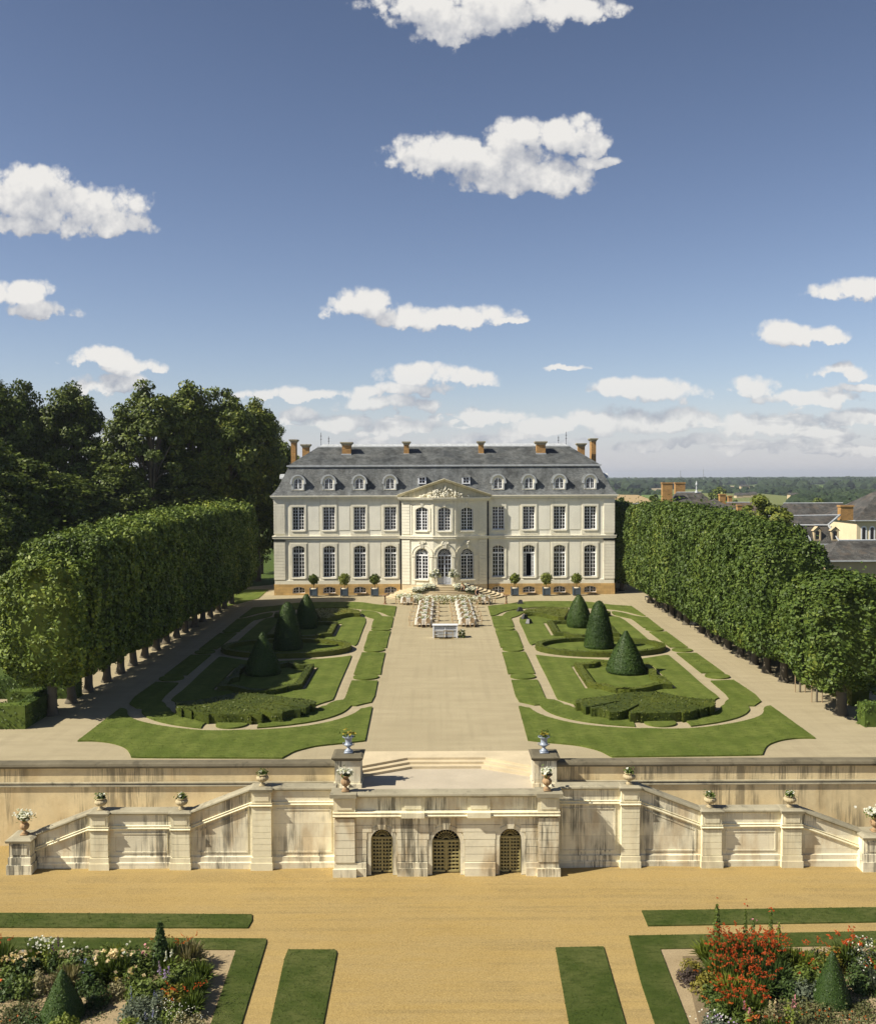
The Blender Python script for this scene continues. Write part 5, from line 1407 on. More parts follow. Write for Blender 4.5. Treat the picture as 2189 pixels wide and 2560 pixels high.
for i, y in enumerate(ry):
    if i == 0: t_ = alley_tree(RIGHT_X + .15, y, crE2, tr_[1], 1.7, (1.02, 1.2, .84), 'broad rounded lime nearest the terrace wall in the right-hand avenue', 'clipped limes of the right avenue', PI, 1.15)
    elif i in (1, 2): continue
    else: t_ = alley_tree(RIGHT_X + random.uniform(-.08, .08), y, crR[i % 3], tr_[i % 4], 1.9 + random.uniform(-.15, .1), (1.0, 1.02, (.98 if i == 3 else 1.0 + .016 * min(i, 9)) + random.uniform(-.015, .015)), f'clipped lime in the right-hand avenue, {ORD[i]} from the terrace wall', 'clipped limes of the right avenue', PI * (i % 2))
crY = crown_box(1.75, 1.5, 0, 5.6, 7000, .125, M['limedark'], seed=12, lump=.3, e=3.4)
for k, (y, lab) in enumerate(((60.1, 'slim young lime held by thin stakes beside the nearest right-hand lime'), (62.9, 'slim young lime on stakes just before the older trees of the right avenue'))):
    t_ = thing('young_tree', lab, 'tree', (RIGHT_X - .05, y, 0), 0, 'staked young limes')
    mb = MB(); mb.tube([(0, 0, 0), (.02, 0, 1.5), (0, 0, 3.2)], [.075, .06, .04], 8); mb.build('trunk', M['bark'], t_)
    obj('crown', crY, t_, (0, 0, 2.0)).scale = (1, 1, 1.02 - .08 * k)
    for a in (-.32, .3):
        mb = MB(); mb.tube([(a, -.12 * (a > 0), 0), (a, -.12 * (a > 0), 2.5)], .035, 6); mb.build('stake', M['stake'], t_)
for i, (x, y) in enumerate([(23.2, 119.5), (23.6, 124.5), (24.2, 129.5), (24.8, 134.5)]):   # the avenue carried on beside the house, in its shade
    alley_tree(x, y, crR[i % 3], tr_[i % 4], 1.2, (.75, 1.4, 1.16), f'tall shaded clipped tree beyond the right end of the chateau, {ORD[i]} from the gravel', 'clipped trees beside the chateau')

def big_crown(name, n_cl, per, rx, rz_, size, m, seed, gaps=.0, csize=1.5):
    r_ = np.random.default_rng(seed); L_ = []; cen = []
    for k in range(n_cl):
        d = unit(r_.normal(0, 1, (1, 3)))[0]; d[2] = abs(d[2]) if r_.random() < .62 else d[2]
        rad = .45 + .55 * r_.random() ** .5
        c_ = d * np.array([rx, rx, rz_]) * rad
        w_ = 1 + .18 * math.sin(3 * math.atan2(d[1], d[0]) + seed)
        c_[:2] *= w_
        cen.append(c_)
        s_ = csize * r_.uniform(.65, 1.25)
        q = unit(r_.normal(0, 1, (per, 3))) * (r_.random((per, 1)) ** .4) * np.array([s_, s_, s_ * .62])
        nn = unit(q + np.array([0, 0, .6]))
        L_.append(leaf_arrays(c_ + q, nn + unit(c_[None] + 1e-6) * .6, size, .6, .7))
    return np.concatenate(L_), cen
def park_tree_meshes(seed, H, rx, m, n_cl=120, per=150, size=.3, base=.30):
    cz = H * (base + 1) / 2; rz_ = H * (1 - base) / 2
    L_, cen = big_crown('crown', n_cl, per, rx, rz_, size, m, seed, csize=rx * .30)
    L_[:, 2] += cz
    mb = MB(); r0 = H * .022
    mb.tube([(0, 0, -.5), (0, 0, .6), (.2, 0, H * .35), (-.2, .2, H * .62), (.1, 0, H * .9)], [r0 * 1.6, r0 * 1.1, r0 * .85, r0 * .5, r0 * .12], 9)
    r_ = random.Random(seed)
    for c_ in r_.sample(cen, min(22, len(cen))):
        z0 = H * r_.uniform(.25, .6); e_ = (c_[0] * .92, c_[1] * .92, c_[2] * .92 + cz)
        mid = (c_[0] * .4, c_[1] * .4, z0 + (e_[2] - z0) * .55)
        mb.tube([(0, 0, z0), mid, e_], [r0 * .42, r0 * .26, r0 * .08], 6)
    return quads_mesh('crown', L_, m), mb.mesh('trunk', M['bark'], True)
PT = [park_tree_meshes(21, 26, 5.0, M['oak'], 150, 190, .24, .16), park_tree_meshes(22, 27, 4.8, M['oak'], 84, 210, .24, .25), park_tree_meshes(23, 24, 5.2, M['oak'], 170, 180, .24, .10)]
def park_tree(px, top, Y, k, sc, label, group='great trees of the park behind the left avenue', rz=0, wide=1.0):
    p_ = onY(px, top, Y); z0 = land(p_.x, Y)
    H = (26, 27, 24)[k]; s_ = (p_.z - z0) / H * sc
    t_ = thing('park_tree', label, 'tree', (p_.x, Y, z0), rz, group)
    if wide > 5: wide = wide * Y / F_PX / ((5.0, 4.8, 5.2)[k] * s_ * 1.12)
    t_.scale = (s_ * wide, s_ * wide, s_)
    if True:
        obj('trunk', PT[k][1], t_); obj('crown', PT[k][0], t_)
    return t_
FT = [(-10, 958, 114, 0, 'dense park tree cut by the left edge, its top level with the next', 95), (62, 952, 120, 2, 'tall feathery park tree near the left edge', 75), (178, 966, 122, 0, 'full round park tree just left of the gap of sky', 88),
      (372, 955, 120, 1, 'open park tree with bare limbs showing, right of the gap of sky', 100), (470, 962, 126, 0, 'dense park tree touching the open-limbed one', 88), (565, 970, 128, 2, 'broad domed park tree in the middle of the wood', 88), (640, 1004, 132, 0, 'park tree sloping down towards the chateau', 74),
      (690, 1066, 142, 2, 'lower park tree close to the chateau roof', 46), (730, 1118, 150, 1, 'small treetop peeping out behind the left tall chimney', 34), (30, 1130, 98, 2, 'lower dark tree under the left park trees', 150), (262, 1118, 118, 2, 'shaded lower tree filling the wood below the gap of sky', 110),
      (450, 1130, 124, 0, 'shaded lower tree behind the middle of the left avenue', 120), (585, 1150, 130, 2, 'dark lower tree beside the left corner of the chateau', 88), (-90, 1050, 88, 1, 'shaded tree mostly outside the left edge', 130), (650, 1210, 142, 2, 'dark tree standing right behind the left end of the chateau', 70), (150, 1190, 106, 0, 'dark undergrowth tree left of the avenue', 150),
      (-20, 1240, 80, 2, 'low dark tree at the left edge beside the first avenue lime', 110), (540, 1235, 128, 2, 'low shaded tree behind the far end of the left avenue', 90)]
for i, (px, tp, Y, k, lab, wd) in enumerate(FT): park_tree(px, tp, Y, k, 1.0, lab, rz=i * 1.3, wide=wd)
pm = park_tree_meshes(31, 13, 3.0, M['pale'], 60, 120, .22, .2)
p_ = onY(1912, 1237, 112); t_ = thing('pale_tree', 'airy pale green tree rising above the right avenue in front of the roofs', 'tree', (p_.x, 112, -1.8)); s_ = (p_.z + 1.8) / 13; t_.scale = (s_, s_, s_); obj('trunk', pm[1], t_); obj('crown', pm[0], t_)

# hedges by the avenues
def cuboid_hedge(name, rects, h, label, group=None, m='limedark', dens=55, sz=.08):
    mb = MB()
    for (x0, x1, y0, y1) in rects: mb.box(x0, x1, y0, y1, 0, h)
    return tag(leafy(name, mb, M[m], None, dens, sz, .06), label, 'hedge', group)
a = ground(0, 1824, 0); b_ = ground(62, 1824, 0)
hx1 = ground(64, 1823, 0).x; hy0 = ground(64, 1823, 0).y
cuboid_hedge('clipped_hedge', [(-38, hx1, hy0, hy0 + .9), (hx1 - .9, hx1, hy0 + .9, hy0 + 4.6), (-26.6, hx1 - .9, hy0 + 3.7, hy0 + 4.6)], 1.35, 'low clipped hedge turning a corner at the left edge by the wall', 'clipped hedges at the avenue ends')
cuboid_hedge('clipped_hedge', [(hx1 - 1.0, hx1 + .1, hy0 + 7.5, hy0 + 8.5), (-29.2, hx1 - 1.0, hy0 + 7.5, hy0 + 8.4)], 1.35, 'second clipped hedge block behind the first left lime trunk', 'clipped hedges at the avenue ends')
q = ground(2160, 1818, 0)
cuboid_hedge('clipped_hedge', [(q.x, 40, q.y, q.y + 1.0)], 1.3, 'low clipped hedge at the right edge past the broad lime', 'clipped hedges at the avenue ends')
cuboid_hedge('hedge_wall', [(25.9, 27.0, 59.0, 64.2)], 2.1, 'green clipped hedge wall behind the staked young limes', None, 'box')
cuboid_hedge('hedge_wall', [(27.2, 28.4, 64.5, 116)], 3.2, 'long dark hedge wall behind the trunks of the right avenue')
cuboid_hedge('hedge_wall', [(-30.5, -29.2, 68, 112)], 2.2, 'long hedge wall behind the trunks of the left avenue')
mb = MB(); mb.prism([(-28.6, 100), (-25.6, 100), (-21.5, 113), (-21.9, 122), (-28.6, 122)], -.02, .05); tag(mb.build('lawn', M['lawn']), kind='structure')
mb = MB(); mb.prism([(-60, 55), (-29.3, 57), (-29.3, 122), (-22, 128), (-22, 150), (-60, 150)], -.3, .02); tag(mb.build('lawn', M['meadow']), kind='structure')

# distant woods: lumpy masses of treetops
def lumps(name, pts, r0, label):
    ico = bmesh.new(); bmesh.ops.create_icosphere(ico, subdivisions=2, radius=1.0)
    bv = np.array([v_.co[:] for v_ in ico.verts]); bf = np.array([[v_.index for v_ in f.verts] for f in ico.faces]); ico.free()
    V_, F_ = [], []; k = 0
    for (x, y, z, r, h) in pts:
        nz_ = 1 + .22 * np.sin(bv @ rng.normal(0, 3.5, 3) + rng.uniform(0, 6)) + .12 * np.sin(bv @ rng.normal(0, 8, 3)) + rng.normal(0, .06, len(bv))
        v_ = bv * nz_[:, None] * np.array([r, r, h]); v_ += np.array([x, y, z + h * .35])
        V_.append(v_); F_.append(bf + k); k += len(bv)
    me = bpy.data.meshes.new(name); me.from_pydata(np.concatenate(V_).tolist(), [], np.concatenate(F_).tolist()); me.materials.append(M['wood'])
    o = obj(name, me); return tag(o, label, 'wood', None, 'stuff')
def scatter(n, x0, x1, y0, y1, r, h, xf=None):
    out = []
    for _ in range(n):
        y = math.exp(random.uniform(math.log(y0), math.log(y1))); t_ = random.random()
        x = x0(y) + (x1(y) - x0(y)) * t_
        rr = r * random.uniform(.7, 1.35); out.append((x, y, land(x, y), rr, h * random.uniform(.75, 1.2)))
    return out
X_ = lambda px: (lambda y: (px - 1094.5) / F_PX * y)
ok_ = lambda p: not ((1785 < 1094.5 + p[0] / p[1] * F_PX < 1905 or 2010 < 1094.5 + p[0] / p[1] * F_PX < 2070) and p[1] < 2350)
lumps('distant_wood', [p for p in scatter(2700, X_(1380), X_(2500), 1650, 3600, 11, 10) if ok_(p)], 6, 'long dark wood covering the ridge on the skyline')
lumps('distant_wood', scatter(500, X_(-900), X_(1000), 1500, 2600, 11, 10), 6, 'wood on the skyline behind the park trees')
lumps('valley_wood', scatter(900, X_(1985), X_(2500), 420, 1150, 5.5, 6), 4, 'dark leafy wood in the valley beyond the town roofs')
lumps('valley_wood', scatter(160, X_(1760), X_(2120), 1080, 1600, 7, 6), 4, 'broken tree belts around the far pale fields')
gv = [(x, y, land(x, y), random.uniform(4.5, 7.5), random.uniform(5, 8)) for x, y in [(lambda q: (q.x + random.uniform(-4, 4), q.y + random.uniform(-60, 60)))(ground(random.uniform(1540, 1626), 1234, -6)) for _ in range(70)]]
lumps('grove', gv, 4, 'dark grove standing in the ochre field to the right of the chateau')
for px, py, w, h, Y, lab in ((1795, 1252, 38, 34, 520, 'dark dense round tree alone beyond the slate roofs'), (1638, 1258, 30, 22, 330, 'dark rounded tree left of the twin chimneys'), (1552, 1262, 26, 16, 300, 'small dark bush close to the chateau corner'), (2040, 1262, 44, 20, 400, 'dark bushy tree behind the long slate roof'), (1830, 1262, 40, 10, 420, 'low dark bush in front of the farm')):
    p_ = onY(px, py, Y); s_ = Y / F_PX; hh = h * s_
    t_ = thing('field_tree', lab, 'tree', (p_.x, Y, land(p_.x, Y)), random.random() * 6, 'trees in the fields')
    zt = onY(px, py - h, Y).z - land(p_.x, Y)
    L_, cen = big_crown('crown', 40, 90, w * s_ / 2, zt * .42, zt * .045, M['oak'], int(px), csize=w * s_ * .16); L_[:, 2] += zt * .58
    obj('crown', quads_mesh('crown', L_, M['oak']), t_)
    mb = MB(); mb.tube([(0, 0, -1), (0, 0, zt * .7)], [zt * .04, zt * .015], 7); mb.build('trunk', M['bark'], t_)
for px, top, bot, Y, lab in ((1700, 1176, 1207, 1900, 'thin radio mast on the skyline above the twin chimneys'), (1757, 1173, 1224, 1700, 'taller thin radio mast on the skyline, right of the other')):
    a, b_ = onY(px, bot, Y), onY(px, top, Y)
    t_ = thing('radio_mast', lab, 'mast', (a.x, Y, a.z), 0, 'radio masts')
    H = b_.z - a.z; w = .55; mb = MB()
    for k in range(3):
        aa = k * 2.094; mb.tube([(w * math.cos(aa), w * math.sin(aa), -8), (w * .6 * math.cos(aa), w * .6 * math.sin(aa), H)], .16, 4)
    for k in range(16):
        z = H * k / 16; mb.tube([(w, 0, z), (-.3, .5, z + H / 32), (-.3, -.5, z + H / 16)], .09, 4)
    mb.build('lattice', M['zinc'], t_); mb = MB(); mb.tube([(0, 0, H), (0, 0, H + 4)], .1, 4); mb.build('antenna', M['zinc'], t_)

# ------------------------------------------------------------------ the town to the right
def house(label, x0, x1, y0, y1, ze, zr, hip=0.0, roofm='slate3', wallm='creamdim', base=-3.0, eave=.35, ridge='x', name='house', trim=True, wins=()):
    xm, ym = (x0 + x1) / 2, (y0 + y1) / 2
    t_ = thing(name, label, 'house', (xm, ym, base), 0, 'houses of the town')
    w, d = (x1 - x0) / 2, (y1 - y0) / 2; H = ze - base; Rz_ = zr - base
    mb = MB(); mb.box(-w, w, -d, d, -3, H)
    if hip == 0:
        if ridge == 'x': mb.add([(-w, -d, H), (-w, d, H), (-w, 0, Rz_), (w, -d, H), (w, d, H), (w, 0, Rz_)], [(0, 1, 2), (3, 5, 4)])
        else: mb.add([(-w, -d, H), (w, -d, H), (0, -d, Rz_), (-w, d, H), (w, d, H), (0, d, Rz_)], [(0, 1, 2), (3, 5, 4)])
    mb.build('wall', M[wallm], t_)
    e = eave; mb = MB()
    if ridge == 'x': rp = [(-w - e * (hip == 0) + hip, 0, Rz_ + .05), (w + e * (hip == 0) - hip, 0, Rz_ + .05)]
    else: rp = [(0, -d - e * (hip == 0) + hip, Rz_ + .05), (0, d + e * (hip == 0) - hip, Rz_ + .05)]
    c_ = [(-w - e, -d - e, H - .02), (w + e, -d - e, H - .02), (w + e, d + e, H - .02), (-w - e, d + e, H - .02)]
    vs = c_ + rp
    fs = [(0, 1, 5, 4), (2, 3, 4, 5), (1, 2, 5), (3, 0, 4)] if ridge == 'x' else [(1, 2, 5, 4), (3, 0, 4, 5), (0, 1, 4), (2, 3, 5)]
    mb.add(vs, fs); rf = mb.build('roof', M[roofm], t_)
    if trim:
        mb = MB(); mb.tube([Vector(rp[0]) + Vector((0, 0, .04)), Vector(rp[1]) + Vector((0, 0, .04))], .10, 6)
        mb.build('ridge', M['lead'], rf)
        mb = MB(); mb.box(-w - e - .08, w + e + .08, -d - e - .12, -d - e + .02, H - .14, H + .0); mb.box(-w - e - .12, -w - e + .02, -d - e + .02, d + e, H - .14, H + .0); mb.build('gutter', M['lead'], rf)
    for (wx, wz, ww, wh) in wins:
        mb = MB(); mb.plate(arch(wx, ww / 2 + .16, wz + wh + .16, wz), -d - .05, -d + .02, [arch(wx, ww / 2, wz + wh, wz + .02)]); f_ = mb.build('window', M['paint'], t_)
        mb = MB(); mb.plate(arch(wx, ww / 2, wz + wh, wz), -d - .02, -d + .01); mb.build('pane', M['glass'], f_)
    return t_, rf
def tchim(rf, t_, x, y, wx, wy, z0, z1, pots=False):
    o = t_.location; mb = MB(); x -= o.x; y -= o.y; z0 -= o.z; z1 -= o.z
    mb.box(x - wx / 2, x + wx / 2, y - wy / 2, y + wy / 2, z0, z1 - .22); c_ = mb.build('chimney', M['brick'], rf)
    mb = MB(); mb.box(x - wx / 2 - .09, x + wx / 2 + .09, y - wy / 2 - .09, y + wy / 2 + .09, z1 - .22, z1); mb.build('chimney_cap', M['brick'], c_)
    if not pots: return
    mb = MB()
    for k in (-1, 1): mb.lathe([(.13, 0), (.11, .4)], x + k * wx * .22, y, z1, 8)
    mb.build('chimney_pot', M['brick'], c_)
Pq = lambda px, py, Y: onY(px, py, Y)
# twin-chimney slate house
Y = 172; a, b_ = Pq(1640, 1330, Y), Pq(1800, 1330, Y); zr = Pq(1710, 1232, Y).z
t_, rf = house('slate-roofed house with two tall broad brick chimneys', a.x, b_.x, Y - 7, Y + 7, Pq(1700, 1296, Y - 7).z, zr, 3.6)
for px, dy in ((1666, -2.2), (1698, 2.0)): q = Pq(px, 1206, Y + dy); tchim(rf, t_, q.x, Y + dy, 1.8, .9, zr - 3.8, q.z)
q = Pq(1740, 1225, Y); mb = MB(); mb.lathe([(.35, 0), (.12, .5), (.1, 1.2), (.22, 1.5), (.05, 2.1)], q.x - t_.location.x, 0, zr - t_.location.z, 8); mb.build('finial', M['lead'], rf)
Y = 176; t_, rf = house('low grey-roofed wing left of the twin-chimney house', Pq(1568, 1300, Y).x, Pq(1652, 1300, Y).x, Y - 4, Y + 4, Pq(1600, 1285, Y - 4).z, Pq(1600, 1260, Y).z, 0)
Y = 182; t_, rf = house('small slate annexe right of the twin-chimney house', Pq(1758, 1300, Y).x, Pq(1812, 1300, Y).x, Y - 4, Y + 4, Pq(1780, 1272, Y - 4).z, Pq(1780, 1248, Y).z, 2.0)
q = Pq(1804, 1235, Y); tchim(rf, t_, q.x, Y, 1.15, .9, q.z - 3.4, q.z)
Y = 196; t_, rf = house('brown-tiled house with a brick stack at its foot', Pq(1812, 1300, Y).x, Pq(1886, 1300, Y).x, Y - 6, Y + 6, Pq(1850, 1290, Y - 6).z, Pq(1850, 1257, Y).z, 0, 'tile')
q = Pq(1848, 1262, Y - 7); tchim(rf, t_, q.x, Y - 6.6, .9, .8, q.z - 3.2, q.z)
q = Pq(1823, 1239, Y + 4); tchim(rf, t_, q.x, Y + 4, .8, .8, q.z - 3.0, q.z)
Y = 170; t_, rf = house('broad grey slate barn roof behind the mansard building', Pq(1962, 1320, Y).x, Pq(2100, 1320, Y).x, Y - 6, Y + 6, Pq(2000, 1300, Y - 6).z, Pq(2000, 1259, Y).z, 0)
q = Pq(1957, 1277, Y - 7); tchim(rf, t_, q.x, Y - 6.8, .6, .6, q.z - 2.2, q.z)
# mansard building with white dormers
Y0 = 122; x0, x1 = Pq(1895, 1358, Y0).x, Pq(2092, 1360, Y0).x
ze, zb_, zr = Pq(2050, 1360, Y0).z, Pq(2050, 1313, Y0 + 1.2).z, Pq(2000, 1291, Y0 + 4.5).z
t_ = thing('mansard_house', 'mansard-roofed wing with white arched dormers behind the right avenue', 'house', ((x0 + x1) / 2, Y0 + 5, -3), 0, 'houses of the town')
o = t_.location; w = (x1 - x0) / 2
mb = MB(); mb.box(-w, w, -5, 5, -3, ze + 3); mb.build('wall', M['cream'], t_)
mb = MB(); A_ = [(-w - .3, -5.3, ze + 3), (w + .3, -5.3, ze + 3), (w + .3, 5.3, ze + 3), (-w - .3, 5.3, ze + 3)]; B_ = [(-w + .5, -4.1, zb_ + 3), (w - .9, -4.1, zb_ + 3), (w - .9, 4.1, zb_ + 3), (-w + .5, 4.1, zb_ + 3)]; D_ = [(-w + 1, -.4, zr + 3), (w + 2.2, -.4, zr + 3.1), (w + 2.2, .4, zr + 3.1), (-w + 1, .4, zr + 3)]
for P0, P1 in ((A_, B_), (B_, D_)):
    for k in range(4): mb.add([P0[k], P0[(k + 1) % 4], P1[(k + 1) % 4], P1[k]], [(0, 1, 2, 3)])
mb.add(D_, [(0, 1, 2, 3)])
rf = mb.build('roof', M['slate3'], t_)
mb = MB(); mb.tube([Vector(B_[0]) + Vector((0, -.06, .02)), Vector(B_[1]) + Vector((0, -.06, .02))], .12, 6); mb.tube([Vector(D_[0]) + Vector((0, -.05, .05)), Vector(D_[1]) + Vector((0, -.05, .05))], .10, 6); mb.tube([Vector(A_[1]) + Vector((0, -.05, .1)), Vector(B_[1]) + Vector((0, -.1, .05)), Vector(D_[1]) + Vector((0, 0, .05))], .16, 6); mb.box(-w - .4, w + .4, -5.5, -5.25, ze + 2.82, ze + 3.05)
mb.build('lead_edging', M['lead'], rf)
for px in (2040, 2084):
    c_ = Pq(px, 1335, Y0 + .2); cx = c_.x - o.x; mb = MB(); z0 = ze + 3 + .45
    mb.plate([(cx - .45, z0), (cx + .45, z0), (cx + .45, z0 + 1.3), (cx, z0 + 1.75), (cx - .45, z0 + 1.3)], -5.1, -4.2, [arch(cx, .28, z0 + 1.25, z0 + .12)]); mb.add([(cx - .62, -5.2, z0 + 1.25), (cx, -5.2, z0 + 1.82), (cx + .62, -5.2, z0 + 1.25), (cx - .62, -3.9, z0 + 1.25), (cx, -3.9, z0 + 1.82), (cx + .62, -3.9, z0 + 1.25)], [(0, 1, 4, 3), (1, 2, 5, 4)])
    d_ = mb.build('dormer', M['creamdim'], rf); mb = MB(); mb.plate(arch(cx, .29, z0 + 1.26, z0 + .1), -4.95, -4.9); mb.build('pane', M['glass'], d_)
c_ = Pq(2000, 1345, Y0); cx = c_.x - o.x; mb = MB(); z0 = ze + 3 + .3
mb.plate([(cx + 1.3 * math.cos(PI * k / 14), z0 + 1.2 * math.sin(PI * k / 14)) for k in range(15)], -5.2, -3.8); mb.build('dormer', M['paint'], rf)
q = Pq(2112, 1263, Y0 + 6); tchim(rf, t_, q.x, Y0 + 6, 1.7, 1.0, zr - .6, q.z)
# cream house at the edge and the slate hip roof before it
Y = 132; zc = Pq(2160, 1300, Y).z
t_, rf = house('cream-walled house with arched white-framed windows at the right edge', Pq(2140, 1320, Y).x, Pq(2140, 1320, Y).x + 14, Y, Y + 12, zc, zc + 4.3, 6.2, wallm='cream', wins=[(-7 + 1.0, zc + 3 - 3.1, .5, 2.1), (-7 + 2.15, zc + 3 - 3.1, .5, 2.1), (-7 + 3.3, zc + 3 - 3.1, .5, 2.1), (-7 + 4.5, zc + 3 - 3.1, .5, 2.1)])
Y = 96; xa = Pq(2066, 1397, Y).x
t_, rf = house('low pavilion with dark slate hip roof in front of the cream house', xa, xa + 14, Y, Y + 7, Pq(2120, 1400, Y).z, Pq(2140, 1353, Y + 3.5).z, 2.6, wallm='creamdim')
for px, py, Y, w, h, lab in ((1866, 1240, 900, 8, 2.2, 'pale farmhouse out in the meadow'), (1848, 1243, 880, 6, 3.0, 'grey farm shed beside the pale farmhouse'), (1884, 1240, 930, 6, 3.0, 'low dark-roofed farm barn right of the farmhouse'), (1862, 1218, 1300, 12, 2.4, 'far pale farm building among the tree belts'), (1985, 1240, 800, 7, 2, 'pale house at the edge of the valley wood')):
    q = Pq(px, py, Y); house(lab, q.x - w / 2, q.x + w / 2, Y, Y + 8, q.z + h * .55, q.z + h * 1.35, 0, 'slate3', 'creamdim', q.z - 3, name='farm_building', trim=False)
# stone pier by the right corner of the house
q = Pq(1551, 1484, 123); t_ = thing('gate_pier', 'pale stone gate pier in shade beside the right corner of the chateau', 'pier', (q.x, 123, 0))
mb = MB(); mb.box(-.75, .75, -.5, .5, 0, 2.5); mb.build('shaft', M['wallstone'], t_); mb = MB(); mb.frus(-.85, .85, -.6, .6, 2.5, -.6, .6, -.4, .4, 2.8); mb.build('cap', M['coping'], t_)

# ------------------------------------------------------------------ things in front of the house
meT_ = None
def ball(name, n, r, size, m, seed):
    r_ = np.random.default_rng(seed); d = unit(r_.normal(0, 1, (n, 3))); rr = r * (1 - .25 * r_.random((n, 1)) ** 2) * (1 + .12 * np.sin(d @ r_.normal(0, 4, 3) + 1)[:, None])
    mb = MB(); mb.lathe([(.01, -r * .75), (r * .5, -r * .6), (r * .78, -r * .1), (r * .7, r * .35), (r * .35, r * .7), (.01, r * .78)], n=12)
    return quads_mesh(name, leaf_arrays(d * rr, d + np.array([0, 0, .3]), size, .6, .7), m, mb)
balls = [ball('crown', 900, .62, .09, M['oak'], 1), ball('crown', 700, .66, .1, M['pale'], 2)]
mb = MB(); s_ = .4
mb.box(-s_, s_, -s_, s_, .12, .92)
for x in (-s_, s_):
    for y in (-s_, s_): mb.box(x - .05, x + .05, y - .05, y + .05, 0, 1.0); mb.lathe([(.03, 0), (.06, .05), (.01, .11)], x, y, 1.0, 8)
tubm = mb.mesh('tub', M['tub'])
mb = MB(); mb.lathe([(.36, .90), (.34, .97), (.2, 1.0), (.01, 1.0)], n=14); soilm = mb.mesh('stones', M['cushion'])
mb = MB()
for z in (.2, .84): mb.box(-s_ - .02, s_ + .02, -s_ - .02, -s_ + .0, z - .05, z + .05); mb.box(s_, s_ + .02, -s_, s_, z - .05, z + .05); mb.box(-s_ - .02, -s_, -s_, s_, z - .05, z + .05)
railm = mb.mesh('rail', M['tub'])
mb = MB(); mb.tube([(0, 0, .9), (.02, 0, 1.3), (0, 0, 1.8)], [.05, .04, .03], 8); stemm = mb.mesh('trunk', M['bark'])
for i, px in enumerate((784.6, 861, 937, 1286, 1365, 1440)):
    x = onY(px, 1480, 115).x; y = 114.9
    side = ('left', 'right')[i > 2]; which = ('nearest the chateau corner', 'middle', 'nearest the steps')[i] if i < 3 else ('nearest the steps', 'middle', 'nearest the chateau corner')[i - 3]
    t_ = thing('planter', f'slate-blue wooden planter box {side} of the steps, {which} of three', 'planter', (x, y, 0), 0, 'blue planter boxes')
    obj('tub', tubm, t_); obj('rail', railm, t_); obj('stones', soilm, t_)
    t_ = thing('standard_tree', f'{"pale yellowish" if i in (1, 4) else "dark green"} ball-headed standard tree in the planter {side} of the steps, {which}', 'tree', (x, y, 0), i, 'ball-headed trees in planters')
    obj('trunk', stemm, t_); c_ = obj('crown', balls[1 if i in (1, 4) else 0], t_, (0, 0, 2.1)); c_.scale = (1, 1, .98 + .1 * (i in (1, 4)))
for px, side in ((962.5, 'left'), (1265, 'right')):
    q = ground(px, 1510); t_ = thing('pedestal_table', f'small round brown pedestal table on the gravel {side} of the steps', 'table', (q.x, q.y, 0), 0, 'round pedestal tables')
    mb = MB(); mb.lathe([(.01, .98), (.42, .98), (.44, 1.0), (.42, 1.04), (.01, 1.04)], n=20); mb.build('top', M['brownwood'], t_)
    mb = MB(); mb.lathe([(.24, 0), (.22, .06), (.09, .14), (.12, .3), (.07, .45), (.11, .6), (.06, .75), (.14, .95)], n=14); mb.build('pedestal', M['brownwood'], t_)
for k, (x, y) in enumerate(((590, 112), (585, 225), (655, 335), (720, 405))):
    q = ground(1200 + x * .1693, 1490 + y * .1693, .08); t_ = thing('floodlight', 'small black floodlight on the right lawn, ' + ('farthest of the four', 'second from the house', 'third from the house', 'nearest of the four')[k], 'floodlight', (q.x, q.y, .09), .3 * k, 'black floodlights on the lawn')
    mb = MB(); mb.frus(-.32, .32, -.22, .22, .02, -.12, .2, -.1, .18, .42); mb.build('housing', M['iron'], t_); mb = MB(); mb.box(-.36, .36, -.26, .26, 0, .03); mb.build('base', M['iron'], t_)
for k, (px, py) in enumerate(((1620, 1502), (1655, 1527), (1735, 1572))):
    q = ground(px, py); t_ = thing('bench', 'dark slatted garden bench along the right avenue, ' + ('nearest the chateau', 'middle of three', 'nearest the terrace')[k], 'bench', (q.x, q.y, 0), -PI / 2, 'benches of the right avenue')
    mb = MB()
    for j in range(4): mb.box(-.9, .9, -.25 + j * .13, -.15 + j * .13, .42, .45)
    mb.build('seat', M['iron'], t_); mb = MB()
    for j in range(3): mb.box(-.9, .9, .26 + j * .03, .29 + j * .03, .55 + j * .13, .64 + j * .13)
    mb.build('backrest', M['iron'], t_)
    for s_ in (-1, 1):
        mb = MB(); mb.box(s_ * .8 - .03, s_ * .8 + .03, -.22, -.17, 0, .42); mb.box(s_ * .8 - .03, s_ * .8 + .03, .2, .26, 0, .9); mb.box(s_ * .8 - .03, s_ * .8 + .03, -.22, .24, .38, .42); mb.build('leg', M['iron'], t_)

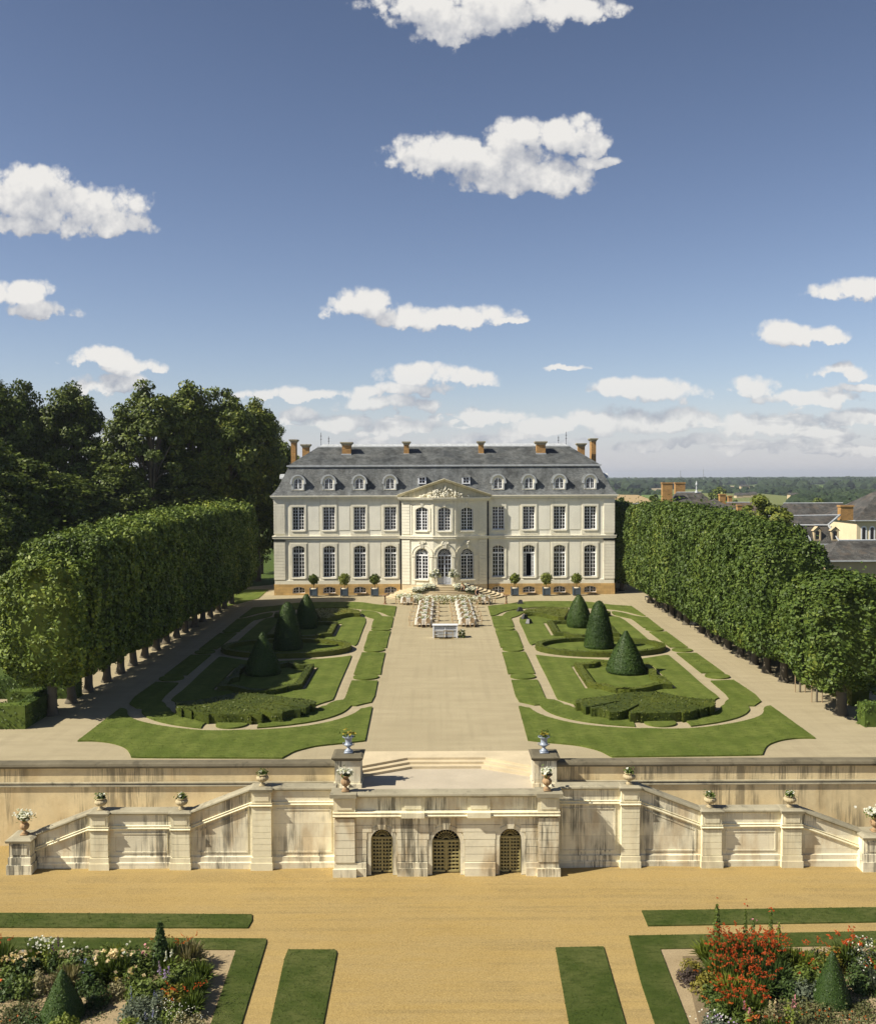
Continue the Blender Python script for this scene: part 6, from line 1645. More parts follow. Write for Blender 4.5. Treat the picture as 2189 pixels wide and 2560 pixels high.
# ---- the dinner set out before the steps
def chair_parts():
    t_ = thing('dining_chair', 'x', 'chair')
    mb = MB(); mb.prism([(-.23, -.22), (.23, -.22), (.20, .2), (-.20, .2)], .42, .46, bottom=True); mb.build('seat', M['chair'], t_)
    mb = MB(); mb.prism([(-.21, -.2), (.21, -.2), (.18, .16), (-.18, .16)], .46, .52); mb.build('cushion', M['cushion'], t_)
    mb = MB(); o_ = [(.21 * math.cos(2 * PI * k / 20), .74 + .25 * math.sin(2 * PI * k / 20)) for k in range(20)]; i_ = [(.165 * math.cos(2 * PI * k / 20), .74 + .205 * math.sin(2 * PI * k / 20)) for k in range(20)]
    mb.plate(o_, .2, .24, [i_], back=True); mb.box(-.17, -.13, .2, .24, .44, .6); mb.box(.13, .17, .2, .24, .44, .6); mb.build('back_frame', M['chair'], t_)
    mb = MB(); mb.plate(i_, .215, .225, back=True); mb.build('cane_panel', M['cane'], t_)
    for x in (-.19, .19):
        for y in (-.18, .18):
            mb = MB(); mb.tube([(x, y, .44), (x * 1.05, y * 1.1, 0)], [.026, .016], 6); mb.build('leg', M['chair'], t_)
    return t_
CH = chair_parts(); usedc = [False]
def chair(x, y, rz, label):
    o = again(CH, usedc[0], 'dining_chair', label, (x, y, 0), rz); o['group'] = 'oval-backed dining chairs'; usedc[0] = True
def tableset():
    t_ = thing('dining_table', 'x', 'table')
    mb = MB(); mb.box(-.78, .78, -.5, .5, .70, .735); mb.build('tabletop', M['chair'], t_)
    for x in (-.7, .7):
        for y in (-.42, .42): mb = MB(); mb.box(x - .03, x + .03, y - .03, y + .03, 0, .70); mb.build('leg', M['chair'], t_)
    n = 40; r_ = random.Random(3); pts = []
    for k in range(n):
        a = 2 * PI * k / n; c_, s_ = math.cos(a), math.sin(a); w = (abs(c_ / .84) ** 6 + abs(s_ / .56) ** 6) ** (-1 / 6); pts.append((c_ * w, s_ * w))
    mb = MB(); vs = []
    for (sc, z, wv) in ((.985, .745, 0), (1.0, .735, 0), (1.02, .55, .012), (1.03, .33, .03), (1.04, .22, .04)):
        for k, (x, y) in enumerate(pts): f_ = sc + wv * math.sin(k * 2.4); vs.append((x * f_, y * f_, z))
    mb.add(vs, [(j * n + k, j * n + (k + 1) % n, (j + 1) * n + (k + 1) % n, (j + 1) * n + k) for j in range(4) for k in range(n)] + [tuple(range(n))])
    cl = mb.mesh('cloth', M['cloth'])
    mb = MB()
    for x in (-.55, 0, .55):
        for y in (-.33, .33): mb.lathe([(.13, .748), (.14, .76), (.02, .756)], x, y, 0, 14); mb.lathe([(.025, .75), (.008, .76), (.008, .84), (.04, .87), (.045, .94)], x + .17, y * .75, 0, 8, cap=False)
    return t_, cl, mb.mesh('tableware', M['paint'])
TB, clothm, warem = tableset(); usedt = False
def centre(seed):
    r_ = np.random.default_rng(seed); c_ = r_.normal(0, 1, (90, 3)) * np.array([.3, .12, .09]) + np.array([0, 0, .86])
    v_ = np.concatenate([leaf_arrays(c_[:60], np.array([[0, 0, 1.]]) + c_[:60] * 0, .075, .9, .6) for _ in range(2)]); g_ = leaf_arrays(c_[40:], np.array([[0, 0, 1.]]) + c_[40:] * 0, .085, .5, .8)
    return quads_mesh('blossoms', v_, P['white']), quads_mesh('foliage', g_, GL['light'])
cen_ = [centre(k) for k in range(3)]
rows = [91.6, 94.8, 98.1, 101.3, 104.6]
tabs = []
for ci, (nm, xa, xb_) in enumerate((('left-hand', -1.42, -1.30), ('right-hand', 2.83, 2.72))):
    for k, y in enumerate(rows): tabs.append((xa + (xb_ - xa) * k / 4, y, f'{ORD[k]} from the bar, {nm} row', 3))
ql, qr = ground(1022, 1513), ground(1205, 1512)
tabs += [(ql.x - .1, ql.y + .9, 'apart at the far left', 2), (qr.x + .1, qr.y + .9, 'apart at the far right', 2)]
for i, (x, y, lab, nn) in enumerate(tabs):
    t_ = again(TB, usedt, 'dining_table', f'dining table under a white cloth, {lab}', (x, y, 0)); t_['group'] = 'dining tables'; usedt = True
    tag(obj('tablecloth', clothm, None, (x, y, 0)), f'pleated white tablecloth on the table {lab}', 'tablecloth', 'white tablecloths')
    tag(obj('tableware', warem, None, (x, y, 0)), f'plates and glasses on the table {lab}', 'tableware', 'tableware on the white cloths', 'stuff')
    f_ = thing('centrepiece', f'low white flower centrepiece on the table {lab}', 'flowers', (x, y, 0), random.random() * .3, 'flower centrepieces'); obj('blossoms', cen_[i % 3][0], f_); obj('foliage', cen_[i % 3][1], f_)
    j = lambda: random.uniform(-.05, .05)
    for s_, sl_ in ((-.42, 'left'), (.42, 'right')):
        chair(x + s_ + j(), y - .92 + j(), PI + j(), f'cane-backed chair, near {sl_} place, table {lab}')
        chair(x + s_ + j(), y + .92 + j(), j(), f'cane-backed chair, far {sl_} place, table {lab}')
    chair(x - 1.22 + j(), y + j(), PI / 2 + j(), f'cane-backed chair at the left end, table {lab}')
    chair(x + 1.22 + j(), y + j(), -PI / 2 + j(), f'cane-backed chair at the right end, table {lab}')
# flower bank in front of the steps
def bank(name, label, cat, loc, rx, ry, h, nl, nf, fcol='white', lm='light', ls=.11, fs=.09, group=None, fz=.6):
    t_ = thing(name, label, cat, loc, 0, group)
    u_ = rng.uniform(-1, 1, (nl, 2)); z = h * (rng.random(nl) ** .8) * (1 - .35 * (u_ ** 2).sum(1) / 2)
    c_ = np.stack([u_[:, 0] * rx, u_[:, 1] * ry, z], 1); obj('foliage', quads_mesh('foliage', leaf_arrays(c_, np.array([[0, 0, .6]]) + c_ * 0, ls, .4, .9), GL[lm]), t_)
    u_ = rng.uniform(-1, 1, (nf, 2)); z = h * rng.uniform(fz, 1.12, nf) * (1 - .35 * (u_ ** 2).sum(1) / 2)
    c_ = np.stack([u_[:, 0] * rx, u_[:, 1] * ry, z], 1)
    v_ = np.concatenate([leaf_arrays(c_, np.array([[0, -.4, .8]]) + c_ * 0, fs, .9, .6) for _ in range(2)]); obj('blossoms', quads_mesh('blossoms', v_, P[fcol]), t_)
    return t_
bank('flower_bank', 'long bank of white meadow flowers between the tables and the steps', 'flowers', (.75, 107.6, 0), 4.3, .6, .95, 900, 800, fz=.4)
bank('flower_bank', 'white flowers climbing the left half of the lower steps', 'flowers', (-3.4, 109.8, .15), 1.6, .5, .75, 260, 300, fz=.4)
# arrangements by the door
for sx, sid in ((-1, 'left'), (1, 'right')):
    xx = XH + sx * 1.15
    t_ = thing('flower_stand', f'tall stand overflowing with white and green flowers {sid} of the central door', 'flowers', (xx, YF - 2.9, 1.42), 0, 'flower stands at the door')
    mb = MB(); mb.lathe([(.22, 0), (.2, .08), (.07, .2), (.06, .75), (.12, .95), (.2, 1.0)], n=12); mb.build('stand', M['cushion'], t_)
    d = unit(rng.normal(0, 1, (420, 3))); d[:, 2] = np.abs(d[:, 2]) * 1.1; c_ = d * rng.uniform(.3, 1.0, (420, 1)) * np.array([.82, .5, .95]) + np.array([0, 0, 1.05])
    obj('foliage', quads_mesh('foliage', leaf_arrays(c_[:230], d[:230], .15, .3, .5), GL['grey']), t_); obj('blossoms', quads_mesh('blossoms', np.concatenate([leaf_arrays(c_[200:], d[200:], .12, .8, .6)]), P['white']), t_)
    bank('flower_pile', f'heap of white and green flowers on the top steps, {sid} of the door', 'flowers', (xx + sx * .75, YF - 3.9, 1.0), .75, .7, .75, 420, 320, lm='grey', group='flower heaps on the steps')
    bank('flower_pile', f'lower spill of white flowers on the outer steps, {sid} of the door', 'flowers', (xx + sx * 2.0, YF - 4.3, .8), .7, .6, .6, 300, 220, lm='dark', group='flower heaps on the steps')
# bar counter
q0, q1 = ground(1084, 1595), ground(1141, 1595); xb = (q0.x + q1.x) / 2; wb = (q1.x - q0.x) / 2 + .06
t_ = thing('bar_counter', 'mirrored bar counter with white frame at the near end of the tables', 'bar', (xb, q0.y, 0))
mb = MB(); mb.box(-wb + .09, wb - .09, .03, .62, .08, 1.02); mb.build('front_panel', M['bar'], t_)
mb = MB()
for s_ in (-1, 1): mb.box(s_ * wb - .06 * (s_ > 0) - .03, s_ * wb + .06 * (s_ < 0) + .03, -.06, .66, 0, 1.12)
mb.box(-wb + .06, wb - .06, -.04, .0, .72, .76); mb.box(-.03, .03, -.03, .03, .08, 1.0)
mb.build('frame', M['barwhite'], t_)
mb = MB(); mb.box(-wb - .08, wb + .08, -.1, .72, 1.13, 1.18); mb.build('top', M['barwhite'], t_)
t_ = thing('brass_shelf', 'low brass-framed glass shelf standing before the bar', 'shelf', (xb - .12, q0.y - .55, 0))
mb = MB()
for x in (-.8, .0, .8):
    for y in (-.2, .2): mb.tube([(x, y, 0), (x, y, .72)], .016, 6)
for z in (.05, .4, .72): mb.tube([(-.8, -.2, z), (.8, -.2, z), (.8, .2, z), (-.8, .2, z), (-.8, -.2, z)], .014, 6)
mb.build('frame', M['brass'], t_); mb = MB(); mb.box(-.8, .0, -.19, .19, .40, .412); mb.box(-.8, .0, -.19, .19, .715, .727); mb.build('shelf_board', M['bar'], t_)
bank('potted_plant', 'leafy green plant standing at the right of the bar', 'plant', (xb + wb + .42, q0.y + .1, 0), .3, .25, .75, 130, 8, lm='mid', ls=.13)

# ---- two people by the steps
def person(label, loc, rz, joints, edges, radii, skinm, cloth, hair_at):
    me = bpy.data.meshes.new('person'); me.from_pydata(joints, edges, [])
    o = link(bpy.data.objects.new('person', me)); o.location = loc; o.rotation_euler[2] = rz; me.materials.append(skinm)
    md = o.modifiers.new('skin', 'SKIN'); sv_ = me.skin_vertices[0].data
    for i, r in enumerate(radii): sv_[i].radius = (r, r)
    sv_[0].use_root = True
    s_ = o.modifiers.new('sub', 'SUBSURF'); s_.levels = 2; s_.render_levels = 2
    tag(o, label, 'person')
    for nm, m_, mbx in cloth: mbx.build(nm, m_, o, True)
    return o
def figure(bend_, arm):
    """pelvis root; torso tilted forward by bend_; arms reaching"""
    s, c = math.sin(bend_), math.cos(bend_)
    def up(x, d, f=0.0): return (x, -(d * s) - f * c, .92 + d * c - f * s)
    J = [(0, 0, .92), up(0, .25), up(0, .47), up(0, .56), up(0, .66, .02), up(0, .76, .03),
         up(-.17, .46), up(.17, .46), up(-.22, .22, .1 + arm * .2), up(.22, .22, .1 + arm * .2), up(-.17, .08 + arm * .15, .3 + arm * .2), up(.17, .08 + arm * .15, .3 + arm * .2), up(-.15, .04 + arm * .15, .38 + arm * .24), up(.15, .04 + arm * .15, .38 + arm * .24),
         (-.09, 0, .86), (.09, 0, .86), (-.1, -.03, .48), (.1, .03, .48), (-.1, .02, .08), (.1, .08, .08), (-.1, -.13, .04), (.1, -.07, .04)]
    E = [(0, 1), (1, 2), (2, 3), (3, 4), (4, 5), (2, 6), (2, 7), (6, 8), (7, 9), (8, 10), (9, 11), (10, 12), (11, 13), (0, 14), (0, 15), (14, 16), (15, 17), (16, 18), (17, 19), (18, 20), (19, 21)]
    Rr = [.13, .12, .13, .05, .085, .075, .06, .06, .045, .045, .032, .032, .028, .028, .09, .09, .06, .06, .042, .042, .035, .035]
    return J, E, Rr, up
def skirt(zs, up=None):
    mb = MB(); mb.lathe(zs, n=16); return mb
J, E, Rr, up = figure(.75, .6)
cl = [('skirt', M['blackcloth'], skirt([(.22, .50), (.20, .7), (.165, .88), (.15, .98)]))]
mb = MB(); mb.tube([up(0, .02), up(0, .25), up(0, .44), up(0, .5)], [.155, .15, .165, .09], 14); cl.append(('blouse', M['beigecloth'], mb))
mb = MB(); h_ = up(0, .72, -.02); mb.lathe([(.01, -.11), (.085, -.07), (.105, 0), (.09, .07), (.01, .11)], h_[0], h_[1], h_[2] + .02, 12); cl.append(('hair', M['hair'], mb))
person('person in beige top and black skirt bending over the flowers on the steps', (3.05, 111.9, .47), -.5, J, E, Rr, M['skin'], cl, None)
J, E, Rr, up = figure(.35, .3)
cl = [('dress', M['blackcloth'], skirt([(.25, .32), (.22, .6), (.17, .88), (.15, 1.0)]))]
mb = MB(); mb.tube([up(0, .02), up(0, .25), up(0, .44), up(0, .5)], [.155, .15, .165, .09], 14); cl.append(('bodice', M['blackcloth'], mb))
mb = MB(); h_ = up(0, .73, -.02); mb.lathe([(.01, -.12), (.085, -.07), (.105, 0), (.09, .07), (.01, .11)], h_[0], h_[1], h_[2] + .02, 12); cl.append(('hair', M['beigecloth'], mb))
person('fair-haired person in a black dress leaning behind the far right table', (4.45, 109.3, 0), .3, J, E, Rr, M['skin'], cl, None)

# ------------------------------------------------------------------ the air over the valley
mb = MB(); mb.box(-7500, 8500, -120, 12800, -14, 66)
hz = mb.mesh('haze', M['dark']); hz.materials.clear()
hm = bpy.data.materials.new('valley_haze'); hm.use_nodes = True; ht = hm.node_tree; ht.nodes.clear()
pv = ht.nodes.new('ShaderNodeVolumePrincipled'); pv.inputs['Color'].default_value = (0.80, 0.88, 1.0, 1); pv.inputs['Density'].default_value = 1.1e-4; pv.inputs['Anisotropy'].default_value = 0.2
ho = ht.nodes.new('ShaderNodeOutputMaterial'); ht.links.new(pv.outputs[0], ho.inputs['Volume']); hz.materials.append(hm)
tag(obj('haze', hz), kind='stuff')
# ------------------------------------------------------------------ flower borders of the lower garden
def clump_mesh(kind, r, h, n, seed, size):
    r_ = np.random.default_rng(seed)
    if kind == 'blade':                                 # sword leaves fanning from the base
        a = r_.uniform(0, 2 * PI, n); tl = r_.uniform(.05, .75, n) ; ln = h * r_.uniform(.6, 1.1, n)
        b0 = np.stack([np.cos(a), np.sin(a), 0 * a], 1) * (r * .45 * r_.random(n))[:, None]
        dr = np.stack([np.cos(a) * np.sin(tl), np.sin(a) * np.sin(tl), np.cos(tl)], 1)
        sd = unit(np.cross(dr, r_.normal(0, 1, (n, 3)))) * (size * r_.uniform(.6, 1.2, (n, 1)))
        mid = b0 + dr * (ln * .55)[:, None]; tip = b0 + dr * ln[:, None]; tip[:, 2] -= (tl * ln * .45)
        return np.stack([b0, mid + sd, tip, mid - sd], 1).reshape(-1, 3)
    if kind == 'spire':
        a = r_.uniform(0, 2 * PI, n); t_ = r_.random(n); rr = r * (1 - t_) ** .7 * r_.uniform(.3, 1, n)
        c_ = np.stack([rr * np.cos(a), rr * np.sin(a), h * (.05 + .95 * t_)], 1)
        return leaf_arrays(c_, np.stack([np.cos(a), np.sin(a), .6 + 0 * a], 1), size, .4, .5)
    if kind == 'mat':
        d = r_.normal(0, .5, (n, 2)); c_ = np.stack([d[:, 0] * r, d[:, 1] * r, np.abs(r_.normal(0, .4, n)) * h], 1)
        return leaf_arrays(c_, c_ * 0 + np.array([0, 0, 1.]), size, .6, .7)
    d = unit(r_.normal(0, 1, (n, 3))); d[:, 2] = np.abs(d[:, 2])
    k = 1 + .22 * np.sin(d @ r_.normal(0, 4, 3)) + .12 * np.sin(d @ r_.normal(0, 8, 3))
    c_ = d * (k * (r_.random(n) ** .35))[:, None] * np.array([r, r, h]) * np.array([1, 1, .95])
    return leaf_arrays(c_, d + np.array([0, 0, .4]), size, .55, .7)
def flowers_mesh(style, r, h, n, seed, size):
    r_ = np.random.default_rng(seed)
    if style == 'top':                                  # heads carried above the leaves
        u_ = r_.normal(0, .5, (n, 2)); c_ = np.stack([u_[:, 0] * r, u_[:, 1] * r, h * (1.12 - .3 * (u_ ** 2).sum(1)) + r_.normal(0, .07, n)], 1)
        return np.concatenate([leaf_arrays(c_ + r_.normal(0, size * .25, c_.shape), c_ * 0 + np.array([0, -.5, .8]), size, .95, .5) for _ in range(3)])
    if style == 'spray':                                # arching sprays of many small flowers
        S_ = []
        for k in range(max(4, n // 9)):
            a, q = r_.uniform(0, 2 * PI), r * r_.random() ** .6; b0 = np.array([q * math.cos(a), q * math.sin(a), h * r_.uniform(.75, 1.15)])
            dr = np.array([math.cos(a) * .5, math.sin(a) * .5, .25]) * r_.uniform(.2, .5)
            for j in range(9): S_.append(b0 + dr * j / 8 + r_.normal(0, .02, 3))
        c_ = np.array(S_); return np.concatenate([leaf_arrays(c_, c_ * 0 + np.array([0, -.3, .9]), size, .7, .8) for _ in range(2)])
    if style == 'spike':                                # flower spires
        S_ = []
        for k in range(max(2, n // 14)):
            x, y = r_.normal(0, .35, 2) * r; z0 = h * r_.uniform(.75, 1.0); L_ = h * r_.uniform(.3, .5)
            for j in range(14): S_.append((x + r_.normal(0, .035) * (1 - j / 16), y + r_.normal(0, .035) * (1 - j / 16), z0 + L_ * j / 14))
        c_ = np.array(S_); return np.concatenate([leaf_arrays(c_, c_ * 0 + np.array([0, -.6, .5]), size, .9, .8) for _ in range(2)])
    d = unit(r_.normal(0, 1, (n, 3))); d[:, 2] = np.abs(d[:, 2]); c_ = d * np.array([r, r, h]) * r_.uniform(.9, 1.1, (n, 1))
    return np.concatenate([leaf_arrays(c_, d, size, .95, .5) for _ in range(2)])
cnt = {}
def plant(px, py, kind, r, h, fol, label, n=260, size=.07, fl=None, style='top', fn=30, fs=.05, name='perennial', stems=False):
    q = ground(px, py, ZL)
    t_ = thing(name, label, 'plant', (q.x, q.y, ZL + .01), random.random() * 6, 'plants of the lower flower borders')
    sd = int(px * 7 + py) % 9999
    o = obj('foliage', quads_mesh('foliage', clump_mesh(kind, r, h, n, sd, size), GL[fol]), t_)
    if fl: obj('blossoms', quads_mesh('blossoms', flowers_mesh(style, r, h, fn, sd + 1, fs), P[fl]), t_)
    if stems:
        mb = MB()
        for k in range(5): a = k * 1.3; mb.tube([(.03 * math.cos(a), .03 * math.sin(a), 0), (r * .5 * math.cos(a), r * .5 * math.sin(a), h * .7)], [.018, .008], 5)
        mb.build('stem', M['bark'], t_)
    return t_
# coordinates: where each plant meets the soil
PL = [ # left bed, back row
 (8, 2418, 'blade', .35, 1.0, 'mid', 'red montbretia with sword leaves at the left edge of the left bed', 130, .035, 'red', 'spray', 60, .035),
 (30, 2440, 'mound', .45, .62, 'mid', 'cream daylilies at the left edge of the left bed', 300, .07, 'cream', 'top', 26, .075),
 (72, 2435, 'mound', .42, .62, 'dark', 'cream daylilies just left of the white dahlias', 300, .07, 'cream', 'top', 20, .075),
 (95, 2415, 'blade', .35, .95, 'mid', 'white dahlias standing highest over the left bed', 170, .04, 'white', 'top', 30, .06),
 (128, 2420, 'mound', .40, .90, 'light', 'white dahlias above the yew cone of the left bed', 280, .07, 'white', 'top', 22, .055),
 (134, 2432, 'mound', .22, .95, 'dark', 'small purple flower spire behind the left yew cone', 120, .06, 'purple', 'spike', 28, .04),
 (20, 2490, 'mound', .45, .7, 'dark', 'dark leafy clump at the left edge below the daylilies', 330, .075, 'orange', 'top', 3, .08),
 (60, 2490, 'mound', .40, .65, 'mid', 'bushy green clump left of the yew cone', 320, .07),
 (98, 2478, 'mound', .42, .7, 'straw', 'straw-tinted grassy clump at the shoulder of the left yew cone', 280, .06),
 (178, 2430, 'mound', .5, .85, 'mid', 'green leafy clump with one white ball flower right of the dahlias', 360, .07, 'white', 'top', 4, .07),
 (172, 2468, 'blade', .4, .85, 'straw', 'dry straw-coloured leaf fan right of the left yew cone', 170, .035),
 (205, 2425, 'mound', .45, .8, 'dark', 'dark green clump with two white heads in the back row', 330, .07, 'white', 'top', 5, .07),
 (222, 2478, 'mound', .45, .95, 'dark', 'dark blue-green clump before the pale lilies', 420, .07, 'blue', 'top', 10, .035),
 (245, 2425, 'mound', .5, .8, 'mid', 'green mound in the middle of the back row', 340, .07),
 (270, 2455, 'blade', .42, 1.0, 'mid', 'apricot lilies in the middle of the left bed', 200, .04, 'cream', 'top', 26, .085),
 (300, 2452, 'blade', .36, .95, 'mid', 'apricot and yellow lilies right of the middle of the left bed', 180, .04, 'cream', 'top', 14, .085),
 (285, 2420, 'blade', .5, .85, 'light', 'fresh green leaf fan in the back row', 230, .035),
 (330, 2425, 'mound', .45, .85, 'dark', 'leafy clump with four white daisies in the back row', 330, .07, 'white', 'top', 7, .06),
 (300, 2488, 'mound', .4, .55, 'straw', 'low brownish clump beside the sandy path', 260, .06),
 (335, 2485, 'mound', .42, .75, 'mid', 'clump with pale yellow lilies near the path corner', 300, .07, 'cream', 'top', 8, .085),
 (368, 2430, 'mound', .40, .9, 'mid', 'green clump with a few pink blooms in the back row', 300, .07, 'pink', 'top', 8, .07),
 (402, 2428, 'spire', .34, 1.75, 'dark', 'tall dark bottlebrush of foliage rising above the left bed', 700, .11),
 (418, 2440, 'blade', .3, .75, 'mid', 'clump with one white spike before the dark bottlebrush', 120, .035, 'white', 'spike', 18, .05),
 (432, 2418, 'blade', .45, 1.05, 'mid', 'orange montbretia right of the dark bottlebrush', 170, .035, 'orange', 'spray', 60, .035),
 (472, 2420, 'blade', .45, 1.1, 'straw', 'orange montbretia at the corner of the left bed', 190, .035, 'orange', 'spray', 70, .035),
 (497, 2418, 'mound', .40, .7, 'straw', 'pale dried seed heads at the far corner of the left bed', 260, .05),
 (450, 2470, 'mound', .55, .95, 'mid', 'big glossy green clump at the corner of the left bed', 480, .085),
 (500, 2460, 'blade', .45, .85, 'mid', 'green leaf fan leaning over the sand at the bed edge', 190, .035),
 (365, 2505, 'mound', .50, .9, 'mid', 'leafy clump beside the lilac phlox', 380, .075),
 (405, 2500, 'mound', .30, .9, 'mid', 'lilac phlox in the corner of the left bed', 200, .07, 'lilac', 'spike', 70, .05),
 (480, 2500, 'blade', .5, .9, 'mid', 'green leaf fan right of the lilac phlox', 230, .035),
 (437, 2528, 'mound', .42, .85, 'gold', 'golden clump sprinkled with red montbretia', 340, .06, 'orange', 'spray', 60, .035),
 (478, 2535, 'blade', .42, .8, 'mid', 'sword leaves with rust-red sprays at the bed edge', 180, .035, 'red', 'spray', 60, .033),
 (340, 2548, 'mound', .5, .75, 'grey', 'grey-green catmint at the path side', 480, .055, 'blue', 'spike', 40, .028),
 (385, 2548, 'mound', .5, .85, 'grey', 'catmint with blue spikes in the middle of the corner', 480, .055, 'blue', 'spike', 42, .026),
 (425, 2572, 'mound', .5, .75, 'mid', 'low clump spangled with small white daisies', 420, .055, 'white', 'top', 50, .022),
 (470, 2585, 'mound', .5, .7, 'straw', 'loose clump with tiny white flowers at the bed edge', 380, .05, 'white', 'top', 45, .022),
 (320, 2590, 'mound', .45, .6, 'light', 'light green low clump at the bottom of the left bed', 340, .055),
 (370, 2600, 'mound', .5, .7, 'grey', 'grey catmint cut by the bottom edge', 420, .055, 'blue', 'spike', 40, .026),
 (242, 2512, 'mound', .34, .72, 'dark', 'little rounded shrub on bare stems standing in the sand', 380, .06, None, '', 0, 0),
 (165, 2585, 'mound', .42, .62, 'light', 'bright lime-green dwarf conifer before the left yew cone', 700, .06),
 (50, 2535, 'mat', .7, .22, 'mat', 'low grey-green ground mat left of the yew cone', 420, .05),
 (30, 2575, 'mat', .6, .22, 'mat', 'low mat with russet flowers at the bottom left corner', 380, .05, 'orange', 'top', 14, .04),
 (225, 2530, 'mat', .55, .12, 'mat', 'thin silvery mat on the sand right of the yew cone', 220, .045),
 (80, 2560, 'mat', .45, .25, 'dark', 'dark low mat touching the left yew cone', 300, .05),
 # right bed
 (1790, 2395, 'spire', .22, 2.0, 'mid', 'tall hollyhock spire, leftmost above the right bed', 260, .08, 'red', 'top', 3, .05),
 (1862, 2398, 'spire', .14, 1.85, 'mid', 'thin hollyhock stem left of the middle one', 110, .065, 'red', 'top', 4, .06),
 (1880, 2402, 'spire', .16, 1.6, 'mid', 'shorter hollyhock with pink buds', 110, .065, 'pink', 'top', 5, .05),
 (1925, 2398, 'spire', .14, 1.85, 'mid', 'thin dark-flowered hollyhock, right of the pink one', 110, .065, 'red', 'top', 6, .06),
 (1945, 2402, 'spire', .14, 1.4, 'light', 'short pale hollyhock at the right of the group', 100, .065, 'pink', 'top', 5, .05),
 (1772, 2410, 'blade', .45, 1.0, 'light', 'yellow-green iris leaves at the corner of the right bed', 190, .035),
 (1735, 2440, 'mound', .38, .62, 'gold', 'golden yellow clump at the corner of the right bed', 360, .055),
 (1722, 2455, 'mound', .36, .55, 'plum', 'plum-brown heather-like shrub at the bed corner', 380, .05),
 (1765, 2475, 'mound', .46, .75, 'gold', 'golden clump with red sprays beside the plum shrub', 380, .06, 'orange', 'spray', 40, .035),
 (1815, 2420, 'blade', .5, 1.2, 'mid', 'mass of red montbretia at the back left of the right bed', 190, .035, 'red', 'spray', 190, .045),
 (1850, 2425, 'blade', .5, 1.25, 'mid', 'tallest mass of red montbretia in the right bed', 190, .035, 'red', 'spray', 220, .045),
 (1890, 2425, 'blade', .5, 1.25, 'mid', 'mass of red montbretia under the hollyhocks', 190, .035, 'red', 'spray', 220, .045),
 (1925, 2428, 'blade', .45, 1.15, 'mid', 'red montbretia at the right of the great red mass', 180, .035, 'red', 'spray', 180, .045),
 (1800, 2455, 'blade', .5, 1.05, 'mid', 'red montbretia in the second row, left', 200, .035, 'red', 'spray', 150, .042),
 (1845, 2465, 'blade', .5, 1.0, 'mid', 'red montbretia in the second row, centre', 200, .035, 'red', 'spray', 170, .042),
 (1885, 2462, 'blade', .5, 1.05, 'dark', 'red montbretia in the second row, right', 200, .035, 'red', 'spray', 150, .042),
 (1935, 2462, 'blade', .5, .95, 'dark', 'arching green leaves with few red sprays beside the red mass', 220, .04, 'red', 'spray', 50, .04),
 (1825, 2500, 'blade', .5, .9, 'light', 'broad fresh sword leaves in the middle of the right bed', 260, .045, 'orange', 'spray', 18, .04),
 (1785, 2505, 'mound', .42, .7, 'mid', 'leafy green clump at the left edge of the right bed', 380, .065, 'orange', 'spray', 18, .035),
 (1870, 2500, 'blade', .5, .85, 'mid', 'sword leaves with red sprays, third row', 240, .04, 'red', 'spray', 90, .042),
 (1905, 2490, 'blade', .42, .85, 'dark', 'dark arching leaves with scattered red flowers', 220, .04, 'red', 'spray', 70, .042),
 (1835, 2540, 'blade', .5, .85, 'mid', 'front mass of red montbretia, left', 210, .035, 'red', 'spray', 150, .045),
 (1880, 2540, 'blade', .5, .9, 'mid', 'front mass of red montbretia, right', 210, .035, 'red', 'spray', 170, .045),
 (1800, 2545, 'mound', .40, .6, 'mid', 'clump with red sprays in front of the sword leaves', 300, .06, 'orange', 'spray', 60, .04),
 (1975, 2425, 'blade', .45, .9, 'light', 'pale green upright leaf fan right of the red mass', 210, .035),
 (2010, 2430, 'blade', .45, .8, 'light', 'light green leaf fan in the back row of the right bed', 210, .035, 'red', 'spray', 14, .035),
 (2045, 2422, 'mound', .42, .75, 'mid', 'green clump topped with purple-red flowers', 320, .065, 'red', 'spray', 40, .04),
 (2080, 2428, 'mound', .5, .85, 'gold', 'yellow-green clump behind the right yew cone', 380, .065, 'orange', 'spray', 50, .04),
 (2115, 2420, 'blade', .45, 1.05, 'mid', 'red montbretia just behind the tip of the right yew cone', 190, .035, 'red', 'spray', 150, .045),
 (2150, 2425, 'mound', .5, 1.0, 'grey', 'clump of white and red flowers right of the yew cone tip', 360, .065, 'white', 'top', 22, .04),
 (2185, 2425, 'mound', .5, 1.0, 'light', 'clump with white flowers and yellow leaves at the right edge', 360, .065, 'white', 'top', 26, .045),
 (2010, 2470, 'mound', .5, .75, 'mid', 'green leafy clump in the middle row of the right bed', 400, .07, 'red', 'spray', 20, .04),
 (2050, 2468, 'mound', .45, .8, 'mid', 'green clump left of the right yew cone', 380, .07, 'red', 'spray', 30, .04),
 (1965, 2490, 'mound', .45, .6, 'dark', 'dark low clump beside the red mass', 340, .075),
 (2000, 2492, 'mound', .40, .5, 'grey', 'silvery low clump along the path', 320, .07),
 (2040, 2492, 'mound', .40, .5, 'grey', 'grey leafy clump near the foot of the right yew cone', 320, .075),
 (2150, 2475, 'mound', .5, .9, 'dark', 'dark clump dotted with white right of the yew cone', 420, .07, 'white', 'top', 26, .035),
 (2190, 2480, 'blade', .45, .8, 'grey', 'grey strap leaves at the right edge', 220, .045, 'red', 'spray', 14, .04),
 (1780, 2585, 'mound', .42, .6, 'grey', 'small white-flowered clump at the left edge of the right bed', 340, .055, 'white', 'top', 26, .035),
 (1800, 2600, 'mound', .42, .65, 'grey', 'grey clump with lilac flowers at the bottom edge', 340, .055, 'lilac', 'top', 16, .04),
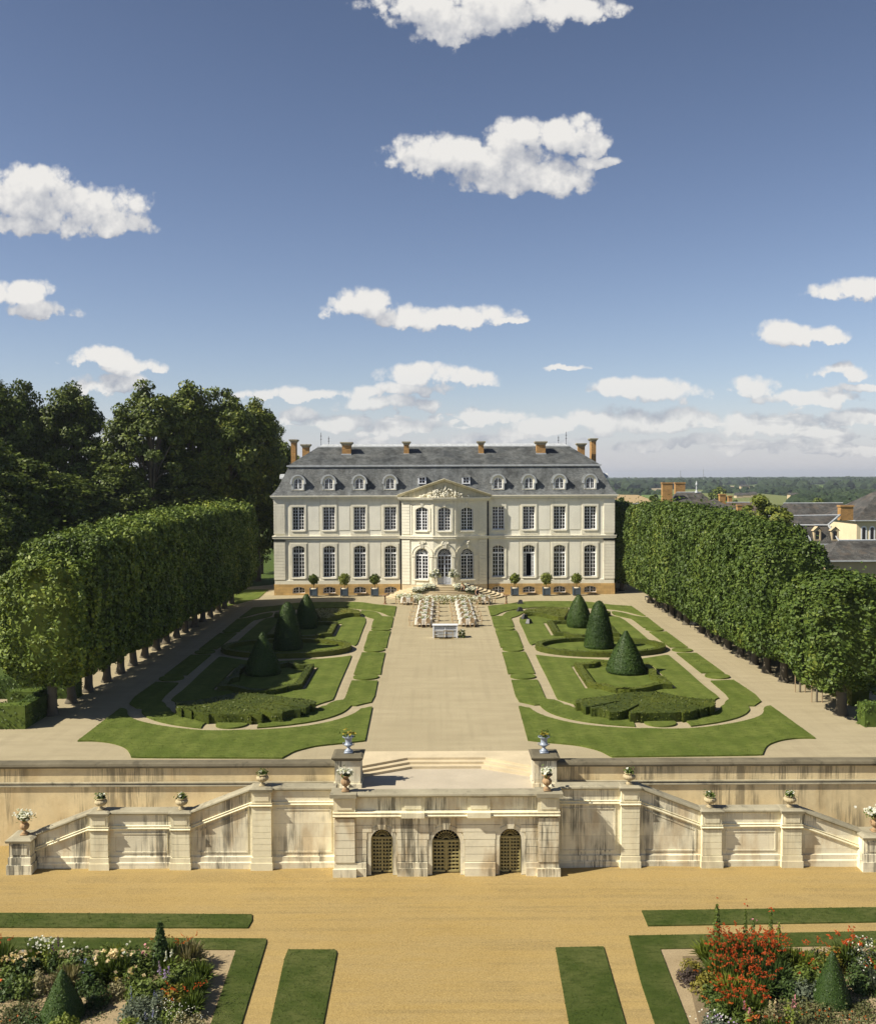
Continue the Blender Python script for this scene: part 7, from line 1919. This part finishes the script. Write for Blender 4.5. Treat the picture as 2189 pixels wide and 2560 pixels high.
 (1850, 2590, 'mound', .42, .7, 'mid', 'clump of orange-red flowers near the bottom edge', 320, .06, 'orange', 'spray', 70, .045),
 (1880, 2585, 'mound', .30, .85, 'light', 'pink lupin-like spires, left pair', 180, .06, 'pink', 'spike', 42, .04),
 (1972, 2580, 'mound', .30, .9, 'light', 'pink lupin-like spires, right pair', 180, .06, 'pink', 'spike', 42, .04),
 (1925, 2580, 'mound', .42, .85, 'straw', 'seed-headed clump between the pink spires', 320, .055, 'cream', 'spike', 60, .03),
 (1935, 2600, 'blade', .42, .7, 'mid', 'dark sword leaves at the bottom between the pink spires', 200, .035, 'red', 'spray', 20, .04),
 (2010, 2540, 'mat', .85, .35, 'mat', 'low spreading green mat left of the right yew cone', 620, .055),
 (2050, 2575, 'mat', .7, .3, 'mat', 'low mat with orange flowers before the right yew cone', 480, .05, 'orange', 'top', 24, .04),
 (2150, 2530, 'mat', .8, .22, 'mat', 'low mat right of the yew cone in its shadow', 420, .05),
 (2150, 2590, 'mat', .8, .3, 'mat', 'mat sprinkled with orange at the bottom right corner', 480, .05, 'orange', 'top', 40, .04),
 (2005, 2605, 'mat', .7, .3, 'straw', 'dry mat at the bottom edge left of the right yew cone', 420, .05)]
for p in PL:
    px, py, kind, r, h, fol, lab = p[:7]; rest = p[7:]; r *= 1.18
    n, size = rest[0], rest[1]; fl = rest[2] if len(rest) > 2 and rest[2] else None
    kw = dict(fl=fl, style=rest[3], fn=int(rest[4] * (.8 if rest[3] == 'spike' else 1.3 if fl == 'red' and rest[4] > 60 else .9)), fs=rest[5] * (.76 if rest[3] == 'spray' else .72)) if fl else {}
    plant(px, py, kind, r, h, fol, lab, int(n * 2.5), size * .9, stems=('bare stems' in lab), name='shrub' if 'shrub' in lab or 'conifer' in lab else 'perennial', **kw)
for px, bot, top, w, sid in ((136, 2572, 2420, 108, 'left'), (2100, 2535, 2374, 94, 'right')):
    q = ground(px, bot, ZL); zt = onY(px, top, q.y + .8).z - ZL; r = w / 2 * (q.y + .8) / F_PX * 1.02
    prof = [(.93, 0), (1.0, .04), (.90, .16), (.71, .36), (.51, .56), (.32, .76), (.17, .91), (.06, .985), (.01, 1.0)]
    o = obj('yew_cone', cone_mesh('yew_cone', r, zt, prof, 900, .032), None, (q.x, q.y + .7, ZL)); tag(o, f'pointed yew cone in the {sid} flower bed of the lower garden', 'topiary', 'yew cones of the lower garden')
# soil under the plants
for pts in ([(-40, 2395), (505, 2398), (520, 2440), (490, 2620), (300, 2620), (345, 2490), (-40, 2495)], [(1705, 2392), (2230, 2380), (2230, 2490), (1935, 2500), (1985, 2620), (1760, 2620)]):
    q = [ground(px, py, ZL) for px, py in pts]; mb = MB(); mb.prism([(p.x, p.y) for p in q], ZL, ZL + .03); tag(mb.build('bed_soil', M['soil']), kind='structure')
